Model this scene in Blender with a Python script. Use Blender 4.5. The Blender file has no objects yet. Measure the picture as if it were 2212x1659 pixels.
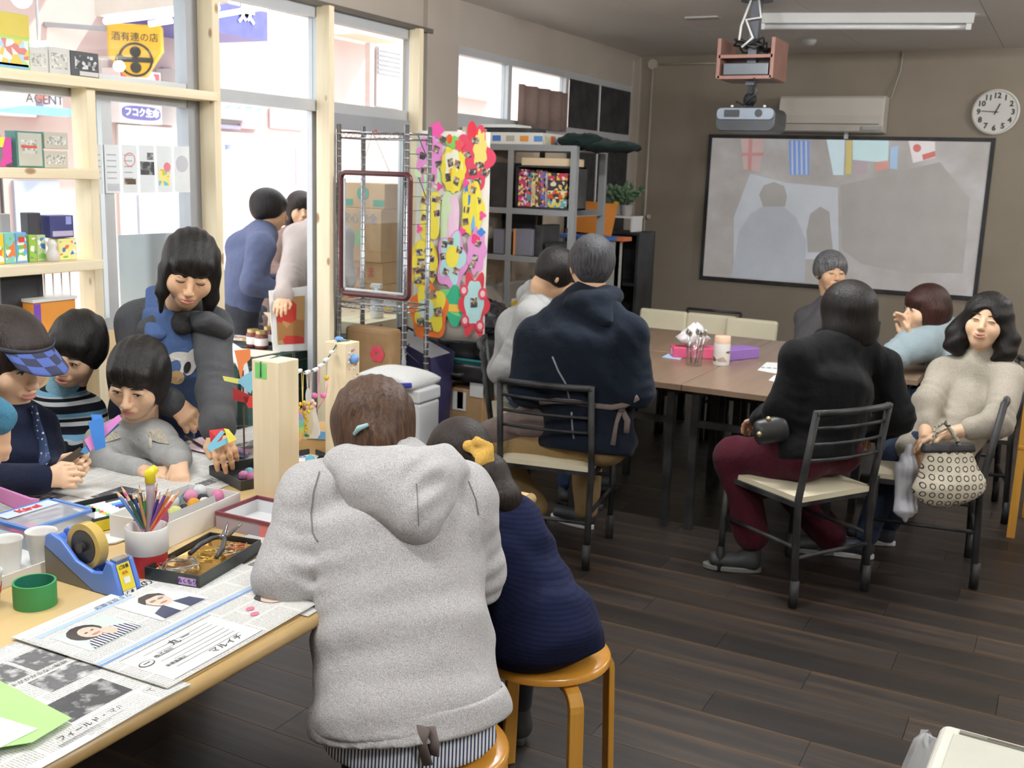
import bpy,math,random
import numpy as np
from mathutils import Vector,Matrix
PI = math.pi
scene = bpy.context.scene
COL = scene.collection
random.seed(7)
RNG = np.random.RandomState(11)
# ------------------------------------------------------------------ camera
CAM_H,F_PX,CXP,CYP = 1.62,2264.1,1106.0,829.5
YAW,PITCH,ROLL = 0.48260816,0.19784906,-0.03386037
def _cam_axes():
 f = np.array([-math.sin(YAW)*math.cos(PITCH),math.cos(YAW)*math.cos(PITCH),-math.sin(PITCH)])
 r = np.array([math.cos(YAW),math.sin(YAW),0.0]); d = np.cross(f,r)
 c,s = math.cos(ROLL),math.sin(ROLL)
 return c*r+s*d,-s*r+c*d,f
C_R,C_D,C_F = _cam_axes()
CAM_POS = np.array([0.0,0.0,CAM_H])
cam_data = bpy.data.cameras.new('camera'); cam = bpy.data.objects.new('camera',cam_data); COL.objects.link(cam)
cam_data.sensor_width = 36.0; cam_data.lens = F_PX/2212*36.0
cam_data.shift_x = 0.0; cam_data.shift_y = 0.0; cam_data.clip_end = 200
cam.matrix_world = Matrix(((C_R[0],-C_D[0],-C_F[0],0),(C_R[1],-C_D[1],-C_F[1],0),(C_R[2],-C_D[2],-C_F[2],CAM_H),(0,0,0,1)))
cam_data.dof.use_dof = True; cam_data.dof.focus_distance = 2.45; cam_data.dof.aperture_fstop = 8.0
scene.camera = cam
# ------------------------------------------------------------------ world, sun, exposure
world = bpy.data.worlds.new('sky'); scene.world = world; world.use_nodes = True
_n = world.node_tree.nodes; _bg = _n['Background']
_bg.inputs['Color'].default_value = (0.93,0.96,1.0,1); _bg.inputs['Strength'].default_value = 3.2
sun_d = bpy.data.lights.new('sun','SUN'); sun = bpy.data.objects.new('sun',sun_d); COL.objects.link(sun)
sun_d.energy = 6.0; sun_d.angle = 0.02; sun_d.color = (1.0,0.95,0.88)
sun.rotation_euler = Vector((-0.42,-0.55,-0.72)).to_track_quat('-Z','Y').to_euler()
vs = scene.view_settings
vs.view_transform = 'Standard'; vs.look = 'None'; vs.gamma = 1.0; vs.use_curve_mapping = False
vs.exposure = 0.10
scene.cycles.use_denoising = True
scene.cycles.max_bounces = 8; scene.cycles.diffuse_bounces = 4; scene.cycles.glossy_bounces = 3
scene.cycles.transparent_max_bounces = 16; scene.cycles.transmission_bounces = 6
scene.cycles.caustics_reflective = False; scene.cycles.caustics_refractive = False
scene.cycles.sample_clamp_indirect = 6.0
# ------------------------------------------------------------------ pixel -> world helpers (metres, real distances)
def UP(h): return np.array([0.0,0.0,h])
def ray(u,v): return C_R*((u-CXP)/F_PX) + C_D*((v-CYP)/F_PX) + C_F
def at_z(u,v,z): d = ray(u,v); return CAM_POS + d*((z-CAM_H)/d[2])
def at_y(u,v,y): d = ray(u,v); return CAM_POS + d*(y/d[1])
def at_x(u,v,x): d = ray(u,v); return CAM_POS + d*(x/d[0])
def at_d(u,v,dep): return CAM_POS + ray(u,v)*dep
# ------------------------------------------------------------------ materials
def lin(c):
 if len(c) == 3 and max(c) > 1.0: c = [x/255.0 for x in c]
 return tuple((x/12.92 if x <= 0.04045 else ((x+0.055)/1.055)**2.4) for x in c[:3]) + (1.0,)
_MATS = {}
class NT:
 """small node-tree helper"""
 def __init__(s,m):
  m.use_nodes = True; s.t = m.node_tree; s.n = s.t.nodes; s.l = s.t.links
  s.b = s.n['Principled BSDF']; s.out = s.n['Material Output']
 def add(s,typ,**kw):
  nd = s.n.new('ShaderNode'+typ)
  for k,v in kw.items():
   if k.startswith('i_'):
    key = k[2:]; key = int(key) if key.isdigit() else key.replace('_',' ')
    nd.inputs[key].default_value = v
   else: setattr(nd,k,v)
  return nd
 def link(s,a,ao,b,bi): s.l.new(a.outputs[ao],b.inputs[bi])
 def coord(s,kind='Object',scale=(1,1,1),rot=(0,0,0),loc=(0,0,0)):
  tc = s.add('TexCoord'); mp = s.add('Mapping')
  mp.inputs['Scale'].default_value = scale; mp.inputs['Rotation'].default_value = rot; mp.inputs['Location'].default_value = loc
  s.link(tc,kind,mp,'Vector'); return mp
 def noise(s,mp,scale=5,detail=3,rough=.5):
  nz = s.add('TexNoise'); nz.inputs['Scale'].default_value = scale; nz.inputs['Detail'].default_value = detail
  nz.inputs['Roughness'].default_value = rough
  if mp: s.link(mp,'Vector',nz,'Vector')
  return nz
 def ramp(s,src,so,stops):
  r = s.add('ValToRGB'); e = r.color_ramp.elements
  while len(e) > 1: e.remove(e[-1])
  e[0].position = stops[0][0]; e[0].color = stops[0][1]
  for p,c in stops[1:]:
   q = e.new(p); q.color = c
  s.link(src,so,r,'Fac'); return r
 def bump(s,src,so,strength=.3,dist=.01):
  b = s.add('Bump'); b.inputs['Strength'].default_value = strength; b.inputs['Distance'].default_value = dist
  s.link(src,so,b,'Height'); s.link(b,'Normal',s.b,'Normal'); return b
def mixc(a,b,t): return tuple(a[i]*(1-t)+b[i]*t for i in range(3)) + (1,)
def M(name,col=(128,128,128),rough=.55,metal=0.0,var=.06,vscale=8.0,bump=0.0,bscale=60.0,stretch=(1,1,1),spec=.5,
 emit=0.0,coat=0.0,sheen=0.0,sss=0.0,alpha=1.0,trans=0.0):
 if name in _MATS: return _MATS[name]
 m = bpy.data.materials.new(name); _MATS[name] = m; k = NT(m); c = lin(col)
 b = k.b; b.inputs['Roughness'].default_value = rough; b.inputs['Metallic'].default_value = metal
 b.inputs['Specular IOR Level'].default_value = spec
 if coat: b.inputs['Coat Weight'].default_value = coat; b.inputs['Coat Roughness'].default_value = .1
 if sheen: b.inputs['Sheen Weight'].default_value = sheen; b.inputs['Sheen Roughness'].default_value = .5
 if sss: b.inputs['Subsurface Weight'].default_value = sss; b.inputs['Subsurface Radius'].default_value = (.012,.005,.003)
 if trans: b.inputs['Transmission Weight'].default_value = trans
 mp = k.coord('Object',stretch)
 nz = k.noise(mp,vscale,4)
 lo = mixc(c,(0,0,0),var); hi = mixc(c,(1,1,1),var*.5)
 r = k.ramp(nz,'Fac',[(.3,lo),(.7,hi)])
 k.link(r,'Color',b,'Base Color')
 if emit: k.link(r,'Color',b,'Emission Color'); b.inputs['Emission Strength'].default_value = emit
 if bump:
  n2 = k.noise(mp,bscale,3); k.bump(n2,'Fac',bump,.01)
 if alpha < 1: b.inputs['Alpha'].default_value = alpha
 return m
def wood(name,c1,c2,scale=1.0,axis='Z',rough=.45,coat=0.0,perobj=.12,seed=0.0):
 if name in _MATS: return _MATS[name]
 m = bpy.data.materials.new(name); _MATS[name] = m; k = NT(m)
 st = {'X': (1,14,14),'Y': (14,1,14),'Z': (14,14,1)}[axis]
 mp = k.coord('Object',tuple(x*scale for x in st),loc=(seed,seed*.7,seed*.3))
 oi = k.add('ObjectInfo'); va = k.add('VectorMath',operation='ADD')
 sc = k.add('Math',operation='MULTIPLY'); sc.inputs[1].default_value = 37.0
 k.link(oi,'Random',sc,0); k.link(mp,'Vector',va,0); k.link(sc,'Value',va,1)
 nz = k.noise(None,1.6,6,.6); k.link(va,'Vector',nz,'Vector')
 r = k.ramp(nz,'Fac',[(.3,lin(c1)),(.7,lin(c2))])
 hsv = k.add('HueSaturation'); mr = k.add('MapRange')
 mr.inputs['To Min'].default_value = 1-perobj; mr.inputs['To Max'].default_value = 1+perobj
 k.link(oi,'Random',mr,'Value'); k.link(mr,'Result',hsv,'Value'); k.link(r,'Color',hsv,'Color')
 k.link(hsv,'Color',k.b,'Base Color'); k.b.inputs['Roughness'].default_value = rough
 if coat: k.b.inputs['Coat Weight'].default_value = coat; k.b.inputs['Coat Roughness'].default_value = .15
 k.bump(nz,'Fac',.12,.004)
 return m
def knotty(name,c1,c2,axis='Z'):
 """pale pine with brown knots"""
 if name in _MATS: return _MATS[name]
 m = wood(name,c1,c2,.8,axis,.6,perobj=.04); k = NT(m)
 mp = k.coord('Object',{'X': (.5,1,1),'Y': (1,.5,1),'Z': (1,1,.5)}[axis])
 vo = k.add('TexVoronoi'); vo.inputs['Scale'].default_value = 9.0; k.link(mp,'Vector',vo,'Vector')
 r = k.ramp(vo,'Distance',[(0,(1,1,1,1)),(.10,(.8,.8,.8,1)),(.14,(0,0,0,1))])
 mx = k.add('MixRGB'); src = k.b.inputs['Base Color'].links[0].from_socket
 k.l.new(src,mx.inputs['Color1']); mx.inputs['Color2'].default_value = lin((150,105,60)); k.link(r,'Color',mx,'Fac')
 k.link(mx,'Color',k.b,'Base Color'); return m
def fabric(name,col,col2=None,scale=350,contrast=.5,bump=.35,rough=.9,wrinkle=.5,wscale=9,sheen=.05):
 """woven / fleece cloth: fine two-tone grain plus soft folds"""
 if name in _MATS: return _MATS[name]
 m = bpy.data.materials.new(name); _MATS[name] = m; k = NT(m)
 mp = k.coord('Object'); nz = k.noise(mp,scale,3,.7)
 c = lin(col); c2 = lin(col2) if col2 else mixc(c,(0,0,0),.25)
 r = k.ramp(nz,'Fac',[(.5-.25*(1.2-contrast),c2),(.5+.25*(1.2-contrast),c)])
 k.link(r,'Color',k.b,'Base Color'); k.b.inputs['Roughness'].default_value = rough
 k.b.inputs['Specular IOR Level'].default_value = .15
 k.b.inputs['Sheen Weight'].default_value = sheen
 n2 = k.noise(mp,wscale,4,.55)
 b1 = k.add('Bump'); b1.inputs['Strength'].default_value = wrinkle; b1.inputs['Distance'].default_value = .03
 k.link(n2,'Fac',b1,'Height')
 b2 = k.add('Bump'); b2.inputs['Strength'].default_value = bump; b2.inputs['Distance'].default_value = .002
 k.link(nz,'Fac',b2,'Height'); k.link(b1,'Normal',b2,'Normal'); k.link(b2,'Normal',k.b,'Normal')
 return m
def stripes(name,cols,period,axis='Z',rough=.85,wob=0.0,bump=.0,rot=(0,0,0),kind='Object'):
 """repeating bands; cols = [(fraction, colour)...] ascending from 0"""
 if name in _MATS: return _MATS[name]
 m = bpy.data.materials.new(name); _MATS[name] = m; k = NT(m)
 mp = k.coord(kind,rot=rot); sx = k.add('SeparateXYZ');
 if wob:
  nz = k.noise(mp,4,2); mm = k.add('MixRGB',blend_type='ADD'); mm.inputs['Fac'].default_value = wob
  k.link(mp,'Vector',mm,'Color1'); k.link(nz,'Color',mm,'Color2'); k.link(mm,'Color',sx,'Vector')
 else: k.link(mp,'Vector',sx,'Vector')
 dv = k.add('Math',operation='DIVIDE'); dv.inputs[1].default_value = period; k.link(sx,axis,dv,0)
 fr = k.add('Math',operation='FRACT'); k.link(dv,0,fr,0)
 r = k.ramp(fr,'Value',[(p,lin(c)) for p,c in cols]); r.color_ramp.interpolation = 'CONSTANT'
 k.link(r,'Color',k.b,'Base Color'); k.b.inputs['Roughness'].default_value = rough
 k.b.inputs['Specular IOR Level'].default_value = .2
 if bump: k.bump(k.noise(mp,9,4),'Fac',bump,.03)
 return m
def glass(name='clear_glass',tint=(1,1,1),refl=1.0,rough=0.0):
 if name in _MATS: return _MATS[name]
 m = bpy.data.materials.new(name); _MATS[name] = m; m.use_nodes = True; n = m.node_tree.nodes; l = m.node_tree.links
 n.remove(n['Principled BSDF']); out = n['Material Output']
 t = n.new('ShaderNodeBsdfTransparent'); t.inputs['Color'].default_value = tuple(tint)+(1,)
 g = n.new('ShaderNodeBsdfGlossy'); g.inputs['Roughness'].default_value = rough
 lw = n.new('ShaderNodeLayerWeight'); pw = n.new('ShaderNodeMath'); pw.operation = 'POWER'; pw.inputs[1].default_value = 4.0
 l.new(lw.outputs['Facing'],pw.inputs[0])
 mu = n.new('ShaderNodeMath'); mu.operation = 'MULTIPLY_ADD'; mu.inputs[1].default_value = .5*refl; mu.inputs[2].default_value = .03*refl
 l.new(pw.outputs[0],mu.inputs[0])
 mx = n.new('ShaderNodeMixShader'); l.new(mu.outputs[0],mx.inputs[0]); l.new(t.outputs[0],mx.inputs[1]); l.new(g.outputs[0],mx.inputs[2])
 l.new(mx.outputs[0],out.inputs['Surface']); return m
def haze_film(name,col,opac):
 """milky translucent plastic"""
 if name in _MATS: return _MATS[name]
 m = bpy.data.materials.new(name); _MATS[name] = m; k = NT(m)
 k.b.inputs['Base Color'].default_value = lin(col); k.b.inputs['Roughness'].default_value = .25
 k.b.inputs['Alpha'].default_value = opac; return m
def print_mat(name,paper,inks,scale=30,thr=.5,stretch=(1,1,1)):
 """irregular patches of printed ink colours on paper (box art, photographs, leaflets)"""
 if name in _MATS: return _MATS[name]
 m = bpy.data.materials.new(name); _MATS[name] = m; k = NT(m)
 mp = k.coord('Object',stretch); oi = k.add('ObjectInfo'); va = k.add('VectorMath',operation='ADD')
 sc = k.add('Math',operation='MULTIPLY'); sc.inputs[1].default_value = 91.0
 k.link(oi,'Random',sc,0); k.link(mp,'Vector',va,0); k.link(sc,'Value',va,1)
 vo = k.add('TexVoronoi'); vo.inputs['Scale'].default_value = scale; k.link(va,'Vector',vo,'Vector')
 sp = k.add('SeparateColor'); k.link(vo,'Color',sp,'Color')
 n = len(inks); stops = [(0,lin(paper))]
 for i,c in enumerate(inks): stops.append((1-thr+thr*i/n,lin(c)))
 r = k.ramp(sp,'Red',stops); r.color_ramp.interpolation = 'CONSTANT'
 k.link(r,'Color',k.b,'Base Color'); k.b.inputs['Roughness'].default_value = .5; return m
# ------------------------------------------------------------------ objects
OFF = {}
def _setp(o,label=None,cat=None,group=None,kind=None):
 if label: o['label'] = label
 if cat: o['category'] = cat
 if group: o['group'] = group
 if kind: o['kind'] = kind
 return o
def thing(name,label,cat,loc=(0,0,0),rz=0.0,group=None,local=False):
 """an Empty at the thing's base; parts are given in world coordinates unless local=True"""
 o = bpy.data.objects.new(name,None); COL.objects.link(o); o.empty_display_size = .05
 o.location = loc; o.rotation_euler = (0,0,rz)
 _setp(o,label,cat,group)
 OFF[o.name] = np.zeros(3) if local else np.array(loc,float)
 return o
def link_mesh(name,verts,faces,mat,parent=None,smooth=False,mi=None,loc=None,bevel=0.0,segs=2,uv=None,auto=None):
 verts = np.asarray(verts,dtype=float).reshape(-1,3)
 off = OFF[parent.name] if parent is not None else (np.array(loc,float) if loc is not None else np.zeros(3))
 me = bpy.data.meshes.new(name); me.from_pydata((verts-off).tolist(),[],[list(map(int,f)) for f in faces])
 for mm in (mat if isinstance(mat,(list,tuple)) else [mat]): me.materials.append(mm)
 if mi is not None: me.polygons.foreach_set('material_index',np.asarray(mi,dtype=np.int32))
 if smooth: me.polygons.foreach_set('use_smooth',np.ones(len(me.polygons),dtype=bool))
 if uv is not None:
  ul = me.uv_layers.new(name='UVMap'); li = np.zeros(len(me.loops),dtype=np.int32); me.loops.foreach_get('vertex_index',li)
  ul.data.foreach_set('uv',np.asarray(uv,dtype=np.float32)[li].ravel())
 me.update()
 o = bpy.data.objects.new(name,me); COL.objects.link(o)
 if parent is not None: o.parent = parent; OFF[o.name] = off
 else: o.location = off; OFF[o.name] = off
 if smooth and auto is not None:
  md = o.modifiers.new('split','EDGE_SPLIT'); md.split_angle = math.radians(auto)
 if bevel:
  b = o.modifiers.new('bevel','BEVEL'); b.width = bevel; b.segments = segs; b.limit_method = 'ANGLE'; b.angle_limit = .6
 return o
def rotm(axis,a):
 return np.array(Matrix.Rotation(a,3,axis))
def frame_from(z,x=(1,0,0)):
 z = np.array(z,float); z /= np.linalg.norm(z); x = np.array(x,float); x = x - z*x.dot(z)
 if np.linalg.norm(x) < 1e-6: x = np.array([0,1,0.])-z*z[1]
 x /= np.linalg.norm(x); return np.stack([x,np.cross(z,x),z],1)
class MB:
 """collects shapes into one mesh"""
 def __init__(s): s.v = []; s.f = []; s.m = []; s.cur = 0; s.T = None
 def _add(s,vs,fs):
  b = len(s.v)
  if s.T is not None: vs = [tuple(s.T[0] @ np.array(p,float)+s.T[1]) for p in vs]
  s.v += [tuple(p) for p in vs]; s.f += [tuple(i+b for i in f) for f in fs]; s.m += [s.cur]*len(fs); return s
 def mat(s,i): s.cur = i; return s
 def at(s,loc=(0,0,0),R=None): s.T = (np.eye(3) if R is None else np.array(R),np.array(loc,float)); return s
 def box(s,x0,x1,y0,y1,z0,z1):
  return s._add([(x0,y0,z0),(x1,y0,z0),(x1,y1,z0),(x0,y1,z0),(x0,y0,z1),(x1,y0,z1),(x1,y1,z1),(x0,y1,z1)],
     [(0,3,2,1),(4,5,6,7),(0,1,5,4),(1,2,6,5),(2,3,7,6),(3,0,4,7)])
 def cbox(s,c,sz,R=None):
  h = np.array(sz,float)/2; R = np.eye(3) if R is None else np.array(R); c = np.array(c,float)
  vs = [c+R@(h*np.array(k)) for k in ((-1,-1,-1),(1,-1,-1),(1,1,-1),(-1,1,-1),(-1,-1,1),(1,-1,1),(1,1,1),(-1,1,1))]
  return s._add(vs,[(0,3,2,1),(4,5,6,7),(0,1,5,4),(1,2,6,5),(2,3,7,6),(3,0,4,7)])
 def beam(s,a,b,w,d,up=(0,0,1)):
  a = np.array(a,float); b = np.array(b,float); z = b-a; L = np.linalg.norm(z); R = frame_from(z,up)
  return s.cbox((a+b)/2,(w,d,L),R)
 def cyl(s,a,b,r,n=12,r2=None,caps=True):
  a = np.array(a,float); b = np.array(b,float); R = frame_from(b-a); r2 = r if r2 is None else r2
  vs = []
  for P,q in ((a,r),(b,r2)):
   for i in range(n):
    t = 2*PI*i/n; vs.append(P+R@np.array([q*math.cos(t),q*math.sin(t),0]))
  fs = [(i,(i+1) % n,n+(i+1) % n,n+i) for i in range(n)]
  if caps: fs += [tuple(range(n-1,-1,-1)),tuple(range(n,2*n))]
  return s._add(vs,fs)
 def tube(s,pts,r,n=8,caps=True,flat=1.0):
  pts = [np.array(p,float) for p in pts]; k = len(pts); rr = r if isinstance(r,(list,tuple)) else [r]*k
  vs = []; R = None
  for i in range(k):
   t = pts[min(i+1,k-1)]-pts[max(i-1,0)]; L = np.linalg.norm(t); t = t/L if L > 1e-9 else UP(1.)
   R = frame_from(t,(0,0,1) if abs(t[2]) < .9 else (1,0,0)) if R is None else frame_from(t,R[:,0])
   for j in range(n):
    a = 2*PI*j/n; vs.append(pts[i]+R@np.array([rr[i]*math.cos(a),rr[i]*flat*math.sin(a),0]))
  fs = [(i*n+j,i*n+(j+1) % n,(i+1)*n+(j+1) % n,(i+1)*n+j) for i in range(k-1) for j in range(n)]
  if caps: fs += [tuple(range(n-1,-1,-1)),tuple(range((k-1)*n,k*n))]
  return s._add(vs,fs)
 def lathe(s,prof,n=24,c=(0,0,0),R=None):
  R = np.eye(3) if R is None else R; c = np.array(c,float); vs = []; k = len(prof)
  for r,z in prof:
   for j in range(n):
    a = 2*PI*j/n; vs.append(c+R@np.array([r*math.cos(a),r*math.sin(a),z]))
  fs = [(i*n+j,i*n+(j+1) % n,(i+1)*n+(j+1) % n,(i+1)*n+j) for i in range(k-1) for j in range(n)]
  return s._add(vs,fs)
 def sphere(s,c,r,nu=12,nv=8,R=None):
  r = np.array(r if hasattr(r,'__len__') else (r,r,r),float); R = np.eye(3) if R is None else R; c = np.array(c,float)
  vs = [c+R@(r*UP(-1))]
  for i in range(1,nv):
   p = -PI/2+PI*i/nv
   for j in range(nu):
    a = 2*PI*j/nu; vs.append(c+R@(r*np.array([math.cos(p)*math.cos(a),math.cos(p)*math.sin(a),math.sin(p)])))
  vs.append(c+R@(r*UP(1))); T = len(vs)-1
  fs = [(0,1+(j+1) % nu,1+j) for j in range(nu)]
  fs += [(1+(i-1)*nu+j,1+(i-1)*nu+(j+1) % nu,1+i*nu+(j+1) % nu,1+i*nu+j) for i in range(1,nv-1) for j in range(nu)]
  fs += [(T,1+(nv-2)*nu+j,1+(nv-2)*nu+(j+1) % nu) for j in range(nu)]
  return s._add(vs,fs)
 def prism(s,poly,t,O=(0,0,0),X=(1,0,0),Y=(0,1,0)):
  """polygon in the plane O + x X + y Y, extruded by t along X x Y (top face at +t)"""
  O = np.array(O,float); X = np.array(X,float); Y = np.array(Y,float); N = np.cross(X,Y); N /= np.linalg.norm(N); n = len(poly)
  vs = [O+X*p[0]+Y*p[1] for p in poly]+[O+X*p[0]+Y*p[1]+N*t for p in poly]
  return s._add(vs,[tuple(range(n-1,-1,-1)),tuple(range(n,2*n))]+[(i,(i+1) % n,n+(i+1) % n,n+i) for i in range(n)])
 def build(s,name,mat,parent=None,smooth=False,**kw):
  return link_mesh(name,s.v,s.f,mat,parent,smooth,s.m if isinstance(mat,(list,tuple)) else None,**kw)
def one(name,mb,mat,label,cat,group=None,kind=None,**kw):
 """a top-level thing that is a single mesh; its origin goes to the middle of its base"""
 v = np.array(mb.v); lo = v.min(0); hi = v.max(0)
 o = mb.build(name,mat,None,loc=((lo[0]+hi[0])/2,(lo[1]+hi[1])/2,lo[2]),**kw)
 return _setp(o,label,cat,group,kind)
def struct(name,mb,mat,parent=None,**kw):
 o = mb.build(name,mat,parent,**kw)
 if parent is None: o['kind'] = 'structure'
 return o
def copy_tree(o,parent=None):
 c = o.copy(); COL.objects.link(c); OFF[c.name] = OFF.get(o.name,np.zeros(3))
 if parent is not None: c.parent = parent
 for ch in list(o.children): copy_tree(ch,c)
 return c
def text(s,size,mat,parent,O,X,Y,name='lettering',align='CENTER',depth=.0006,bold=0.0):
 """flat raised lettering on a surface: O origin, X reading direction, Y up"""
 cu = bpy.data.curves.new(name,'FONT'); cu.body = s; cu.size = size; cu.align_x = align; cu.align_y = 'CENTER'
 cu.extrude = depth; cu.resolution_u = 2; cu.offset = bold
 to = bpy.data.objects.new('tmp_text',cu); COL.objects.link(to)
 bpy.context.view_layer.update()
 me = bpy.data.meshes.new_from_object(to.evaluated_get(bpy.context.evaluated_depsgraph_get()))
 bpy.data.objects.remove(to); bpy.data.curves.remove(cu)
 n = len(me.vertices); co = np.zeros(n*3); me.vertices.foreach_get('co',co); co = co.reshape(-1,3)
 X = np.array(X,float); X /= np.linalg.norm(X); Y = np.array(Y,float); Y = Y-X*Y.dot(X); Y /= np.linalg.norm(Y); N = np.cross(X,Y)
 w = np.array(O,float)+co[:,:1]*X+co[:,1:2]*Y+co[:,2:]*N
 off = OFF[parent.name]; me.vertices.foreach_set('co',(w-off).ravel())
 me.materials.clear(); me.materials.append(mat); me.update()
 o = bpy.data.objects.new(name,me); COL.objects.link(o); o.parent = parent; OFF[o.name] = off; return o
def decal(name,mat,parent,O,X,Y,w,h,t=.0006):
 """thin printed rectangle centred at O"""
 X = np.array(X,float); X /= np.linalg.norm(X); Y = np.array(Y,float); Y /= np.linalg.norm(Y)
 return MB().prism([(-w/2,-h/2),(w/2,-h/2),(w/2,h/2),(-w/2,h/2)],t,O,X,Y).build(name,mat,parent)
# ================================================================== room shell
XW,YB,ZC = -3.48,8.84,2.65
XR,YF = 2.3,-1.7
alu = M('aluminium',(190,192,194),.42,.2,.04)
alu_d = M('aluminium_grey',(160,162,166),.42,.2,.04)
pine = knotty('pine_lumber',(226,208,172),(243,229,199),'Z')
pine_y = knotty('pine_lumber_long',(226,208,172),(243,229,199),'Y')
wall_m = M('brown_grey_wallcloth',(146,134,118),.75,0,.05,3,.12,220)
wall_hd = M('beige_header_board',(172,161,149),.7,0,.04,3,.05,120)
ceil_m = M('ceiling_board',(228,224,220),.6,0,.03,2,.06,160)
pane_m = glass('window_glass',(.96,.98,.98),.9)
white_plastic = M('white_plastic',(226,226,224),.4,0,.03)
black_metal = M('black_metal',(16,16,18),.5,0,.1,spec=.3)
black_plastic = M('black_plastic',(24,24,26),.4,0,.1)
card = M('cardboard',(186,150,104),.85,0,.08,12,.1,200)
card_d = M('cardboard_dark',(150,116,74),.85,0,.08,12,.1,200)
paper_w = M('white_paper',(236,236,233),.8,0,.02)
cream_vinyl = M('cream_vinyl',(226,216,188),.42,0,.04)
# floor: dark vinyl planks running across the room
def floor_mat():
 m = bpy.data.materials.new('dark_wood_plank'); k = NT(m)
 mp = k.coord('Object',(1.2,22,1)); oi = k.add('ObjectInfo'); va = k.add('VectorMath',operation='ADD')
 sc = k.add('Math',operation='MULTIPLY'); sc.inputs[1].default_value = 53.0
 k.link(oi,'Random',sc,0); k.link(mp,'Vector',va,0); k.link(sc,'Value',va,1)
 nz = k.noise(None,1.4,7,.62); k.link(va,'Vector',nz,'Vector')
 r = k.ramp(nz,'Fac',[(.28,lin((44,40,39))),(.5,lin((62,54,50))),(.66,lin((84,69,57))),(.8,lin((104,83,62)))])
 # warm worn edges along the long sides of a plank
 tc = k.add('TexCoord'); sx = k.add('SeparateXYZ'); k.link(tc,'Generated',sx,'Vector')
 e = k.ramp(sx,'Y',[(0,(.5,.5,.5,1)),(.08,(0,0,0,1)),(.8,(0,0,0,1)),(1,(.85,.85,.85,1))])
 n2 = k.noise(mp,.8,3); mu = k.add('MixRGB',blend_type='MULTIPLY'); mu.inputs['Fac'].default_value = 1
 k.link(e,'Color',mu,'Color1'); k.link(n2,'Fac',mu,'Color2')
 mx = k.add('MixRGB'); k.link(mu,'Color',mx,'Fac'); k.link(r,'Color',mx,'Color1'); mx.inputs['Color2'].default_value = lin((128,98,68))
 hsv = k.add('HueSaturation'); mr = k.add('MapRange'); mr.inputs['To Min'].default_value = .26; mr.inputs['To Max'].default_value = .74
 k.link(oi,'Random',mr,'Value'); k.link(mr,'Result',hsv,'Value'); k.link(mx,'Color',hsv,'Color')
 k.link(hsv,'Color',k.b,'Base Color'); k.b.inputs['Roughness'].default_value = .42
 k.bump(nz,'Fac',.15,.002); return m
FLOOR_M = floor_mat()
fl = MB().box(XW-.06,XR,YF,YB,-.08,-.004)
floor = struct('floor',fl,M('floor_subbase',(30,27,25),.8))
PW,PL = .155,.91
mesh_cache = {}
def plank_mesh(L):
 L = round(L,2)
 if L in mesh_cache: return mesh_cache[L]
 b = MB().box(0,L-.0016,0,PW-.0016,-.004,0)
 me = bpy.data.meshes.new('plank'); me.from_pydata(b.v,[],b.f); me.materials.append(FLOOR_M); mesh_cache[L] = me; return me
_pl = []
row = 0; y = YF
while y < YB:
 x = XW - ((row*.37) % 1.0)*PL
 while x < XR:
  x0 = max(x,XW); x1 = min(x+PL,XR)
  if x1-x0 > .04: _pl.append((x0,y,x1-x0))
  x += PL
 y += PW; row += 1
def _pd(p):
 c = np.array([p[0]+p[2]/2,p[1]+PW/2,0]); q = c-CAM_POS; dz = q@C_F
 if dz < .3: return 99
 u,v = CXP+F_PX*(q@C_R)/dz,CYP+F_PX*(q@C_D)/dz
 return dz + (0 if -500 < u < 2700 and 500 < v < 2100 else 40)
_pl.sort(key=_pd)
rest = MB()
for i,(x,y,L) in enumerate(_pl):
 if i < 290:
  o = bpy.data.objects.new('plank',plank_mesh(L)); COL.objects.link(o); o.location = (x,y,0); o.parent = floor
 else: rest.box(x,x+L-.0016,y,y+PW-.0016,-.004,0)
o = rest.build('plank_field',FLOOR_M,floor); o['kind'] = 'stuff'
# ceiling boards
ceiling = struct('ceiling',MB().box(XW-.3,XR,YF,YB,ZC+.012,ZC+.12),M('ceiling_base',(120,116,112),.8))
x = XW; bw,bl = .955,1.82
cb = bpy.data.meshes.new('ceiling_panel'); _b = MB().box(0,bw-.004,0,bl-.004,0,.012); cb.from_pydata(_b.v,[],_b.f); cb.materials.append(ceil_m)
for i in range(6):
 for j in range(6):
  if YF+(j+1)*bl > YB+.4: continue
  o = bpy.data.objects.new('ceiling_panel',cb); COL.objects.link(o); o.location = (XW+i*bw,YF+j*bl-.0,ZC); o.parent = ceiling
struct('wall_back',MB().box(XW-.3,XR+.1,YB,YB+.12,0,ZC+.1),wall_m)
struct('wall_right',MB().box(XR,XR+.1,YF,YB,0,ZC+.1),M('wall_right_paint',(176,168,156),.8))
struct('wall_rear',MB().box(XW-.3,XR+.1,YF-.1,YF,0,ZC+.1),M('wall_rear_paint',(176,168,156),.8))
wl = MB()
wl.box(XW-.14,XW,YF,5.38,2.42,ZC+.1); wl.box(XW-.14,XW+.03,5.38,5.74,0,ZC+.1); wl.box(XW-.14,XW,5.74,YB,2.385,ZC+.1)
wl.box(XW-.14,XW,5.74,YB,0,.85); wl.box(XW-.14,XW,8.68,YB,.85,2.385); wl.box(XW-.14,XW,YF,.3,0,2.42)
struct('wall_left',wl,wall_hd)
struct('trim_1',MB().box(XW-.02,XW+.045,YF,5.42,2.405,2.43),M('dark_rail',(92,84,74),.5))
struct('trim_2',MB().box(XW,XW+.012,8.66,8.84,0,2.6).box(XW,XW+.02,8.8,8.84,0,2.64),wall_hd)
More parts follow.
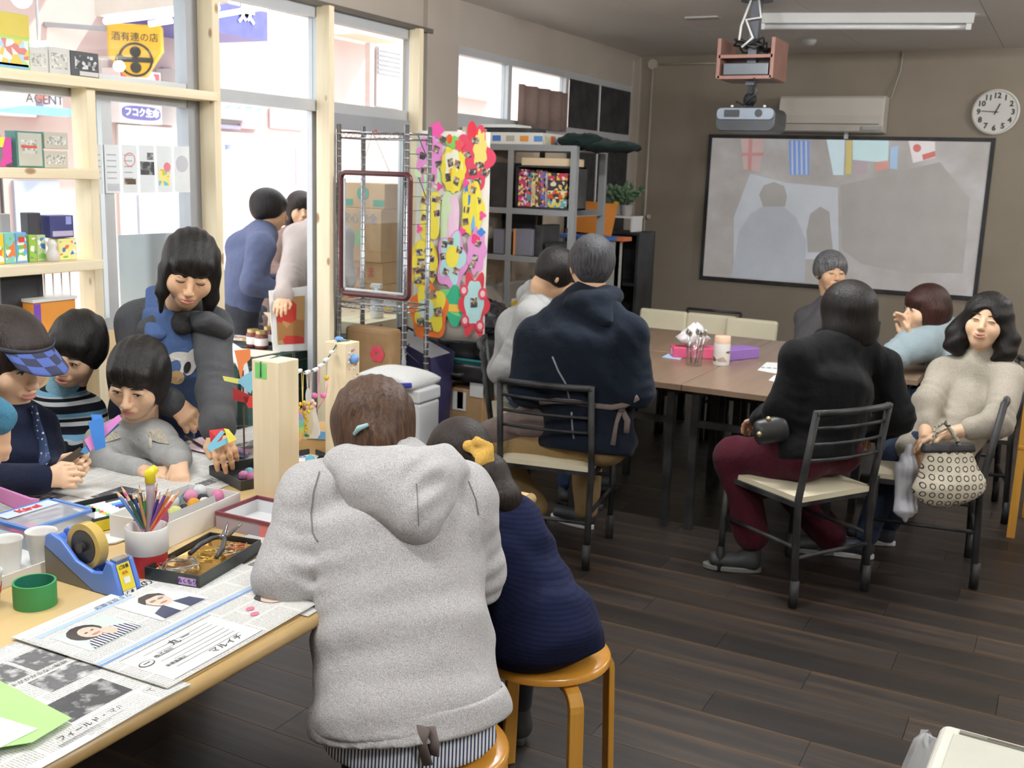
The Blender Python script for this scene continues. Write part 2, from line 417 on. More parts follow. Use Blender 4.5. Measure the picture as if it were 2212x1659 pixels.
struct('baseboard_back',MB().box(XW,XR,YB-.012,YB,0,.07),M('dark_base',(60,52,46),.6))
# roof edge that shades the pavement in front of the shop, and street-side wall above
struct('trim_3',MB().box(XW-.16,XW-.14,YF,YB,2.385,3.3),wall_hd)
# ------------------------------------------------------------------ window wall
def window(name,y0,y1,z0,z1,mull=(),t=.045,cross=(),x=XW-.03,skip=(),pane=None,fr=alu):
 """aluminium sash: frame bars and one pane per bay"""
 w = MB().box(x-.03,x+.03,y0,y1,z0,z0+t).build(name,fr,None,loc=(x,y0,z0)); w['kind'] = 'structure'
 MB().box(x-.03,x+.03,y0,y1,z1-t,z1).build('window_rail',fr,w)
 ys = [y0]+list(mull)+[y1]
 for i,yy in enumerate(ys):
  a = yy if i == 0 else (yy-t if i == len(ys)-1 else yy-t/2)
  MB().box(x-.028,x+.028,a,a+t,z0+t,z1-t).build('window_stile',fr,w)
 zs = [z0]+list(cross)+[z1]
 for zz in cross: MB().box(x-.028,x+.028,y0,y1,zz-.02,zz+.02).build('window_rail',fr,w)
 for i in range(len(ys)-1):
  for j in range(len(zs)-1):
   if (i,j) in skip: continue
   MB().box(x-.003,x+.003,ys[i]+t*.5,ys[i+1]-t*.5,zs[j]+t*.5,zs[j+1]-t*.5).build('window_pane',pane or pane_m,w)
 return w
window('window_1',.3,3.56,1.905,2.41,(1.75,),.05)
window('window_2',.3,3.56,.93,1.905,(1.2,2.15,3.06),.05)
window('window_3',3.6,5.385,1.90,2.41,(4.43,),.055)
window('window_4',5.74,8.68,1.93,2.385,(6.47,7.38,7.98),.05)
window('window_5',5.74,8.68,.85,1.93,(6.47,7.38,7.98),.05)
struct('trim_4',MB().box(XW-.06,XW,.3,3.56,0,.93),wood('plywood_dado',(214,184,134),(232,208,164),.4,'Z',.55))
struct('trim_5',MB().box(XW-.066,XW+.004,3.5,3.58,0,2.41),alu_d)
struct('trim_6',MB().box(XW-.07,XW+.005,5.31,5.385,0,2.41),alu_d)
struct('trim_7',MB().box(XW-.10,XW+.01,3.58,5.385,-.004,.02),alu)
struct('trim_8',MB().box(-3.475,-3.39,4.385,4.425,0,2.41),pine,bevel=.003)      # pine uprights beside the door
struct('trim_9',MB().box(-3.475,-3.40,5.225,5.265,0,2.41),pine,bevel=.003)
# sliding glass door pushed open behind its fixed neighbour
dr = MB().box(XW-.012,XW+.028,4.43,4.52,.02,1.9).build('door_1',alu_d,None,loc=(XW,4.43,0)); dr['kind'] = 'structure'
MB().box(XW-.012,XW+.02,5.22,5.31,.02,1.9).build('door_stile',alu_d,dr)
MB().box(XW-.012,XW+.02,4.52,5.22,1.82,1.9).build('door_rail',alu_d,dr)
MB().box(XW-.012,XW+.02,4.52,5.22,.02,.16).build('door_rail',alu_d,dr)
MB().box(XW+.003,XW+.008,4.52,5.22,.16,1.82).build('door_pane',pane_m,dr)
MB().cyl((XW+.02,4.478,.93),(XW+.036,4.478,.93),.012).build('door_lock',M('steel_lock',(150,150,150),.3,.8),dr)
dr2 = MB().box(XW-.07,XW-.035,4.40,4.46,.02,1.9).build('door_2',alu,None,loc=(XW-.05,4.4,0)); dr2['kind'] = 'structure'
MB().box(XW-.07,XW-.035,5.24,5.30,.02,1.9).build('door_stile',alu,dr2)
MB().box(XW-.07,XW-.035,4.46,5.24,1.83,1.9).build('door_rail',alu,dr2)
MB().box(XW-.055,XW-.05,4.46,5.24,.1,1.83).build('door_pane',pane_m,dr2)
# blackout cloth over the last two bays, and a gathered brown curtain beside it
blk = M('black_blackout_board',(26,26,28),.8)
def sheet_x(name,y0,y1,z0,z1,x,mat,label,cat,amp=.0,waves=3):
 n = 24; vs = []; fs = []
 for i in range(n+1):
  for j in range(2):
   yy = y0+(y1-y0)*i/n; vs.append((x+amp*math.sin(i/n*waves*2*PI),yy,z0 if j == 0 else z1))
 for i in range(n): fs.append((2*i,2*i+2,2*i+3,2*i+1))
 o = link_mesh(name,vs,fs,mat,None,True,loc=(x,(y0+y1)/2,z0)); _setp(o,label,cat)
 s = o.modifiers.new('thick','SOLIDIFY'); s.thickness = .004; return o
one('blackout_board',MB().box(XW-.001,XW+.006,7.41,7.955,1.98,2.335),blk,'black blackout board in the third upper window bay','blackout board')
one('blackout_board',MB().box(XW-.001,XW+.006,8.005,8.63,1.98,2.335),blk,'black blackout board in the last upper window bay by the corner','blackout board')
one('blackout_board',MB().box(XW-.001,XW+.006,7.41,7.955,.9,1.88),blk,'tall black blackout board below the third window bay','blackout board')
one('blackout_board',MB().box(XW-.001,XW+.006,8.005,8.63,.9,1.88),blk,'tall black blackout board above the potted plants in the corner','blackout board')
sheet_x('curtain',6.52,7.3,1.94,2.22,XW+.04,fabric('taupe_curtain',(150,128,120),None,300),'taupe cloth bunched in the second upper window','curtain',.02,4)
sheet_x('curtain',5.8,7.35,.88,1.9,XW+.03,fabric('ivory_curtain',(232,214,192),None,300),'ivory curtain behind the grey steel shelf','curtain',.015,7)
# ------------------------------------------------------------------ pine lumber shelf along the glass
ps = thing('pine_shelf','pale pine lumber shelf frame standing along the glass wall','shelf',(-3.43,2.6,0))
for y0,z1 in ((3.565,2.41),(2.885,1.89),(1.55,1.89)):
 MB().box(-3.475,-3.385,y0,y0+.042,0,z1).build('post',pine,ps,bevel=.003)
MB().box(-3.475,-3.36,1.5,3.565,1.887,1.925).build('board',pine_y,ps,bevel=.003)
for z in (1.545,1.2,.93): MB().box(-3.475,-3.33,1.59,2.885,z,z+.038).build('board',pine_y,ps,bevel=.003)
# ------------------------------------------------------------------ back wall furniture
def back(u,v,dy=0.0): return at_y(u,v,YB-dy)
sc_th = thing('projection_screen','wide white projection screen with a black border on the brown wall','screen',(-1.72,YB-.03,.7))
a,b_,c,d = back(1532,289,.02),back(2148,299,.02),back(1511,602,.02),back(2112,650,.02)
x0,x1,z0,z1 = (a[0]+c[0])/2,(b_[0]+d[0])/2,(c[2]+d[2])/2,(a[2]+b_[2])/2
bd = .03
def screen_mat():
 m = bpy.data.materials.new('projected_picture'); k = NT(m); b = k.b
 tc = k.add('TexCoord'); sx = k.add('SeparateXYZ'); k.link(tc,'UV',sx,'Vector')
 nz = k.noise(None,3.2,4,.55); k.link(tc,'UV',nz,'Vector')
 r = k.ramp(nz,'Fac',[(.3,lin((158,152,148))),(.55,lin((172,168,166))),(.75,lin((186,186,190)))])
 k.link(r,'Color',b,'Base Color'); b.inputs['Roughness'].default_value = .7
 k.link(r,'Color',b,'Emission Color'); b.inputs['Emission Strength'].default_value = .36; return m
pic = link_mesh('picture_sheet',[(x0+bd,YB-.022,z0+bd),(x1-bd,YB-.022,z0+bd),(x1-bd,YB-.022,z1-bd),(x0+bd,YB-.022,z1-bd)],[(0,1,2,3)],
    screen_mat(),sc_th,uv=[(0,0),(1.78,0),(1.78,1),(0,1)])
MB().box(x0,x1,YB-.02,YB-.002,z0,z1).build('backing',M('screen_black',(18,18,20),.6),sc_th)
for q in ((x0,x1,z0,z0+bd),(x0,x1,z1-bd,z1),(x0,x0+bd,z0+bd,z1-bd),(x1-bd,x1,z0+bd,z1-bd)):
 MB().box(q[0],q[1],YB-.028,YB-.02,q[2],q[3]).build('border',M('screen_black',(18,18,20),.6),sc_th)
# projected picture: flags, a man from behind, a market stall (screen light)
def glow(name,col,e=.36):
 return M(name,col,.7,0,.05,6,emit=e)
def on_screen(name,mat,poly,dy=.0235):
 """poly in photograph pixels lying on the screen"""
 P = [back(u,v,dy) for u,v in poly]
 cx = np.mean([p[0] for p in P]); cz = np.mean([p[2] for p in P])
 return MB().prism([(p[0]-cx,p[2]-cz) for p in P],.0004,(cx,YB-dy,cz),(1,0,0),(0,0,1)).build(name,mat,sc_th)
pale = glow('light_grey_blue',(172,176,184)); pale2 = glow('light_white',(180,184,190),.42); dimg = glow('dim_grey',(160,156,152))
on_screen('picture_patch',pale2,[(1585,470),(1620,375),(1700,395),(1810,405),(1812,560),(1640,560),(1585,590)])
on_screen('picture_patch',dimg,[(1815,400),(2030,350),(2095,430),(2080,590),(1960,590),(1860,570),(1820,540)])
on_screen('picture_figure',pale,[(1580,598),(1596,500),(1620,462),(1650,445),(1690,445),(1720,470),(1742,520),(1738,608)],.0245)
on_screen('picture_figure',dimg,[(1648,446),(1640,420),(1650,400),(1672,393),(1694,402),(1700,424),(1696,446)],.0250)
on_screen('picture_figure',dimg,[(1745,545),(1742,500),(1750,462),(1772,446),(1792,458),(1795,500),(1800,545)],.0250)
for cl,poly in (((120,150,214),[(1704,303),(1748,303),(1748,378),(1706,378)]),((204,224,232),[(1785,300),(1825,302),(1822,378),(1800,378)]),
    ((206,190,120),[(1828,304),(1840,304),(1838,376),(1826,376)]),((196,222,226),[(1842,303),(1920,304),(1918,352),(1842,345)]),
    ((206,150,140),[(1891,350),(1920,346),(1920,364),(1892,370)]),((160,190,220),[(1924,318),(1940,315),(1938,366),(1922,364)]),
    ((220,214,214),[(1962,302),(2020,306),(2020,340),(1972,352)]),((176,160,168),[(1846,348),(1875,348),(1872,376),(1846,376)]),
    ((196,170,168),[(1600,300),(1652,300),(1640,370),(1606,366)])):
 on_screen('picture_flag',glow('flag_%d_%d_%d' % cl,cl,.36),poly,.0246)
for k in range(4):
 on_screen('picture_flag',glow('flag_white_stripe',(196,206,224),.28),[(1709+k*10,304),(1713+k*10,304),(1714+k*10,377),(1710+k*10,377)],.0252)
on_screen('picture_flag',glow('flag_red_cross',(206,150,146),.28),[(1617,300),(1626,300),(1623,369),(1615,368)],.0252)
on_screen('picture_flag',glow('flag_red_cross',(206,150,146),.28),[(1603,330),(1650,330),(1649,337),(1603,337)],.0253)
on_screen('picture_flag',glow('flag_red_dot',(210,120,116),.28),[(1981+9*math.cos(t),320+9*math.sin(t)) for t in np.linspace(0,6.0,10)],.0254)
on_screen('picture_flag',glow('flag_red_dot',(210,120,116),.28),[(1992,334),(2020,326),(2021,338),(1994,346)],.0254)
hook = back(1828,293,.04)
MB().cbox(hook,(.03,.02,.05)).build('hook',white_plastic,sc_th)
# air conditioner
ac = thing('air_conditioner','white wall mounted air conditioner above the projection screen','air conditioner',(-1.8,YB,2.0))
p0,p1,p2 = back(1692,209,.1),back(1918,209,.1),back(1692,286,.1)
ax0,ax1,az1,az0 = p0[0],p1[0],p0[2],p2[2]
prof = [(YB,az0),(YB-.17,az0+.01),(YB-.205,az0+.05),(YB-.215,az0+.13),(YB-.205,az1-.02),(YB-.18,az1),(YB,az1)]
MB().prism([(q[0]-YB,q[1]) for q in prof],ax1-ax0,(ax0,YB,0),(0,1,0),(0,0,1)).build('body',M('ac_white',(214,208,198),.16,0,.02),ac,smooth=False,bevel=.008)
MB().box(ax0+.03,ax1-.03,YB-.217,YB-.2,az0+.062,az0+.068).build('panel_gap',M('gap_grey',(120,116,110),.6),ac)
MB().box(ax0+.03,ax1-.17,YB-.203,YB-.17,az0+.012,az0+.048).build('louver',M('ac_louver',(196,190,180),.4),ac)
MB().box(ax1-.15,ax1-.03,YB-.209,YB-.19,az0+.02,az0+.05).build('display',M('ac_display',(170,166,160),.4),ac)
# clock
cc = (back(2098,242,.02)+back(2205,242,.02))/2; ck = thing('wall_clock','round white wall clock with black numerals beside the screen','clock',(cc[0],YB,cc[2]-.17))
CR = .165; ckR = np.array([[1,0,0],[0,0,1],[0,-1,0]],float)   # local z -> -y
ccp = np.array([cc[0],YB-.005,cc[2]])
ROT = np.stack([np.array([1,0,0]),UP(1),np.array([0,-1,0])],1)
MB().lathe([(0,0),(CR,0),(CR,.025),(CR-.012,.03),(CR-.015,.022),(0,.022)],40,ccp,ROT).build('case',M('clock_face',(216,212,204),.5),ck,smooth=True,auto=35)
ink = M('ink_black',(30,30,32),.6)
for h in range(1,13):
 t = h/12*2*PI; text(str(h),.055,ink,ck,ccp+np.array([.118*math.sin(t),-.0235,.118*math.cos(t)]),(1,0,0),(0,0,1),'numeral',bold=.002)
for ang,L,w in ((2*PI*(.76),.10,.006),(2*PI*(.063),.065,.008)):
 MB().beam(ccp+np.array([-.02*math.sin(ang),-.026,-.02*math.cos(ang)]),ccp+np.array([L*math.sin(ang),-.026,L*math.cos(ang)]),w,.002,(1,0,0)).build('hand',ink,ck)
MB().cyl(ccp+np.array([0,-.02,0]),ccp+np.array([0,-.03,0]),.008).build('hub',ink,ck)
# cable conduits
pipe_m = M('cream_conduit',(176,168,152),.5)
pj = back(1411,139,.02); pb = back(1398,662,.02); pr = back(1640,142,.02)
cd = thing('wall_conduit','cream cable conduit with a round junction box left of the screen','conduit',(pj[0],YB,.6))
MB().tube([pj,(pj[0],YB-.02,0.02)],.011).build('riser',pipe_m,cd,smooth=True)
MB().tube([pj,(pr[0],YB-.02,pj[2])],.009).build('run',pipe_m,cd,smooth=True)
MB().cyl(pj+np.array([0,.02,0]),pj+np.array([0,-.02,0]),.042,20).build('junction_box',pipe_m,cd,smooth=True,auto=40)
MB().cyl(back(1401,468,.005),back(1401,468,.04),.02).build('clip',pipe_m,cd)
q0,q1,q2 = back(1950,112,.01),back(1946,150,.01),back(1925,212,.03)
one('power_cable',MB().tube([(q0[0],YB-.008,2.64),q1,q2,(q2[0]-.04,YB-.05,q2[2]-.01)],.006,6),pipe_m,'thin cream cable running down to the air conditioner','cable',smooth=True)
# ceiling bits
sd = at_z(1747,92,2.63); one('smoke_detector',MB().lathe([(0,-.04),(.035,-.038),(.05,-.02),(.055,0),(0,0)],20,(sd[0],sd[1],ZC)),white_plastic,'small round white detector on the ceiling','detector',smooth=True)
sd = at_z(1518,40,2.64); one('ceiling_plate',MB().box(sd[0]-.11,sd[0]+.11,sd[1]-.04,sd[1]+.04,ZC-.012,ZC),M('grey_plate',(182,178,174),.6),'thin grey blank plate on the ceiling','plate',bevel=.004)
# fluorescent fixtures on the ceiling
tube_on = M('added_tube_lit',(255,252,244),.4,emit=4.0)
def fixture(c,ang,L,on,label,ontop=True):
 t = thing('ceiling_lamp',label,'lamp',(c[0],c[1],ZC-.09),ang,'fluorescent ceiling lamps',local=True)
 MB().prism([(-.075,.09),(-.05,.035),(.05,.035),(.075,.09)],L,(-L/2,0,0),(0,1,0),(0,0,1)).build('housing',white_plastic,t)
 MB().cyl((-L/2+.03,0,.018),(L/2-.03,0,.018),.016,12).build('tube',tube_on if on else M('tube_unlit',(226,226,226),.3),t,smooth=True)
 for s in (-1,1): MB().box(s*(L/2-.02)-.015,s*(L/2-.02)+.015,-.02,.02,0,.04).build('socket',white_plastic,t)
 if on:  # every lit lamp is out of view
  for k in (-1,0,1):
   ld = bpy.data.lights.new('added_tube_light','POINT'); ld.energy = on/3; ld.color = (.97,.99,1.0); ld.shadow_soft_size = .05
   lo = bpy.data.objects.new('added_tube_light',ld); COL.objects.link(lo); lo.parent = t; lo.location = (k*L*.32,0,-.06); OFF[lo.name] = np.zeros(3)
 return t
fa,fb = at_z(1640,50,2.6),at_z(2100,50,2.6)
fixture((fa+fb)/2,math.atan2(fb[1]-fa[1],fb[0]-fa[0]),np.linalg.norm(fb-fa),0,'unlit white fluorescent ceiling lamp right of the projector')
fixture((-1.9,1.3,0),0,1.25,76,'assumed lit fluorescent ceiling lamp over the craft table, unseen above the frame')  # unseen lamp, assumed here to light the craft table and the children
fixture((-1.2,4.2,0),0,1.25,105,'assumed lit fluorescent ceiling lamp added over the aisle, unseen above the frame')  # unseen lamp, assumed and added to brighten the middle and back
fixture((1.0,1.0,0),0,1.25,90,'assumed lit fluorescent ceiling lamp, out of view right of the photographer')  # unseen lamp assumed beside the camera, added to light the near side
fixture((1.5,4.6,0),0,1.25,55,'added fill tube lamp, out of view in the right half of the room, near')  # unseen lamp added as fill for the right side of the room
fixture((1.6,7.4,0),0,1.25,75,'added fill tube lamp, out of view in the right half of the room, far')  # another unseen lamp, added to brighten the back wall and ceiling
# ================================================================== the street outside the glass
XF = -8.5
conc = M('pavement',(186,180,174),.8,0,.06,2)
struct('floor_street',MB().box(-12,XW-.1,-4,26,-.25,-.12),conc)
face_m = M('facade_pink_white',(206,180,174),.8,0,.03,1.5)
white_b = M('facade_white',(240,240,240),.7,0,.02)
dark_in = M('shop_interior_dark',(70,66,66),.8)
grey_f = M('facade_grey',(150,146,146),.7)
def F(u,v,x=XF): return at_x(u,v,x)
fac = thing('shop_building','pale row of shopfronts across the street','building',(XF,11,-.12))
MB().box(XF-.6,XF,3.0,24,-.12,5.2).build('wall',face_m,fac)
def fpanel(name,mat,u0,v0,u1,v1,dx=.02,x=XF,parent=None,deep=.03):
 a = F(u0,v0,x+dx); b = F(u1,v1,x+dx)
 return MB().box(x+dx-deep,x+dx,a[1],b[1],min(a[2],b[2]),max(a[2],b[2])).build(name,mat,parent or fac)
fpanel('shopfront',white_b,255,268,660,700,.03)
fpanel('shop_door',M('door_glow',(236,240,246),.3),492,322,552,690,.06)
fpanel('door_band',M('band_blue',(150,160,200),.5),492,312,522,324,.07); fpanel('door_band',M('band_pink',(236,170,186),.5),522,312,552,324,.07)
fpanel('window',dark_in,185,190,228,258,.03); fpanel('window',dark_in,186,290,228,312,.03)
fpanel('window',grey_f,352,145,380,268,.03); fpanel('window',grey_f,470,222,562,280,.05)
fpanel('sign_band',M('band_lilac',(176,174,214),.5),470,268,520,280,.08); fpanel('sign_band',M('band_rose',(222,158,178),.5),520,268,560,280,.08)
fpanel('window',M('shop_window_tint',(206,196,200),.4),585,232,658,282,.04)
fpanel('window',M('notice_lilac',(206,200,226),.5),580,318,600,330,.05); fpanel('notice',M('notice_rose',(220,160,186),.5),640,320,650,400,.05)
fpanel('window',dark_in,0,290,22,700,.03); fpanel('window',M('shop_glass_blue',(170,178,196),.3),30,390,135,520,.03)
fpanel('window',M('shop_glass_grey',(180,176,190),.3),300,420,400,505,.06)
fpanel('shutter',M('shutter_grey',(186,184,186),.6),815,98,870,236,.05)
for k in range(6): fpanel('shutter_slat',M('shutter_line',(160,156,158),.6),818,108+k*10,868,111+k*10,.065)
cnp = thing('shop_canopy','tan shop canopy on a post across the street at right','canopy',(XF+.3,12,2.5)); fpanel('roof_board',M('canopy_tan',(236,214,190),.7),778,72,872,92,.5,deep=.48,parent=cnp)
fpanel('post',M('canopy_post',(196,176,168),.7),800,92,808,236,.48,deep=.08,parent=cnp)
fpanel('drain_pipe',M('drain_white',(222,216,212),.5),233,128,243,700,.08,deep=.06)
fpanel('wall_band',white_b,184,258,232,290,.05)
# upper edge of the arcade roof opposite
one('arcade_roof',MB().box(XF+.01,XF+1.6,3,7.4,3.75,3.9),M('arcade_soffit',(190,172,166),.8),'pinkish arcade roof edge above the opposite shops','roof')
# shop signs
sg = thing('hanging_sign','yellow hanging shop sign with a round black emblem','sign',tuple(F(292,165,-7.9)))
yl = M('sign_yellow',(230,176,20),.4,0,.02); bk = M('sign_ink',(52,46,40),.6)
Yc = F(292,100,-7.9); w_,h0,h1 = .25,F(292,165,-7.9)[2],F(292,52,-7.9)[2]
pl = [(-w_,h1-Yc[2]),(-w_,h0-Yc[2]+.18),(-.10,h0-Yc[2]),(.08,h0-Yc[2]),(w_*.95,h0-Yc[2]+.24),(w_*.95,h1-Yc[2])]
SX = np.array([.80,.60,0]); SZ = UP(1.); SN = np.cross(SX,SZ)
MB().prism(pl[::1],.14,Yc-SN*.14,SX,SZ).build('panel',[yl],sg,bevel=.02)
text('酒有連の店',.085,bk,sg,Yc+SZ*(h1-Yc[2]-.12)+SN*.003,SX,SZ)
MB().lathe([(.135,0),(.155,0),(.155,.004),(.135,.004),(.135,0)],32,Yc+SN*.002-SZ*.12,np.stack([SX,SZ,SN],1)).build('emblem_ring',bk,sg)
MB().cbox(Yc+SN*.003-SZ*.12,(.32,.045,.004),np.stack([SX,SZ,SN],1)).build('emblem_bar',bk,sg)
for s in (-1,1): MB().lathe([(0,0),(.05,0),(.05,.004),(0,.004)],20,Yc+SN*.002-SZ*(.12+s*.07),np.stack([SX,SZ,SN],1)).build('emblem_dot',bk,sg)
MB().lathe([(.03,0),(.042,0),(.042,.005),(.03,.005),(.03,0)],20,Yc+SN*.004-SZ*.12-SX*.14,np.stack([SX,SZ,SN],1)).build('emblem_ring',bk,sg)
MB().beam(Yc+SZ*(h1-Yc[2]-.05)-SX*.2-SN*.07,np.array([XF,Yc[1]-.5,h1-.05]),.04,.04).build('bracket',alu_d,sg)
def wall_sign(name,label,u0,v0,u1,v1,mat,x=-8.2,**kw):
 a = F(u0,v0,x); b = F(u1,v1,x); y0,y1,z0,z1 = a[1],b[1],min(a[2],b[2]),max(a[2],b[2])
 z1 = (at_x(u0,v0,x)[2]+at_x(u1,v0,x)[2])/2; z0 = (at_x(u0,v1,x)[2]+at_x(u1,v1,x)[2])/2
 t = thing(name,label,'sign',(x,(y0+y1)/2,z0))
 MB().box(XF+.005,x,y0,y1,z0,z1).build('panel',mat,t)
 return t,y0,y1,z0,z1,x
GX,GZ = (0,1,0),(0,0,1)
t,y0,y1,z0,z1,x = wall_sign('insurance_sign','white and red insurance sign with a violet oval of white lettering',256,152,350,266,M('sign_white',(240,236,236),.4))
h = z1-z0; w = y1-y0
MB().box(x,x+.01,y0+w*.05,y1-w*.05,z0+h*.37,z1-.02).build('red_field',M('sign_red',(222,96,106),.4),t)
MB().lathe([(0,0),(w*.36,0),(w*.36,.004),(0,.004)],32,(x+.011,(y0+y1)/2,z0+h*.74),np.stack([GX,GZ,(1,0,0)],1)).build('white_disc',M('sign_white',(240,236,236),.4),t)
ov = [(w*.46*math.copysign(abs(math.cos(a))**.6,math.cos(a)),h*.13*math.copysign(abs(math.sin(a))**.6,math.sin(a))) for a in np.linspace(0,2*PI,33)[:-1]]
MB().prism(ov,.006,(x+.003,(y0+y1)/2,z0+h*.19),GX,GZ).build('oval',M('sign_violet',(106,96,168),.4),t)
text('フコク生命',w*.165,M('letter_white',(245,245,245),.5),t,(x+.012,(y0+y1)/2,z0+h*.19),GX,GZ,bold=.004)
t,y0,y1,z0,z1,x = wall_sign('narrow_sign','violet and white sign partly behind the pine post',383,150,420,270,M('sign_white',(240,236,236),.4))
MB().box(x,x+.01,y0+.03,y1,z0+(z1-z0)*.32,z1-.03).build('violet_field',M('sign_violet',(106,96,168),.4),t)
text('月',.2,M('sign_red',(222,96,106),.4),t,(x+.012,y0+.16,z0+(z1-z0)*.16),GX,GZ)
t,y0,y1,z0,z1,x = wall_sign('kanji_sign','violet blue sign board with a white kanji below the lit tube',384,6,578,72,M('sign_blue',(92,92,172),.4),x=-7.6)
text('卒',.26,M('letter_white',(245,245,245),.5),t,(x+.012,y0+(y1-y0)*.74,(z0+z1)/2),GX,GZ,bold=.006)
t,y0,y1,z0,z1,x = wall_sign('shop_sign','white shop sign with green katakana lettering',490,220,561,258,M('sign_white',(240,236,236),.4))
text('イイサイ',.16,M('letter_green',(90,190,150),.5),t,(x+.012,(y0+y1)/2,(z0+z1)/2),GX,GZ)
t,y0,y1,z0,z1,x = wall_sign('poster_board','white sign with a slanted blue band at the far left',-60,192,78,248,M('sign_white',(240,236,236),.4))
h = z1-z0
MB().prism([(.1,.02),(.9,.02),(1.3,h-.12),(.5,h-.12)],.004,(x+.002,y0,z0),GX,GZ).build('blue_band',M('band_sky',(120,190,226),.4),t)
text('AGENT',.12,bk,t,(x+.006,y0+.7,z1-.06),GX,GZ)
t,y0,y1,z0,z1,x = wall_sign('picture_poster','violet and coral poster beside the slanted blue sign',92,190,136,250,print_mat('poster_lilac',(190,176,206),[(226,150,140),(150,136,190),(222,214,230)],7,.6))
t,y0,y1,z0,z1,x = wall_sign('green_sign','green and white sign in the upper right window',985,155,1090,212,M('sign_white',(240,236,236),.4))
MB().box(x,x+.01,y0+.15,y1-.15,z0+.1,z1-.08).build('green_field',M('sign_green',(150,220,170),.4),t)
text('〒',.3,M('letter_white',(245,245,245),.5),t,(x+.015,(y0+y1)/2,(z0+z1)/2),GX,GZ)
# lit tubes hanging under the arcade
def street_tube(p,q,label,hood=True):
 p = np.array(p); q = np.array(q); t = thing('street_lamp',label,'lamp',tuple((p+q)/2-UP(.05)),group='street tube lamps')
 MB().tube([p,q],.022,10).build('tube',M('street_tube_lit',(255,255,255),.4,emit=6),t,smooth=True)
 if not hood: MB().beam((p+q)/2,(p+q)/2+UP(1.5),.015,.015).build('rod',alu_d,t)
 if hood:
  d = q-p; L = np.linalg.norm(d); R = frame_from(d,(0,0,1))
  MB().cbox((p+q)/2+UP(.10),(.14,.12,L*1.06),R).build('housing',M('lamp_housing_tan',(186,172,160),.6),t)
  MB().beam((p+q)/2+UP(.15),(p+q)/2+UP(1.6),.02,.02).build('rod',alu_d,t)
 return t
street_tube(at_d(228,46,7.2),at_d(470,16,6.6),'hooded lit tube lamp outside the left window')
street_tube(at_d(322,52,8.0),at_d(372,44,8.0),'short bare lit tube by the yellow sign',False)
street_tube(at_d(62,95,8.0),at_d(105,95,8.0),'short bare lit tube at far left beyond the white boxes',False)
street_tube(at_d(462,34,9.0),at_d(580,14,9.0),'bare lit tube above the violet kanji sign',False)
# goods table outside the open door, under a dark green tartan cloth
def tartan():
 m = bpy.data.materials.new('green_tartan'); k = NT(m); mp = k.coord('Object'); sx = k.add('SeparateXYZ'); k.link(mp,'Vector',sx,'Vector')
 base = None
 def band(ax,per,stops):
  d = k.add('Math',operation='DIVIDE'); d.inputs[1].default_value = per; k.link(sx,ax,d,0); fr = k.add('Math',operation='FRACT'); k.link(d,0,fr,0)
  r = k.ramp(fr,'Value',stops); r.color_ramp.interpolation = 'CONSTANT'; return r
 g,n,y = lin((34,62,54)),lin((24,38,40)),lin((150,132,96))
 a = band('Y',.16,[(0,g),(.42,n),(.52,y),(.56,n),(.62,y),(.65,n),(.8,g)]); b = band('Z',.16,[(0,g),(.45,n),(.55,y),(.58,n),(.85,g)])
 mx = k.add('MixRGB'); mx.inputs['Fac'].default_value = .4; k.link(a,'Color',mx,'Color1'); k.link(b,'Color',mx,'Color2'); k.link(mx,'Color',k.b,'Base Color')
 k.b.inputs['Roughness'].default_value = .9; return m
gt = thing('goods_table','street table under a dark green tartan cloth','table',(-3.85,4.6,-.12))
MB().box(-4.06,-3.64,4.12,5.08,.60,.63).build('top',M('table_board',(120,100,80),.7),gt)
for sx_,sy_ in ((-4.02,4.17),(-3.68,4.17),(-4.02,5.03),(-3.68,5.03)): MB().box(sx_-.015,sx_+.015,sy_-.015,sy_+.015,-.12,.6).build('leg',black_metal,gt)
vs,fs = [],[]; n = 64
per = []
for i in range(n):
 s = i/n*4
 if s < 1: p = (-4.075+.45*s,4.105)
 elif s < 2: p = (-3.625,4.105+.99*(s-1))
 elif s < 3: p = (-3.625-.45*(s-2),5.095)
 else: p = (-4.075,5.095-.99*(s-3))
 per.append(p)
cxm,cym = -3.85,4.6
for i,(px_,py_) in enumerate(per): vs.append((px_,py_,.636))
for i,(px_,py_) in enumerate(per):
 wv = 1+.05*math.sin(i*1.35)+.03; vs.append((cxm+(px_-cxm)*wv,cym+(py_-cym)*wv,.18))
fs = [(i,(i+1) % n,n+(i+1) % n,n+i) for i in range(n)]+[tuple(range(n))]
tc_ = link_mesh('tartan_cloth',vs,fs,tartan(),None,loc=(-3.85,4.6,.18)); _setp(tc_,'dark green tartan cloth hanging over the street table','tablecloth')
# jars, papers and bags on it
jam = M('jam_red',(120,40,24),.2,0,.1)
for k,(u,v) in enumerate(((564,684),(582,690),(600,684),(546,676))):
 p = at_x(u,v,-3.84-.07*(k % 2)); p[2] = .637; t = thing('jam_jar',['first jam jar from the left, half hidden behind the others','jam jar with a white label in the front of the row','third jam jar, partly behind the picture card','small jam jar at the back left of the row'][k],'jar',tuple(p),group='jam jars on the tartan cloth')
 MB().lathe([(0,0),(.033,0),(.036,.01),(.036,.075),(.028,.085),(0,.085)],16,p).build('glass_body',jam,t,smooth=True)
 MB().lathe([(.031,.083),(.031,.10),(0,.10)],16,p).build('lid',M('jar_lid_gold',(196,170,110),.3,.5),t,smooth=True,auto=40)
 MB().lathe([(.0366,.02),(.0366,.06)],16,p).build('label',paper_w,t,smooth=True)
p = at_x(512,702,-3.86); p[2] = .637
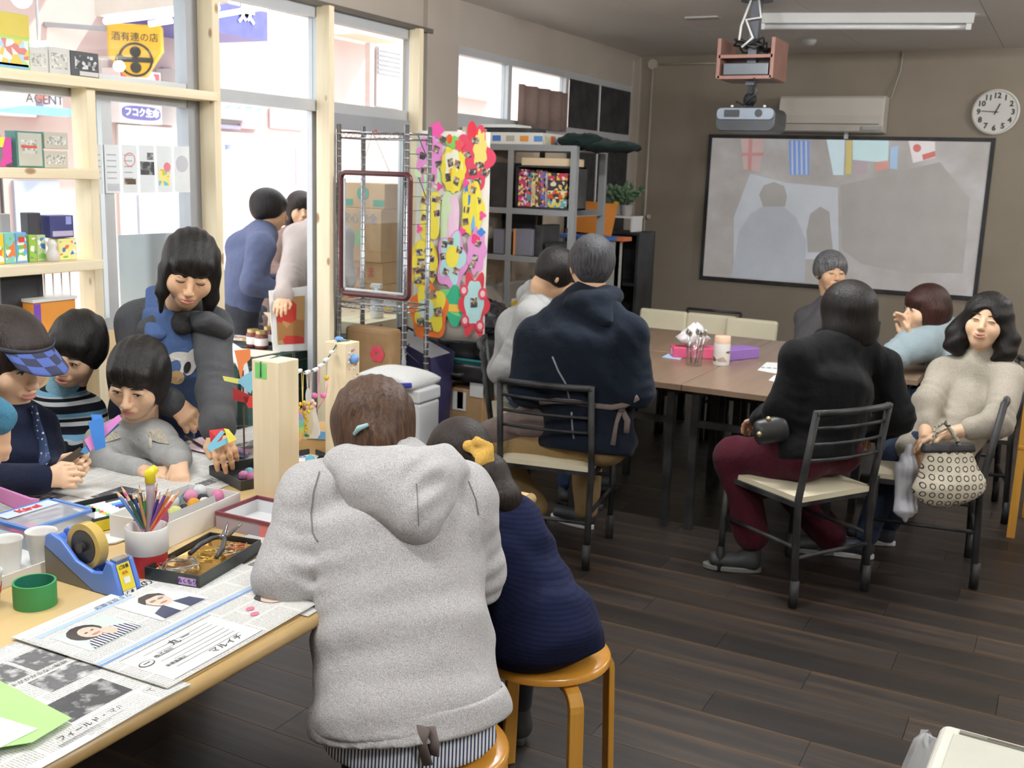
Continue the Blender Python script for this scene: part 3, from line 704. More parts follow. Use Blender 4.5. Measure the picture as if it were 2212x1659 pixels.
one('craft_leaflet',MB().prism([(-.16,-.06),(.14,-.1),(.2,.08),(-.1,.1)],.004,p,(1,.3,0),(-.3,1,0)),M('leaflet_beige',(226,214,196),.8),'beige leaflet lying on the tartan cloth','leaflet')
p = at_x(600,700,-3.86); p[2] = .637
one('snack_pack',MB().prism([(-.12,-.04),(.1,-.06),(.12,.05),(-.1,.06)],.012,p+np.array([-.25,.02,0]),(1,.2,0),(-.2,1,0)),print_mat('snack_print',(206,190,170),[(160,110,90),(230,226,220),(190,150,100)],40,.7),'pack of small snacks on the tartan cloth','snack')
bg = MB(); pbag = at_x(490,716,-3.72); pbag[2] = .66
bg.tube([pbag+np.array([-.12,.02,.02]),pbag+UP(.03),pbag+np.array([.12,-.04,.02]),pbag+np.array([.17,-.05,-.08]),pbag+np.array([.16,-.06,-.2])],[.05,.06,.05,.03,.022],10,flat=.5)
one('carrier_bag',bg,haze_film('thin_bag_white',(238,238,240),.92),'white plastic carrier bag hanging over the tartan table edge','bag',smooth=True)
# picture card on the table end
pc = thing('picture_card','white picture card with a tan photograph leaning at the table end','card',tuple(at_z(615,705,.64)))
O = at_x(628,652,-3.66); O[2] = .80; MB().prism([(-.10,-.16),(.09,-.16),(.10,.19),(-.12,.17)],.006,O,(.55,.83,0),(0,0,1)).build('board',paper_w,pc)
MB().prism([(-.075,-.12),(.07,-.12),(.075,.14),(-.085,.13)],.002,O+np.array([.006,-.004,0]),(.55,.83,0),(0,0,1)).build('photo',print_mat('tan_photo',(190,150,96),[(170,120,70),(200,60,50)],9,.4),pc)
# bench with stacked cartons behind the glass door
bn = thing('street_bench','pale wooden trestle bench behind the glass door','bench',(-4.3,6.1,-.12))
MB().box(-4.75,-3.75,5.2,7.0,.60,.69).build('top',pine_y,bn)
for q in ((-3.85,5.27),(-3.85,6.9),(-4.65,5.27),(-4.65,6.9)): MB().box(q[0]-.04,q[0]+.04,q[1]-.04,q[1]+.04,-.12,.6).build('leg',pine,bn)
c0 = at_x(826,600,-4.12)
spec = [(.69,.155,'carton with red and violet print at the bottom of the stack','こだま',(196,70,62)),(.845,.15,'carton with red and violet print, second from the bottom','こだま',(196,70,62)),(.995,.36,'tall carton with a green round mark in the middle of the stack','安心安全',(110,130,160)),(1.355,.17,'carton with a green tree picture on top of the stack','',(40,140,110))]
for i,(z,h,lab,s,cl) in enumerate(spec):
 sh = [0,.0,-.02,.02][i]; t = thing('carton',lab,'carton',(c0[0]-.2,c0[1]+.15,z),group='cartons stacked on the street bench')
 ya,yb_,xa,xb = c0[1]+sh,c0[1]+sh+.36,c0[0]-.36,c0[0]
 MB().box(xa,xb,ya,yb_,z+.002,z+h).build('body',card,t,bevel=.004)
 MB().box((xa+xb)/2-.025,(xa+xb)/2+.025,ya-.001,yb_+.001,z+h-.05,z+h+.001).build('tape',M('carton_tape',(176,146,108),.4),t)
 inkm = M('carton_ink_%d' % i,cl,.7)
 if s: text(s,.085 if i < 2 else .075,inkm,t,((xa+xb)/2,ya-.002,z+h*(.5 if i < 2 else .8)),(1,0,0),GZ)
 if i == 2: MB().lathe([(0,0),(.055,0),(.055,.002),(0,.002)],24,((xa+xb)/2,ya-.0005,z+.16),ROT).build('round_mark',M('carton_green',(120,170,110),.7),t)
 if i == 3:
  MB().lathe([(0,0),(.05,0),(.05,.002),(0,.002)],10,((xa+xb)/2,ya-.0005,z+.10),ROT).build('tree_mark',inkm,t)
  for q in (-.13,.13): MB().box((xa+xb)/2+q-.045,(xa+xb)/2+q+.045,ya-.002,ya,z+.015,z+.06).build('green_bar',inkm,t)
# ================================================================== tables, chairs, stools
TZ = .70
top_m = wood('birch_tabletop',(206,174,118),(222,194,140),.5,'Y',.38,.15,perobj=.02)
edge_m = M('tabletop_edge',(190,158,104),.35,0,.05)
ct = thing('craft_table','long birch craft table with a rounded front edge covered in newspapers','table',(-1.93,1.7,0))
MB().box(-2.56,-1.318,.25,2.66,TZ-.034,TZ).build('top',top_m,ct,bevel=.006)
MB().tube([(-1.316,.25,TZ-.017),(-1.316,2.66,TZ-.017)],.017,14).build('edge_band',edge_m,ct,smooth=True)
for x,y in ((-2.5,.35),(-1.42,.35),(-2.5,2.58),(-1.42,2.58)): MB().cyl((x,y,0),(x,y,TZ-.034),.016,10).build('leg',black_metal,ct,smooth=True)
for x in (-2.5,-1.42): MB().cyl((x,.35,.62),(x,2.58,.62),.012,8).build('apron_bar',black_metal,ct,smooth=True)
walnut = wood('walnut_tabletop',(128,106,88),(150,126,104),.5,'Y',.34,.1,perobj=.05)
def meet_table(x0,x1,y0,y1,label):
 t = thing('meeting_table',label,'table',((x0+x1)/2,(y0+y1)/2,0),group='walnut tables pushed together')
 MB().box(x0+.002,x1-.002,y0+.002,y1-.002,TZ-.03,TZ).build('top',walnut,t,bevel=.003)
 for x in (x0+.06,x1-.06):
  for y in (y0+.06,y1-.06): MB().box(x-.0175,x+.0175,y-.0175,y+.0175,0,TZ-.03).build('leg',black_metal,t)
 for y in (y0+.06,y1-.06): MB().box(x0+.06,x1-.06,y-.012,y+.012,TZ-.20,TZ-.17).build('rail',black_metal,t)
 for x in (x0+.06,x1-.06): MB().box(x-.012,x+.012,y0+.06,y1-.06,TZ-.07,TZ-.03).build('rail',black_metal,t)
SEAM = -1.50
meet_table(SEAM-.60,SEAM,4.53,5.36,'near left walnut table in front of the man in navy')
meet_table(SEAM,SEAM+.74,4.53,5.36,'near right walnut table beside the woman in black')
meet_table(SEAM-.95,SEAM,5.37,6.2,'far left walnut table with empty chairs behind it')
meet_table(SEAM,SEAM+.92,5.37,6.2,'far right walnut table in front of the grey haired person')
# ---- black metal cafe chairs with cream seats (local: faces +y, origin on the floor under the seat middle)
def chair(label,loc,rz,padded=False,group='black metal cafe chairs'):
 t = thing('cafe_chair',label,'chair',loc,rz,group,local=True)
 W2,D2,SH,BH = (.155 if padded else .20),.20,.43,(.72 if padded else .79)
 for s in (-1,1):
  MB().tube([(s*W2,-D2-.02,0),(s*W2,-D2,SH),(s*(W2-.005),-D2-.05,BH)],.0145,8).build('back_post',black_metal,t,smooth=True)
  MB().tube([(s*W2,D2+.01,0),(s*W2,D2,SH)],.0135,8).build('leg',black_metal,t,smooth=True)
  for yy in (-D2-.02,D2+.01): MB().cyl((s*W2,yy,0),(s*W2,yy,.11),.018,8).build('foot_sleeve',black_metal,t,smooth=True)
  MB().tube([(s*W2,-D2-.01,.24),(s*W2,D2,.24)],.009,6).build('stretcher',black_metal,t,smooth=True)
 MB().tube([(-W2,-D2-.012,.2),(W2,-D2-.012,.2)],.009,6).build('stretcher',black_metal,t,smooth=True)
 MB().tube([(-W2,D2,.3),(W2,D2,.3)],.009,6).build('stretcher',black_metal,t,smooth=True)
 MB().box(-W2-.01,W2+.01,-D2,D2+.02,SH-.03,SH-.01).build('seat_frame',black_metal,t)
 n = 9; vs = []; fs = []
 for zz in (0,1):
  for i in range(n):
   for j in range(n):
    a = -1+2*i/(n-1); b = -1+2*j/(n-1)
    k = 1-.06*max(abs(a),abs(b))**6
    vs.append((a*(W2+.012)*k,b*(D2+.015)*k,SH-.012+(.022+.014*(1-abs(a)**4)*(1-abs(b)**4)*1.0 if zz else 0)))
 for i in range(n-1):
  for j in range(n-1):
   q = i*n+j; fs.append((q,q+1,q+n+1,q+n)); Q = n*n+q; fs.append((Q,Q+n,Q+n+1,Q+1))
 def ringi(b):
  r = [b+i for i in range(n)]+[b+(i+1)*n+n-1 for i in range(n-1)]+[b+(n-1)*n+n-2-i for i in range(n-1)]+[b+(n-2-i)*n for i in range(n-2)]
  return r
 r0,r1 = ringi(0),ringi(n*n); k = len(r0)
 for i in range(k): fs.append((r0[i],r1[i],r1[(i+1) % k],r0[(i+1) % k]))
 link_mesh('seat_pad',vs,fs,cream_vinyl,t,True,auto=50)
 if padded:
  MB().cbox((0,-D2-.025,.665),(2*W2+.03,.045,.16),rotm('X',.11)).build('back_pad',cream_vinyl,t,bevel=.02,segs=4)
  if 'tissue' in label:
   for s in (-1,1): MB().tube([(s*(W2+.03),-D2-.06,.45),(s*(W2+.03),-D2-.065,.765)],.0105,8).build('frame_post',black_metal,t,smooth=True)
   MB().tube([(-W2-.03,-D2-.065,.765),(W2+.03,-D2-.065,.765)],.009,8).build('top_rail',black_metal,t,smooth=True)
 else:
  for zz,r in ((BH-.01,.0145),(.72,.007),(.655,.007),(.59,.007)):
   yy = -D2-.05*(zz-SH)/(BH-SH)
   MB().tube([(-W2,yy,zz),(-W2*.5,yy-.018,zz),(0,yy-.024,zz),(W2*.5,yy-.018,zz),(W2,yy,zz)],r,6).build('back_slat' if r < .01 else 'top_rail',black_metal,t,smooth=True)
 return t
def chair_by_back_feet(pa,pb,label,**kw):
 """pa, pb: floor points of the left and right back legs as seen from behind the chair"""
 pa = np.array(pa)[:2]; pb = np.array(pb)[:2]; r = pb-pa; r /= np.linalg.norm(r); f = np.array([-r[1],r[0]])
 c = (pa+pb)/2+f*.22; return chair(label,(c[0],c[1],0),math.atan2(-f[0],f[1]),**kw),c,f
CH_MAN,c_man,f_man = chair_by_back_feet((-2.03,3.78),(-1.64,3.845),'black cafe chair under the man in the navy hoodie')
CH_BLK,c_blk,f_blk = chair_by_back_feet((-.775,3.945),(-.59,4.24),'black cafe chair under the woman in the black jacket')
chair('black cafe chair under the person in the light grey hoodie',(-2.34,4.68,0),math.radians(-62))
chair_by_back_feet((-.19,4.55),(-.24,4.92),'black cafe chair under the woman in the cream jumper')
chair('black cafe chair under the woman in the pale blue hoodie',(-.38,5.72,0),math.radians(100))
chair('black cafe chair under the grey haired person',(-1.22,6.60,0),math.radians(176))
for (u,v),lab in (((1430,690),'empty padded chair behind the table, nearest the left corner'),((1534,697),'empty padded chair behind the tissue box'),((1625,712),'empty padded chair nearest the grey haired person')):
 p = at_z(u,v,.80); k = 1.0
 d = ray(u,v); s = 6.75/d[1]; q = CAM_POS+d*s
 chair(lab,(q[0],6.55 if u < 1600 else 6.5,0),math.radians(180),True,group='empty padded chairs behind the tables')
# ---- bentwood stools
honey = wood('honey_plywood',(204,138,44),(224,160,66),.6,'X',.25,.5,perobj=.03)
honey_z = wood('honey_bentwood',(206,146,54),(226,170,76),.6,'Z',.28,.4,perobj=.03)
def stool(label,loc,rz):
 t = thing('bentwood_stool',label,'stool',loc,rz,'honey bentwood stools',local=True)
 H = .44; R = .17
 MB().lathe([(0,H-.028),(R-.012,H-.028),(R,H-.02),(R,H-.008),(R-.006,H-.001),(R-.03,H),(0,H-.002)],48).build('seat',honey,t,smooth=True,auto=50)
 for k in range(4):
  a = PI/4+k*PI/2; d = np.array([math.cos(a),math.sin(a),0]); sd = np.array([-d[1],d[0],0])
  pts = [d*.06+UP(H-.036),d*.13+UP(H-.036)]
  for q in np.linspace(0,PI/2,6): pts.append(d*(.145+.045*math.sin(q))+np.array([0,0,H-.036-.045*(1-math.cos(q))]))
  pts.append(d*.205+UP(0.0))
  vs = []; fs = []
  for i,p in enumerate(pts):
   tg = pts[min(i+1,len(pts)-1)]-pts[max(i-1,0)]; tg /= np.linalg.norm(tg); nn = np.cross(sd,tg)
   for (a1,b1) in ((-1,-1),(1,-1),(1,1),(-1,1)): vs.append(p+sd*a1*.019+nn*b1*.0085)
  for i in range(len(pts)-1):
   for j in range(4): fs.append((i*4+j,i*4+(j+1) % 4,i*4+4+(j+1) % 4,i*4+4+j))
  fs += [(3,2,1,0),tuple(len(vs)-4+j for j in range(4))]
  link_mesh('leg',vs,fs,honey_z,t,bevel=.003)
 return t
ST_W = (-1.07,1.72); ST_G = (-1.06,2.25)
stool('honey bentwood stool under the woman in the grey hoodie',(ST_W[0],ST_W[1],0),.35)
stool('honey bentwood stool under the girl with the yellow bow',(ST_G[0],ST_G[1],0),.10)
# ================================================================== things on the craft table
def newsprint(name,tint=(226,225,220)):
 if name in _MATS: return _MATS[name]
 m = bpy.data.materials.new(name); _MATS[name] = m; k = NT(m); mp = k.coord('UV')
 # blocks of text separated by white gutters
 br = k.add('TexBrick'); br.inputs['Scale'].default_value = 1.0; br.offset = .35; br.squash = 1
 br.inputs['Mortar Size'].default_value = .0035; br.inputs['Brick Width'].default_value = .105; br.inputs['Row Height'].default_value = .062
 br.inputs['Color1'].default_value = (1,1,1,1); br.inputs['Color2'].default_value = (.7,.7,.7,1); br.inputs['Mortar'].default_value = (.15,.15,.15,1)
 k.link(mp,'Vector',br,'Vector')
 sx = k.add('SeparateXYZ'); k.link(mp,'Vector',sx,'Vector')
 mu = k.add('Math',operation='MULTIPLY'); mu.inputs[1].default_value = 2*PI/.0052; k.link(sx,'X',mu,0)
 sn = k.add('Math',operation='SINE'); k.link(mu,0,sn,0)
 nz = k.add('TexNoise'); nz.inputs['Scale'].default_value = 420; nz.inputs['Detail'].default_value = 2; k.link(mp,'Vector',nz,'Vector')
 th = k.add('Math',operation='GREATER_THAN'); th.inputs[1].default_value = .47; k.link(nz,'Fac',th,0)
 s2 = k.add('Math',operation='GREATER_THAN'); s2.inputs[1].default_value = -.1; k.link(sn,0,s2,0)
 a = k.add('Math',operation='MULTIPLY'); k.link(th,0,a,0); k.link(s2,0,a,1)
 b = k.add('Math',operation='MULTIPLY'); k.link(a,0,b,0); k.link(br,'Color',b,1)
 c = k.add('Math',operation='MULTIPLY'); c.inputs[1].default_value = .62; k.link(b,0,c,0)
 mx = k.add('MixRGB'); k.link(c,0,mx,'Fac'); mx.inputs['Color1'].default_value = lin(tint); mx.inputs['Color2'].default_value = lin((92,92,96))
 k.link(mx,'Color',k.b,'Base Color'); k.b.inputs['Roughness'].default_value = .85; return m
NP = newsprint('newsprint')
RX,RY = np.array([0,1.,0]),np.array([-1.,0,0])      # reading direction and page-up on the table
def news_sheet(name,label,O,ang,w,h,z,wav=.004,over=0.0,seed=0):
 """a sheet with its lower left corner at O (x, y), reading direction turned by ang; slightly wavy"""
 X = rotm('Z',ang)@RX; Y = rotm('Z',ang)@RY; n,m_ = 40,24; vs = []; uv = []; fs = []; r = np.random.RandomState(seed)
 ph = r.rand(6)*6
 for i in range(n+1):
  for j in range(m_+1):
   a,b = i/n*w,j/m_*h
   dz = wav*(.5+.5*math.sin(a*9+ph[0]+b*6))*(.35+.65*abs(math.sin(b*5+ph[1])))*(1-math.exp(-((w-a)*(a)+.002)*30))
   if b < .05: dz += over*(1-b/.05)**2*(.5+.5*math.sin(a*16+ph[2]))
   p = np.array([O[0],O[1],z+.0005+dz])+X*a+Y*b; vs.append(p); uv.append((a,b))
 for i in range(n):
  for j in range(m_): q = i*(m_+1)+j; fs.append((q,q+m_+1,q+m_+2,q+1))
 o = link_mesh(name,vs,fs,NP,None,True,loc=(vs[0][0],vs[0][1],z),uv=uv); _setp(o,label,'newspaper','newspapers spread on the craft table')
 s = o.modifiers.new('thick','SOLIDIFY'); s.thickness = .0004; s.offset = -1
 def place(a,b,lift=.0012):
  dz = wav*(.5+.5*math.sin(a*9+ph[0]+b*6))*(.35+.65*abs(math.sin(b*5+ph[1])))*(1-math.exp(-((w-a)*(a)+.002)*30))
  return np.array([O[0],O[1],z+dz+lift])+X*a+Y*b
 def patch(nm,mat,a0,b0,a1,b1,lift=.0010):
  """printed patch that follows the sheet"""
  k = 8; v2 = []; f2 = []; u2 = []
  for i in range(k+1):
   for j in range(k+1): aa = a0+(a1-a0)*i/k; bb = b0+(b1-b0)*j/k; v2.append(place(aa,bb,lift)); u2.append((i/k,j/k))
  for i in range(k):
   for j in range(k): q = i*(k+1)+j; f2.append((q,q+k+1,q+k+2,q+1))
  return link_mesh(nm,v2,f2,mat,o,True,uv=u2)
 def poly(nm,mat,pts,lift=.0016):
  return link_mesh(nm,[place(a,b,lift) for a,b in pts],[tuple(range(len(pts)))],mat,o)
 def words(s,size,mat,a,b,lift=.0022):
  P = place(a,b,lift); return text(s,size,mat,o,P,X,Y,'headline','LEFT',depth=.0001)
 return o,patch,poly,words
def bw(name,lo,hi,scale=9):
 if name in _MATS: return _MATS[name]
 m = bpy.data.materials.new(name); _MATS[name] = m; k = NT(m); mp = k.coord('Object'); nz = k.noise(mp,scale*4,5,.6)
 r = k.ramp(nz,'Fac',[(.3,lin(lo)),(.5,lin(mixc(lin(lo),lin(hi),.5)[:3])),(.68,lin(hi))]); k.link(r,'Color',k.b,'Base Color'); k.b.inputs['Roughness'].default_value = .85; return m
inkn = M('news_ink',(60,60,66),.8); inkb = M('news_blue',(110,150,206),.8); inkp = M('news_pink',(226,120,150),.8); white_n = M('news_white',(228,229,226),.85,0,.01)
skin_n = M('news_skin',(222,196,178),.85); hair_n = M('news_hair',(60,52,50),.85); navy_n = M('news_navy',(62,66,92),.85); photo_bw = bw('news_photo',(112,112,114),(206,206,206)); photo_bw2 = bw('news_photo_dark',(80,80,84),(186,186,186),6)
photo_c = bw('news_photo_warm',(110,96,84),(200,188,166),5)
# left page, lowest
o,patch,poly,words = news_sheet('newspaper','newspaper page with grey tree photographs at the near left table corner',(-1.30,.72),0,.56,.41,TZ,.004,.003,1)
for q in ((.36,.27,.44,.35),(.41,.18,.52,.245),(.28,.15,.37,.24),(.45,.27,.53,.35),(.20,.27,.30,.36)): patch('photo_print',photo_bw,*q)
patch('photo_print',photo_bw2,.36,.07,.49,.15); patch('blank_strip',white_n,.0,.0,.56,.02)
words('フィールド・マルシェにて',.017,inkn,.31,.042); words('環 所',.018,inkn,.40,.375); words('ミストがかからない秘訣',.013,inkn,.36,.255)
for k in range(5): patch('rule',inkn,.30,.028-.004*k,.54,.0292-.004*k)
# right page under the woman's arm
o,patch,poly,words = news_sheet('newspaper','newspaper page with a street photograph under the grey hoodie sleeve',(-1.31,1.62),.06,.55,.42,TZ+.001,.003,.002,2)
patch('photo_print',photo_bw,.02,.12,.20,.20); patch('photo_print',photo_c,.14,.30,.30,.37); patch('photo_print',photo_bw,.06,.24,.2,.29)
patch('photo_print',M('news_sky',(170,180,192),.8),.22,.22,.36,.28); words('お知らせ',.02,inkn,.05,.08)
# middle page with two portraits and the advertisement
o,patch,poly,words = news_sheet('newspaper','newspaper page with a laughing woman, a man in a suit and blue rules',(-1.318,1.24),.02,.53,.405,TZ+.006,.0035,.0,3)
patch('paper_margin',white_n,0,.38,.53,.405,.0008); patch('blue_rule',inkb,.0,.162,.53,.169); patch('blue_rule',M('news_paleblue',(176,200,232),.85),.0,.174,.52,.182); patch('blue_rule',M('news_paleblue',(176,200,232),.85),.02,.352,.26,.366)
def ell_pts(a,b,ra,rb,n=14,rot=0): return [(a+ra*math.cos(t)*math.cos(rot)-rb*math.sin(t)*math.sin(rot),b+ra*math.cos(t)*math.sin(rot)+rb*math.sin(t)*math.cos(rot)) for t in np.linspace(0,2*PI,n+1)[:-1]]
patch('portrait_ground',M('news_palegreen',(206,220,212),.85),.035,.225,.165,.335)
poly('portrait_hair',hair_n,ell_pts(.085,.30,.035,.036),.0018); poly('portrait_face',skin_n,ell_pts(.09,.292,.022,.027),.0024)
poly('portrait_clothes',stripes('news_striped_shirt',[(0,(60,62,84)),(.5,(226,226,226))],.008,'Y'),[(.045,.228),(.16,.228),(.158,.262),(.13,.282),(.10,.266),(.06,.262)],.0021)
poly('portrait_hand',skin_n,ell_pts(.115,.268,.014,.02),.0027)
poly('portrait_ground',M('news_grey_white',(222,222,224),.85),[(.20,.21),(.335,.21),(.335,.345),(.20,.345)],.0014)
poly('portrait_clothes',navy_n,[(.21,.213),(.325,.213),(.318,.252),(.28,.266),(.255,.266),(.218,.25)],.0019); poly('portrait_shirt',white_n,[(.255,.213),(.28,.213),(.282,.265),(.256,.265)],.0022)
poly('portrait_face',skin_n,ell_pts(.268,.292,.026,.034),.0025); poly('portrait_hair',hair_n,[(.238,.295),(.24,.32),(.255,.335),(.28,.335),(.297,.318),(.298,.30),(.285,.314),(.255,.314)],.0029)
for q in (.258,.279): poly('portrait_glasses',M('news_glasses',(150,128,116),.85),ell_pts(q,.296,.008,.004),.0032)
for a,b in ((.268,.275),(.092,.278),(.402,.087)): poly('portrait_mouth',M('news_mouth',(196,130,120),.85),ell_pts(a,b,.010,.003),.0033)
for a,b in ((.082,.294),(.098,.296),(.393,.103),(.409,.105)): poly('portrait_eye',hair_n,ell_pts(a,b,.004,.0018,8),.0033)
poly('portrait_face',skin_n,ell_pts(.40,.10,.024,.03),.0022); poly('portrait_hair',hair_n,[(.375,.105),(.378,.128),(.40,.137),(.424,.125),(.426,.108),(.41,.118),(.39,.118)],.0026); poly('portrait_hand',skin_n,ell_pts(.432,.08,.012,.03,rot=.3),.0026)
poly('pink_mark',inkp,ell_pts(.32,.075,.011,.008),.002); poly('pink_mark',inkp,ell_pts(.335,.10,.011,.008),.002); poly('pink_mark',M('news_magenta',(190,70,110),.8),[(.47,.085),(.50,.085),(.50,.115),(.47,.115)],.002)
patch('advert_frame',inkn,.03,.012,.27,.0135); patch('advert_frame',inkn,.03,.148,.27,.1495); patch('advert_ground',white_n,.03,.0135,.27,.148,.0008)
words('丸 一',.024,inkn,.13,.122); words('マルイチ',.022,inkn,.145,.032); words('株式会社',.012,inkn,.075,.105); words('新菱重機店',.010,inkn,.06,.06)
poly('advert_ring',inkn,ell_pts(.05,.10,.017,.012),.0014); poly('advert_ring',white_n,ell_pts(.05,.10,.0145,.0095),.0019); patch('advert_bar',inkn,.042,.0985,.058,.1015,.0024)
for k in range(7): patch('rule',M('news_rule',(120,120,126),.8),.07+.01*(k % 3),.045+.013*k if k < 4 else .05+.013*k,.24,.0462+.013*k if k < 4 else .0512+.013*k,.0013)
words('私の',.032,inkn,.28,.385); words('近藤正臣さん',.016,M('news_blue_dk',(70,100,150),.8),.17,.368)
# far sheets in front of the children
o,patch,poly,words = news_sheet('newspaper','newspaper in front of the small girl in grey',(-2.07,1.92),.05,.54,.46,TZ+.001,.003,0,5)
patch('photo_print',photo_bw2,.02,.16,.14,.25); patch('photo_print',photo_bw,.25,.05,.33,.09); words('AOと',.03,inkn,.13,.07); patch('photo_print',photo_c,.01,.04,.10,.10); words('ふるさと',.022,inkn,.3,.015)
o,patch,poly,words = news_sheet('newspaper','newspaper with colour photographs at the far left of the craft table',(-2.08,1.42),.0,.52,.46,TZ,.003,0,6)
patch('photo_print',photo_c,.20,.20,.30,.28); patch('photo_print',print_mat('news_colour',(190,170,160),[(120,80,110),(90,80,100),(206,160,170)],40,.7),.31,.18,.40,.24); patch('photo_print',M('news_bluehead',(110,120,190),.8),.2,.3,.26,.33); words('市の催しのお知らせ',.022,inkn,.36,.13); patch('photo_print',photo_bw,.36,.30,.5,.36)
o,patch,poly,words = news_sheet('newspaper','newspaper lying under the paper cut outs before the apron woman',(-2.12,2.42),-.08,.5,.43,TZ,.003,0,7)
patch('photo_print',photo_bw,.1,.2,.22,.28)
# ---- tape, dispenser, cups
gt_c = at_z(68,1296,TZ); gt_c = np.array([-1.83,1.37,TZ])
t = thing('green_tape_roll','roll of green tape lying at the table corner','tape roll',tuple(gt_c))
MB().lathe([(.0385,.0),(.043,.0),(.043,.052),(.0385,.052)],40,gt_c).build('tape',M('green_tape',(52,148,82),.45,0,.04),t,smooth=True,auto=40)
MB().lathe([(.0383,.0),(.0383,.052)],40,gt_c).build('core',M('tape_core_teal',(16,128,108),.6),t,smooth=True)
td = thing('tape_dispenser','blue and grey desk tape dispenser with a yellow label','tape dispenser',(-1.82,1.51,TZ))
dx0,dy0,DW = -1.935,1.478,.060
blue_p = M('dispenser_blue',(92,134,222),.28,0,.03); grey_p = M('dispenser_grey',(104,102,98),.5)
def prof(mb,pts,w,y0): return mb.prism([(p[0],p[1]) for p in pts],w,(dx0,y0+w,TZ+.0005),(1,0,0),(0,0,1))
prof(MB(),[(0,0),(.15,0),(.0,.075)],DW-.002,dy0+.001).build('base',grey_p,td)
for yy in (dy0,dy0+DW-.012):
 prof(MB(),[(.0,.075),(.15,.0),(.235,0),(.232,.02),(.212,.075),(.196,.078),(.18,.05),(.15,.045),(.10,.06),(.055,.098),(.02,.108),(.004,.10)],.012,yy).build('side_shell',blue_p,td,bevel=.004)
prof(MB(),[(.0,.078),(.15,.003),(.165,.003),(.02,.082),(.008,.095),(.002,.09)],DW-.024,dy0+.012).build('floor_shell',blue_p,td)
prof(MB(),[(.175,.003),(.234,.003),(.230,.02),(.211,.074),(.197,.076)],DW-.024,dy0+.012).build('front_block',blue_p,td,bevel=.003)
tcx = np.array([dx0+.105,dy0+DW/2,TZ+.088]); RYm = np.stack([(1,0,0),(0,0,1),(0,-1,0)],1).astype(float)
MB().lathe([(.038,-.012),(.052,-.012),(.052,.012),(.038,.012),(.038,-.012)],40,tcx,RYm).build('tape_roll',M('clear_tape',(206,176,96),.2,0,.04),td,smooth=True,auto=40)
MB().lathe([(.010,-.013),(.037,-.013),(.037,.013),(.010,.013),(.010,-.013)],32,tcx,RYm).build('reel',M('reel_black',(40,38,38),.4),td,smooth=True,auto=40)
MB().lathe([(0,-.024),(.011,-.024),(.011,.024),(0,.024)],16,tcx,RYm).build('axle',black_plastic,td,smooth=True,auto=40)
MB().box(dx0+.194,dx0+.214,dy0+.012,dy0+DW-.012,TZ+.076,TZ+.080).build('cutter',M('steel_blade',(190,190,190),.25,.9),td)
N1 = np.array([.055,0,.019]); N1 /= np.linalg.norm(N1); LU = np.cross(N1,(0,1,0)); LU = LU if LU[2] > 0 else -LU
Lc = np.array([dx0+.2235,dy0+DW/2-.004,TZ+.043])
lb = decal('label',M('label_yellow',(236,214,40),.5),td,Lc+N1*.0012,(0,1,0),LU,.034,.058)
text('ご注意',.009,ink,lb,Lc+N1*.0025+LU*.021,(0,1,0),LU); text('刃先',.008,M('label_red',(214,110,60),.6),lb,Lc+N1*.0025+LU*.008,(0,1,0),LU)
decal('label_picture',paper_w,lb,Lc+N1*.0022-LU*.008,(0,1,0),LU,.016,.014); text('仁 進',.009,ink,td,Lc+N1*.0022-LU*.036,(0,1,0),LU)
decal('label_white',paper_w,td,Lc+N1*.0010-LU*.036,(0,1,0),LU,.034,.012)
def paper_cup(label,p,mat):
 p = np.array(p); t = thing('paper_cup',label,'cup',tuple(p),group='paper cups on the craft table')
 MB().lathe([(.0,.004),(.024,.004),(.0245,.0),(.0255,.0),(.0335,.072),(.0355,.074),(.035,.077),(.0325,.075),(.0315,.070),(.0235,.006),(0,.006)],28,p).build('cup_wall',mat,t,smooth=True,auto=60)
 return t
cupw = M('cup_white',(238,236,232),.55,0,.02)
paper_cup('right one of the two plain white paper cups in the tray',(-2.01,1.53,TZ+.004),cupw)
paper_cup('left one of the two plain white paper cups in the tray',(-2.03,1.455,TZ+.004),cupw)
p = np.array((-1.905,1.31,TZ+.0005)); t = paper_cup('paper cup with a red print, cut by the left edge',p,cupw)
MB().lathe([(.0305,.03),(.032,.05)],28,p+np.array([.0006,-.0006,0])).build('red_print',print_mat('cup_red_print',(238,236,232),[(206,60,50)],90,.5),t,smooth=True)
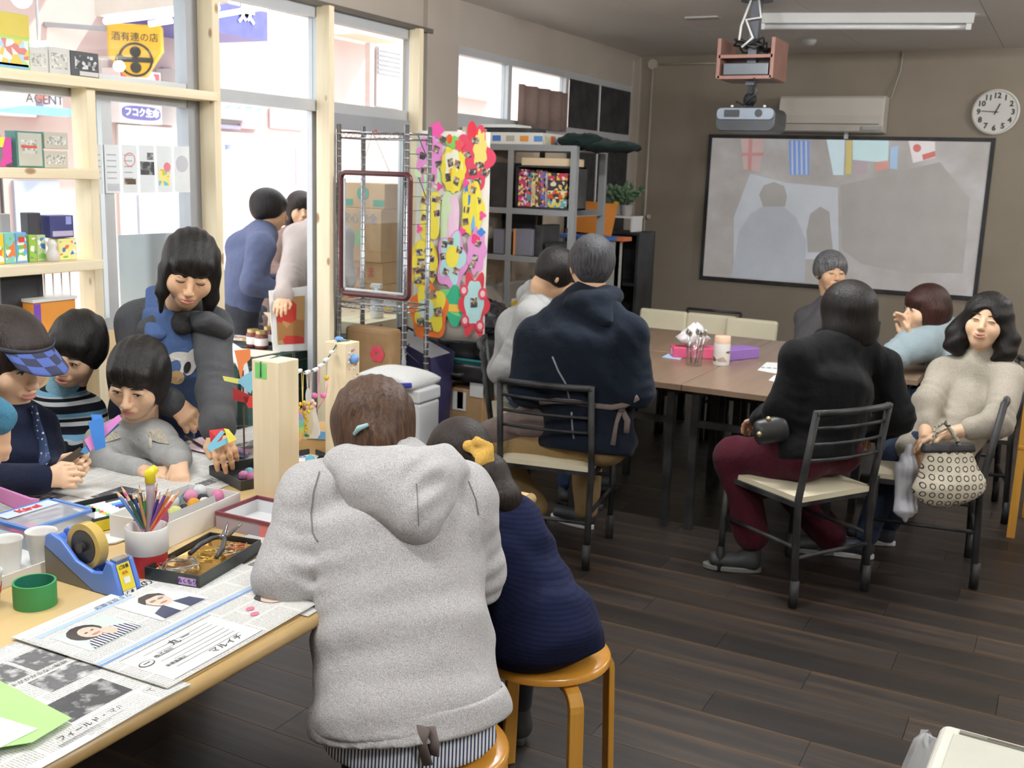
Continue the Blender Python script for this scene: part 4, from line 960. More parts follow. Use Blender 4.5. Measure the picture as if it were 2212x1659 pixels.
def open_box(name,label,cat,B,ex,ey,w,d,h,m_out,m_in=None,z=TZ,th=.003,rim=None,group=None,parts=True):
 """open tray: corner B, unit directions ex, ey, size w x d x h"""
 ex = np.array([ex[0],ex[1],0.]); ex /= np.linalg.norm(ex); ey = np.array([ey[0],ey[1],0.]); ey -= ex*ex.dot(ey); ey /= np.linalg.norm(ey)
 R = np.stack([ex,ey,UP(1.)],1)
 if np.linalg.det(R) < 0: R = np.stack([ex,ey,UP(1.)],1)
 B = np.array([B[0],B[1],z]); P = lambda a,b,c: B+ex*a+ey*b+UP(c)
 t = thing(name,label,cat,tuple(P(w/2,d/2,0)),group=group)
 mi = m_in or m_out
 MB().cbox(P(w/2,d/2,th/2+.0006),(w-.001,d-.001,th),R).build('bottom',mi,t)
 for q,sz in (((w/2,th/2),(w,th)),((w/2,d-th/2),(w,th)),((th/2,d/2),(th,d-2*th)),((w-th/2,d/2),(th,d-2*th))):
  MB().cbox(P(q[0],q[1],h/2+.0006),(sz[0],sz[1],h),R).build('side',m_out,t)
  if m_in:
   s = .0008
   inner = {0: 0}
  if rim: MB().cbox(P(q[0],q[1],h+.0006-.004),(sz[0]+.003,sz[1]+.003,.009),R).build('rim',rim,t)
 if m_in:
  e = th+.0006
  for q,sz in (((w/2,e),(w-2*e,.0008)),((w/2,d-e),(w-2*e,.0008)),((e,d/2),(.0008,d-2*e)),((w-e,d/2),(.0008,d-2*e))):
   MB().cbox(P(q[0],q[1],h/2+.001),(sz[0],sz[1],h-.003),R).build('lining',m_in,t)
 return t,P,R
wcard = M('white_card',(232,230,226),.6,0,.02)
B = (-1.955,1.32)
open_box('card_tray','long white card tray holding two paper cups at the left edge','tray',(-1.955,1.25),(0,1),(-1,0),.335,.17,.028,wcard)
# black box with a gold chocolate insert
A_,B_,C_ = at_z(325,1252,TZ),at_z(432,1279,TZ),at_z(564,1197,TZ)
ex = (C_-B_)[:2]; L = np.linalg.norm(ex); ex /= L; ey = np.array([-ex[1],ex[0]]); Wd = abs((A_-B_)[:2]@ey)
gold = M('gold_foil',(206,164,88),.3,.75,.06,40)
greenblack = M('box_black_green',(22,34,32),.35)
gb,GP,GR = open_box('chocolate_box','black box with a gold chocolate insert holding wire and pliers','box',B_,ex,ey,L,Wd,.036,greenblack,black_plastic)
mb = MB()
for i in range(5):
 for j in range(2):
  a0,a1 = .008+(L-.016)*i/5,.008+(L-.016)*(i+1)/5; b0,b1 = .008+(Wd-.016)*j/2,.008+(Wd-.016)*(j+1)/2; g = .012
  c = [GP(a0,b0,.024),GP(a1,b0,.024),GP(a1,b1,.024),GP(a0,b1,.024),GP(a0+g,b0+g,.009),GP(a1-g,b0+g,.009),GP(a1-g,b1-g,.009),GP(a0+g,b1-g,.009)]
  mb._add(c,[(4,5,6,7),(0,1,5,4),(1,2,6,5),(2,3,7,6),(3,0,4,7)])
mb.build('gold_insert',gold,gb)
text('ぬくもり',.013,M('label_ink_violet',(60,40,110),.6),decal('price_label',M('label_lilac',(206,170,226),.6),gb,GP(-.0006,Wd*.22,.02),np.array([-ey[0],-ey[1],0]),(0,0,1),.045,.017),GP(-.0014,Wd*.22,.02),np.array([-ey[0],-ey[1],0]),(0,0,1))
# pliers
pm = M('pliers_grip',(48,48,52),.5); stl = M('pliers_steel',(150,150,150),.3,.9)
pv = GP(L*.80,Wd*.50,.052)
pl_ = thing('pliers','small pliers with dark grips lying open on the gold insert','pliers',tuple(pv-UP(.02)))
e3,f3 = np.array([ex[0],ex[1],0]),np.array([ey[0],ey[1],0])
for s in (-1,1):
 MB().tube([pv,pv-e3*.02+f3*s*.016,pv-e3*.05+f3*s*.03-UP(.008),pv-e3*.085+f3*s*.035-UP(.02)],[.005,.006,.006,.0055],8).build('grip',pm,pl_,smooth=True)
 MB().tube([pv-e3*.01+f3*s*.006,pv+e3*.012-f3*s*.006,pv+e3*.035-f3*s*(.014)+UP(.012),pv+e3*.052-f3*s*(.02)+UP(.018)],[.006,.006,.004,.0012],8).build('jaw',stl,pl_,smooth=True)
MB().cyl(pv-UP(.006),pv+UP(.006),.007).build('pivot',stl,pl_)
# wire coils and clear bags in the insert
def squiggle(c,r,n,seed,amp=1.0):
 q = np.random.RandomState(seed); pts = []
 for i in range(n): a = i*1.1; pts.append(np.array(c)+np.array([r*math.cos(a)*(.6+.6*q.rand()),r*math.sin(a)*(.6+.6*q.rand()),.012*amp*q.rand()]))
 return pts
wires = [('silver',GP(.05,Wd*.62,.026),.045,(206,206,204)),('gold',GP(.13,Wd*.45,.026),.035,(224,190,90)),('pale',GP(.17,Wd*.30,.026),.03,(232,216,190)),('coral',GP(.20,Wd*.22,.026),.022,(236,150,110))]
for i,(nm,c,r,cl) in enumerate(wires):
 one('craft_wire',MB().tube(squiggle(c,r,26,i),.0011,5),M('wire_'+nm,cl,.25,.6),'loose coil of %s craft wire in the gold insert' % nm,'wire','craft wire coils',smooth=True)
bgm = MB(); bgm.sphere(GP(.045,Wd*.55,.03),(.05,.038,.014),16,10); r = np.random.RandomState(4)
bgm.v = [tuple(np.array(p)+UP(.006)*r.randn()) for p in bgm.v]
one('clear_bag',bgm,glass('cellophane',(.93,.93,.93),2.2,.08),'crumpled clear cellophane bag at the near end of the gold insert','bag')
# white carton of pompoms
B = at_z(357,1187,TZ); C_ = at_z(520,1112,TZ); ex = (C_-B)[:2]; L = np.linalg.norm(ex); ex /= L; ey = np.array([-ex[1],ex[0]])
wb,WP,WR = open_box('white_carton','white carton half filled with pompoms','box',B,ex,ey,L,.17,.062,wcard)
MB().cbox(WP(L*.42,.035,.04),(L*.78,.002,.05),WR@rotm('X',-.25)).build('divider',haze_film('frosted_divider',(206,206,202),.75),wb)
pom = [(WP(.14,.085,.045),(226,230,150)),(WP(.165,.115,.063),(236,236,236)),(WP(.19,.13,.055),(120,190,226)),(WP(.20,.075,.050),(240,170,60)),(WP(.225,.105,.062),(236,160,196)),(WP(.225,.06,.048),(238,238,238)),(WP(.275,.115,.062),(238,240,242)),(WP(.285,.065,.052),(240,150,190)),(WP(.17,.06,.035),(234,160,190)),(WP(.25,.085,.046),(60,60,70)),(WP(.185,.095,.035),(70,66,70)),(WP(.30,.125,.05),(150,206,226)),(WP(.265,.14,.045),(60,58,66))]
names = ['lemon pompom at the left of the white carton','white pompom on top at the left of the white carton','sky blue pompom behind the orange one','orange pompom in the white carton','pink pompom in the middle of the white carton','white pompom in front of the pink one','white pompom at the back of the white carton','rose pompom at the right of the white carton','rose pompom half hidden under the lemon one','charcoal pompom between pink and white ones','charcoal pompom beside the orange one','pale blue pompom at the back right of the white carton','charcoal pompom behind the pink one']
def pompom(p,cl,lab,r=.018,grp='pompoms in the white carton'):
 m = fabric('pompom_%d_%d_%d' % cl,cl,None,600,.3,.8,.95,0)
 v = MB().sphere(p,r,14,10); q = np.random.RandomState(int(p[0]*1e4) % 999); v.v = [tuple(np.array(x)+q.randn(3)*.0007) for x in v.v]
 return one('pompom',v,m,lab,'pompom',grp,smooth=True)
for (p,cl),nm in zip(pom,names): pompom(np.array(p)-UP(.006),cl,nm)
# striped box with burgundy rim
B = at_z(598,1171,TZ); A_ = at_z(467,1141,TZ); ex = (A_-B)[:2]; L = np.linalg.norm(ex); ex /= L; ey = np.array([ex[1],-ex[0]])
strp = stripes('striped_box_paper',[(0,(206,120,126)),(.12,(232,206,190)),(.2,(196,90,100)),(.34,(170,160,170)),(.42,(226,130,120)),(.55,(240,196,150)),(.63,(190,86,96)),(.78,(222,180,180)),(.86,(150,120,130))],.05,'Y',.5)
open_box('striped_box','empty box with coral stripes, a burgundy rim and white lining','box',B,ex,ey,L,.16,.045,strp,M('box_lining_white',(232,234,236),.5),rim=M('burgundy_rim',(120,44,62),.45))
# black trays of pompoms beyond
B = at_z(520,1075,TZ); t,P,R = open_box('black_tray','black card tray of pompoms behind the pine block','tray',(-2.02,2.20),(.35,.94),(-.94,.35),.36,.2,.03,black_plastic,M('tray_dark',(28,28,30),.5))
text('DEP-2-TEN',.02,paper_w,t,P(.09,-.0012,.015),R[:,0],(0,0,1))
for k,(a,b,cl) in enumerate(((.05,.08,(236,160,206)),(.08,.10,(150,210,230)),(.10,.07,(240,226,120)),(.065,.055,(230,140,190)),(.2,.06,(120,210,90)),(.24,.07,(240,170,80)),(.235,.045,(160,206,236)),(.30,.12,(120,206,226)))):
 pompom(P(a,b,.018),cl,['orchid pompom in the black tray left of the pine block','aqua pompom in the black tray left of the pine block','yellow pompom in the black tray left of the pine block','magenta pompom at the front of the black tray','green pompom right of the pine block','orange pompom right of the pine block','light blue pompom right of the pine block','aqua pompom at the far end of the black tray'][k],.016,'pompoms in the black tray')
B = (-1.92,2.50); open_box('black_tray','second black card tray next to the white sheet','tray',(-1.70,2.24),(.35,.94),(-.94,.35),.34,.13,.03,black_plastic,M('tray_dark',(28,28,30),.5))
# pencil cup and pencils
pc_ = np.array([-1.775,1.625,TZ+.0006]); t = thing('pencil_cup','white pencil cup with a red base full of colour pencils','cup',tuple(pc_))
MB().lathe([(0,0),(.0445,0),(.0445,.05),(0,.05)],36,pc_).build('red_base',M('cup_red',(196,40,46),.35),t,smooth=True,auto=40)
MB().lathe([(.046,.05),(.0475,.052),(.0475,.108),(.0455,.110),(.0435,.108),(.0435,.055),(0,.055)],36,pc_).build('white_cup',M('cup_offwhite',(228,226,222),.45),t,smooth=True,auto=50)
PC = [((240,130,150),-1.0,.75),((90,160,220),-.95,.45),((236,110,170),-.8,.5),((40,70,130),-.45,.5),((60,60,66),-.3,.7),((60,150,80),-.1,.55),((40,150,70),.05,.7),((180,40,44),.25,.75),((60,50,140),.4,.55),((240,140,50),.85,.45),((226,80,90),.9,.6),((236,130,60),1.0,.7),((120,60,140),.75,.35),((50,90,60),-.55,.3),((196,150,90),-.15,.2)]
pn = ['pink','sky blue','rose','navy','black','green','leaf green','crimson','indigo','orange','red','amber','purple','dark green','brown']
RV = np.array([math.cos(YAW),math.sin(YAW),0]); FV = np.array([-math.sin(YAW),math.cos(YAW),0])
for k,(cl,lx,ly) in enumerate(PC):
 base = pc_+RV*(-lx*.022)+FV*(-(ly-.5)*.04)+UP(.058); tip = pc_+RV*(lx*.062)+FV*((ly-.4)*.07)+np.array([0,0,.165+.025*((k*7) % 5)/5])
 t = thing('colour_pencil','%s colour pencil standing in the pencil cup' % pn[k],'pencil',tuple(base),group='colour pencils in the cup')
 d = (tip-base)/np.linalg.norm(tip-base)
 MB().cyl(base,tip,.0037,6).build('barrel',M('pencil_%d' % k,cl,.35),t)
 MB().cyl(tip,tip+d*.014,.0036,8,.0008).build('point',M('pencil_wood',(222,186,140),.6),t)
 MB().cyl(tip+d*.012,tip+d*.018,.0012,6,.0003).build('lead',M('pencil_lead_%d' % k,cl,.5),t)
p = pc_+RV*.008+FV*.012+UP(.19)
mk = thing('yellow_marker','yellow glitter pen standing tallest in the pencil cup','pen',tuple(pc_+UP(.06)))
MB().tube([pc_+UP(.06),p-UP(.01),p+UP(.02)],[.006,.010,.011],10).build('barrel',M('glitter_grey',(176,160,170),.3),mk,smooth=True)
MB().tube([p+UP(.018),p+UP(.04),p+np.array([.010,.01,.052])],[.012,.013,.009],10).build('cap',M('marker_yellow',(240,220,40),.4),mk,smooth=True)
# white star shaped card and round badge behind the cup
one('star_card',MB().prism([(-.05,-.03),(0,-.045),(.055,-.03),(.04,0),(.055,.03),(.02,.025),(-.01,.035),(-.04,.02)],.004,at_z(232,1166,TZ)+UP(.002),(.3,.95,0),(-.95,.3,0)),paper_w,'white scalloped card lying behind the tape dispenser','card')
bp = WP(.03,.01,.064)-ey.repeat(1)[0]*0
bp = at_d(327,1122,2.52)
bt = thing('badge_card','wine red round card with pink flower print leaning on the white carton','card',tuple(at_z(330,1166,TZ)))
MB().lathe([(0,0),(.042,0),(.042,.003),(0,.003)],32,bp,frame_from((.35,-.75,.55))).build('disc',M('badge_wine',(120,36,70),.5),bt,smooth=True,auto=40)
nb = np.array((.35,-.75,.55)); nb /= np.linalg.norm(nb); FB = frame_from(nb)
for k in range(5): MB().lathe([(0,0),(.007,0),(.007,.001),(0,.001)],12,bp+nb*.0032+FB@np.array([.018*math.cos(k*1.257),.018*math.sin(k*1.257),0]),FB).build('petal',M('badge_pink',(232,150,190),.5),bt)
MB().beam(bp-UP(.04)-nb*.004,at_z(330,1166,TZ)+UP(.001),.01,.003).build('easel_leg',M('badge_wine',(120,36,70),.5),bt)
# marker set in a black tray
B = at_z(205,1152,TZ); A_ = at_z(157,1116,TZ); ex = np.array([.20,.95]); ex /= np.linalg.norm(ex); ey = np.array([-ex[1],ex[0]])
t,P,R = open_box('marker_case','black tray of white felt pens with a bright striped side','pen case',B,ex,ey,.17,.16,.036,black_plastic,M('tray_dark',(28,28,30),.5))
for k,cl in enumerate(((236,220,40),(60,160,80),(40,130,200))): MB().cbox(P(.028+.056*k,-.0012,.016),(.055,.0012,.028),R).build('colour_band',M('case_band_%d' % k,cl,.4),t)
text('8',.022,ink,t,P(.045,-.0022,.017),R[:,0],(0,0,1))
for k in range(8):
 y = .022+.0165*k
 q = thing('felt_pen',['nearest','second','third','fourth','fifth','sixth','seventh','farthest'][k]+' white felt pen lying in the black tray','pen',tuple(P(.08,y,.005)),group='felt pens in the black tray')
 MB().cyl(P(.015,y,.022),P(.105,y,.022),.0068,10).build('barrel',M('felt_white',(232,232,232),.35),q,smooth=True,auto=40)
 MB().cyl(P(.106,y,.022),P(.155,y,.022),.0072,10).build('cap',M('felt_cap_%d' % (k % 4),[(60,80,200),(90,170,230),(226,226,226),(50,50,60)][k % 4],.35),q,smooth=True,auto=40)
 MB().cyl(P(.05,y,.0222),P(.062,y,.0222),.0069,10,caps=False).build('print',M('felt_print_%d' % (k % 3),[(230,90,80),(90,190,120),(236,200,60)][k % 3],.4),q,smooth=True)
# clear plastic case with a blue edge
B = at_z(195,1160,TZ); t = thing('plastic_case','clear plastic case with a blue rim and a red lettered label','case',(-2.15,1.66,TZ))
x0,x1,y0,y1 = -2.25,-2.09,1.56,1.75; z0 = TZ+.001; frost = haze_film('frosted_case',(216,222,232),.45); bl = M('case_blue_edge',(96,140,214),.3)
MB().box(x0,x1,y0,y1,z0,z0+.055).build('body',frost,t,bevel=.004)
for q in ((x0,x1,y0,y0+.008),(x0,x1,y1-.008,y1),(x0,x0+.008,y0,y1),(x1-.008,x1,y0,y1)): MB().box(q[0]-.001,q[1]+.001,q[2]-.001,q[3]+.001,z0+.050,z0+.058).build('rim',bl,t)
lb = MB().box(x0+.012,x0+.055,y0+.02,y1-.02,z0+.0585,z0+.0595).build('label',M('label_bluewhite',(206,220,240),.5),t)
text('Kirei',.034,M('label_red2',(214,60,60),.5),lb,((2*x0+.067)/2,(y0+y1)/2,z0+.0605),(0,1,0),(-1,0,0),bold=.001)
one('sponge',MB().box(x0+.02,x0+.08,y0+.02,y0+.09,z0+.002,z0+.03),M('sponge_pink',(226,90,130),.9,0,.1,40,.4),'pink sponge inside the clear plastic case','sponge',bevel=.006)
# sky-blue box behind the cups
open_box('blue_box','sky blue card box behind the paper cups','box',(-2.10,1.36),(0,1),(-1,0),.18,.11,.05,M('sky_blue_card',(104,176,206),.6),M('blue_lining',(226,232,236),.6))
# pink paper strip by the left child
mb = MB(); P0 = at_z(10,1100,TZ)
mb.tube([P0+np.array([-.06,-.06,.075]),P0+np.array([0,-.02,.05]),P0+np.array([.05,.03,.012]),P0+np.array([.05,.06,.004])],[.012,.02,.024,.02],8,flat=.06)
one('pink_paper',mb,M('pink_paper',(232,150,206),.7),'curled pink paper strip at the left edge of the table','paper',smooth=True)
# light green clear folder at the near corner
fo = thing('clear_folder','light green clear folder with white papers at the near table corner','folder',(-1.55,.98,TZ))
MB().prism([(.82,.09),(1.105,.085),(1.12,.16),(.82,.40)],.0008,(0,0,TZ+.013),RX,RY).build('tmp',haze_film('folder_green',(160,226,130),.9),fo)
bpy.data.objects.remove(fo.children[0])
c = [at_z(-60,1440,TZ+.012),at_z(155,1552,TZ+.012),at_z(70,1604,TZ+.012),at_z(-160,1640,TZ+.012)]
MB()._add([np.array(q) for q in c]+[np.array(q)+UP(.0008) for q in c],[(3,2,1,0),(4,5,6,7),(0,1,5,4),(1,2,6,5),(2,3,7,6),(3,0,4,7)]).build('cover',M('folder_green_solid',(176,232,140),.35),fo)
c = [at_z(-160,1500,TZ+.0135),at_z(82,1575,TZ+.0135),at_z(-20,1625,TZ+.0135),at_z(-200,1640,TZ+.0135)]
MB()._add([np.array(q) for q in c]+[np.array(q)+UP(.0008) for q in c],[(3,2,1,0),(4,5,6,7),(0,1,5,4),(1,2,6,5),(2,3,7,6),(3,0,4,7)]).build('paper_sheet',paper_w,fo)
# ---- pine display posts with a string of handmade charms
T1,T2 = np.array([-1.857,2.165]),np.array([-1.935,2.565]); h1,h2 = .41,.400
def pine_block(c,w,h,label):
 return one('pine_block',MB().box(c[0]-w/2,c[0]+w/2,c[1]-w*.45,c[1]+w*.45,TZ+.0005,TZ+h),pine,label,'post','pine display posts',bevel=.002)
b1 = pine_block(T1,.092,h1,'tall pine post with a green tape patch standing on the table'); b2 = pine_block(T2,.078,h2,'pine post decorated with glass gems at the far end')
decal('green_tape_patch',M('masking_green',(120,206,110),.6),b1,np.array([T1[0]-.014,T1[1]-.0416,TZ+h1-.028]),(1,0,0),(0,0,1),.04,.042)
r = np.random.RandomState(3)
gm = [M('gem_%d' % k,c,.2) for k,c in enumerate(((224,110,90),(110,160,226),(240,190,150),(226,226,236)))]
for k in range(16):
 z = TZ+h2-.02-.09*r.rand(); MB().sphere((T2[0]+.0395,T2[1]-.03+.06*r.rand(),z),.004,8,6).build('gem',gm[k % 4],b2,smooth=True)
MB().sphere((T2[0]+.046,T2[1],TZ+h2-.05),(.012,.016,.016),10,8).build('blue_bow',gm[1],b2,smooth=True); MB().sphere((T2[0]-.005,T2[1]-.01,TZ+h2+.008),(.016,.01,.008),10,8).build('blue_bow',gm[1],b2,smooth=True)
S0 = np.array([T1[0]-.014,T1[1]-.043,TZ+h1-.045]); S1 = np.array([T1[0]-.014,T1[1]+.035,TZ+h1+.003]); S2 = np.array([T2[0],T2[1]-.02,TZ+h2+.004])
def string_pt(t): p = S1+(S2-S1)*t; return p-np.array([0,0,.07*4*t*(1-t)])
SP = [S0,S0+UP(.04)]+[string_pt(t) for t in np.linspace(0,1,22)]+[S2+np.array([.02,.03,.0])]
hs = one('charm_string',MB().tube(SP,.0022,6),M('string_green',(40,92,76),.7),'dark green string strung between the two pine posts','string',smooth=True)
wclip = M('clip_white',(236,236,236),.4)
TS = [.16,.30,.44,.58,.68,.78,.88]
for t in TS:
 p = string_pt(t); one('white_clip',MB().cbox(p,(.012,.03,.010),rotm('Z',.3)),wclip,['white clip nearest the tall pine post','second white clip on the green string','third white clip on the green string','middle white clip on the green string','fifth white clip on the green string','sixth white clip on the green string','white clip nearest the gem post'][TS.index(t)],'clip','white clips on the string',bevel=.003)
CX,CZ = np.array([.80,.60,0]),UP(1.)
def charm(label,t,drop,poly,mat,cord=(226,206,190),extra=None):
 p = string_pt(t); th = thing('charm',label,'charm',tuple(p-UP(drop+.1)),group='handmade charms on the string')
 q = p-UP(drop)
 MB().tube([p+np.array([.003,0,0]),q],.0013,5).build('cord',M('cord_%d_%d_%d' % cord,cord,.7),th)
 MB().tube([p-np.array([.003,0,0]),q],.0013,5).build('cord',M('cord_%d_%d_%d' % cord,cord,.7),th)
 if poly: MB().prism(poly,.004,q,CX,CZ).build('tag',mat,th,bevel=.001)
 if extra: extra(th,q)
 return th
def drop_poly(w,h): return [(0,0),(-.012,-.006)]+[(-w/2*math.sin(a),-.006-(h-.006)*.5*(1-math.cos(a))) for a in np.linspace(.6,PI-.3,7)]+[(0,-h)]+[(w/2*math.sin(a),-.006-(h-.006)*.5*(1-math.cos(a))) for a in np.linspace(PI-.3,.6,7)]+[(.012,-.006)]
bag_poly = [(-.012,0),(-.022,-.05),(-.027,-.085),(-.018,-.10),(.018,-.10),(.027,-.085),(.022,-.05),(.012,0)]
def flower_on(th,q):
 for k in range(6): MB().sphere(q+CX*.012*math.cos(k*1.05)+CZ*(.004+.009*math.sin(k*1.05))-np.array([0,.004,0]),.007,8,6).build('petal',M('charm_petal',(244,206,190),.6),th,smooth=True)
def sunflowers(th,q):
 for z,s in ((-.004,.016),(-.04,.014),(-.062,.014)):
  for k in range(8): MB().sphere(q+CX*(s*math.cos(k*.785)+(.008 if z > -.01 else 0))+CZ*(z+s*math.sin(k*.785))-np.array([0,.005,0]),(.006,.003,.006),6,5).build('petal',M('sunflower_yellow',(240,196,40),.5),th,smooth=True)
  MB().sphere(q+CX*(.008 if z > -.01 else 0)+CZ*z-np.array([0,.007,0]),(.007,.003,.007),8,6).build('flower_heart',M('sunflower_brown',(130,70,30),.6),th,smooth=True)
 for s in (-1,1): MB().sphere(q+CX*s*.012-CZ*.085-np.array([0,.005,0]),(.012,.003,.005),8,6).build('leaf',M('leaf_green',(30,120,80),.5),th,smooth=True)
rain = stripes('rainbow_resin',[(0,(240,190,110)),(.16,(190,220,120)),(.3,(130,206,190)),(.46,(160,170,226)),(.62,(226,150,190)),(.8,(200,190,226))],.09,'Z',.25,rot=(.5,.6,0))
long_poly = [(.022*math.cos(a)+.006,-.045+.045*math.sin(a)) for a in np.linspace(PI/2,PI/2+2*PI,21)[:-1]]
charm('rainbow striped resin charm nearest the tall pine post',.22,.115,[(p[0],p[1]*1.1) for p in long_poly],rain,(180,150,60))
charm('clear charm with three sunflowers',.36,.10,[(p[0]*1.05,p[1]*1.1) for p in long_poly],haze_film('resin_clear',(226,214,170),.55),(232,210,130),sunflowers)
charm('white felt bag charm with a cream flower',.50,.10,bag_poly,M('felt_bag_white',(232,230,226),.8),(230,206,196),flower_on)
charm('small white frosted charm high behind the string',.44,.045,[(p[0]*.35,p[1]*.6) for p in long_poly],haze_film('resin_frost',(226,232,236),.7))
def bow(th,q):
 for s in (-1,1): MB().sphere(q+CX*s*.012,(.011,.005,.009),8,6).build('bow_loop',M('bow_pink',(240,120,190),.5),th,smooth=True)
charm('pink bow charm on a pink cord',.64,.085,None,None,(236,170,196),bow)
def ribbon(th,q):
 MB().tube([q,q-UP(.03),q-np.array([.006,0,.06]),q-np.array([.03,.01,.10])],.0035,6).build('ribbon',M('ribbon_pink',(240,196,190),.5),th,smooth=True)
 MB().sphere(q,.008,8,6).build('bead',M('bead_yellow',(236,200,60),.3),th,smooth=True)
charm('rose ribbon charm with a yellow bead beside the gem post',.78,.055,None,None,(200,196,190),ribbon)
def beads(th,q):
 for k in range(5): MB().sphere(q-UP(.012*k),.007,8,6).build('bead',[M('bead_pink',(236,90,160),.3),M('bead_clear',(226,226,240),.2),M('bead_mint',(190,226,190),.3)][k % 3],th,smooth=True)
charm('string of coloured beads right beside the tall pine post',.12,.06,None,None,(200,200,206),beads)
# brown display box with a blue edge, papers, bottle
db = thing('display_box','brown display box with a sky blue edge behind the charms','box',(-2.15,2.62,TZ))
P0 = at_z(640,958,TZ+.0); P0 = np.array([-2.235,2.53,TZ+.001]); DX = np.array([.93,.37,0]); DY = np.array([-.37,.93,0]); DR = np.stack([DX,DY,(0,0,1)],1)
MB().cbox(P0+DX*.105+DY*.065+UP(.045),(.235,.13,.09),DR).build('body',M('box_tan',(186,146,88),.7),db,bevel=.002)
MB().cbox(P0+DX*.105-DY*.002+UP(.078),(.237,.004,.026),DR).build('blue_edge',M('edge_blue',(110,170,220),.5),db)
MB().cbox(P0-DX*.007-DY*.003+UP(.045),(.012,.005,.09),DR).build('blue_edge',M('edge_blue',(110,170,220),.5),db)
MB().tube([P0+DX*.03-DY*.006+UP(.085),P0+DX*.05-DY*.008+UP(.05),P0+DX*.055-DY*.008+UP(.02)],[.010,.006,.002],6).build('feather',M('feather',(200,190,180),.8),db,smooth=True)
c = [at_z(625,1035,TZ+.001),at_z(700,975,TZ+.001),at_z(640,945,TZ+.001),at_z(560,990,TZ+.001)]
def flat_sheet(name,c,mat,label,cat='paper',t=.0008,group=None):
 mb = MB()._add([np.array(q) for q in c]+[np.array(q)+UP(t) for q in c],[(3,2,1,0),(4,5,6,7),(0,1,5,4),(1,2,6,5),(2,3,7,6),(3,0,4,7)])
 return one(name,mb,mat,label,cat,group)
sh = flat_sheet('paper_sheet',[at_z(618,1045,TZ+.012),at_z(702,975,TZ+.012),at_z(640,945,TZ+.012),at_z(556,1000,TZ+.012)],paper_w,'white sheet with violet handwriting behind the tall pine post')
text('さわらない\nでね',.03,M('pen_violet',(130,130,200),.7),sh,at_z(640,985,TZ+.0137),(.5,.86,0),(-.86,.5,0),'handwriting')
bo = thing('water_bottle','clear bottle half hidden left of the tall pine post','bottle',(-2.03,2.20,TZ))
bpv = np.array([-1.955,2.225,TZ+.012])
MB().lathe([(0,0),(.022,0),(.022,.10),(.012,.125),(.011,.14),(0,.14)],20,bpv).build('shell',glass('bottle_clear',(.9,.92,.92),2.0),bo,smooth=True)
MB().lathe([(.013,.138),(.013,.155),(0,.155)],16,bpv).build('cap',alu_d,bo,smooth=True,auto=40)
MB().prism([(-.02,0),(.02,0),(.012,.025),(-.014,.02)],.001,bpv+UP(.157),CX,CZ).build('paper_flag',paper_w,bo)
flat_sheet('card_stand',[np.array(q) for q in ((-1.60,2.62,TZ+.001),(-1.53,2.68,TZ+.001),(-1.545,2.70,TZ+.17),(-1.615,2.64,TZ+.17))],M('card_skyblue',(156,206,222),.6),'light blue card standing behind the hoodie woman','card',.0015)
# coloured cut-outs in the apron woman's hand and on the table
def cutout(label,c,mat,t=.0008): return flat_sheet('paper_cutout',c,mat,label,'paper',t,'coloured paper cut outs')
P_ = lambda u,v,d: at_d(u,v,d)
cutout('pink sheet under the cut outs',[at_z(*q,TZ+.008) for q in ((400,968),(500,992),(545,975),(430,945))],M('cut_pinkwhite',(232,206,214),.7))
cutout('lilac sheet under the cut outs',[at_z(*q,TZ+.010) for q in ((455,985),(535,985),(540,970),(470,968))],M('cut_lilac',(206,160,206),.7))
cutout('navy card corner among the cut outs',[at_z(*q,TZ+.011) for q in ((470,975),(530,990),(535,982),(480,966))],M('cut_navy',(50,80,130),.7))
# folded star: three strips held at the apron woman's hand
cd_ = 3.02
cutout('red paper triangle at the apron woman\'s fingers',[P_(452,930,cd_),P_(486,926,cd_+.02),P_(478,955,cd_),P_(455,958,cd_)],M('cut_red',(206,40,46),.6),.001)
cutout('sky blue folded paper strip held upright',[P_(446,968,cd_-.03),P_(452,975,cd_-.03),P_(486,934,cd_-.02),P_(478,930,cd_-.02)],M('cut_sky',(130,206,232),.6),.001)
cutout('sky blue folded paper strip pointing right',[P_(446,967,cd_-.035),P_(454,976,cd_-.035),P_(496,955,cd_-.03),P_(490,946,cd_-.03)],M('cut_sky',(130,206,232),.6),.001)
cutout('yellow paper flap at the woman\'s thumb',[P_(484,926,cd_-.04),P_(494,928,cd_-.04),P_(512,950,cd_-.05),P_(494,957,cd_-.05)],M('cut_yellow',(240,226,80),.6),.001)
bs = at_z(400,942,TZ+.012); be = at_z(446,970,TZ+.012)
one('bamboo_stick',MB().tube([bs,be],.0035,6),M('stick_brown',(90,66,48),.7),'thin brown stick lying beside the pink sheets','stick')
# paper pinwheels behind the posts on the table's far corner
pw = thing('paper_pinwheel','folded paper pinwheel in orange, blue, yellow and red beside the tall post','paper craft',(-2.35,2.72,TZ))
c0 = at_d(520,815,3.22)
for poly,cl in (([(-.028,.085),(.02,.09),(.02,.06),(0,.04),(-.008,0),(-.012,0),(-.02,.05)],(240,140,80)),([(-.01,.0),(.045,.035),(.04,.0),(.02,-.05),(.0,-.03),(-.018,-.012)],(140,206,232)),([(-.06,.005),(-.005,-.005),(-.01,-.02),(-.055,-.01)],(232,232,120)),([(.0,-.06),(.045,-.055),(.045,-.095),(.015,-.095)],(224,60,60)),([(-.03,-.03),(.02,-.055),(.012,-.08),(-.03,-.07)],(170,30,36))):
 MB().prism(poly,.002,c0+np.array([.002*len(poly),0,0]),CX,CZ).build('paper_blade',M('blade_%d_%d_%d' % cl,cl,.6),pw)
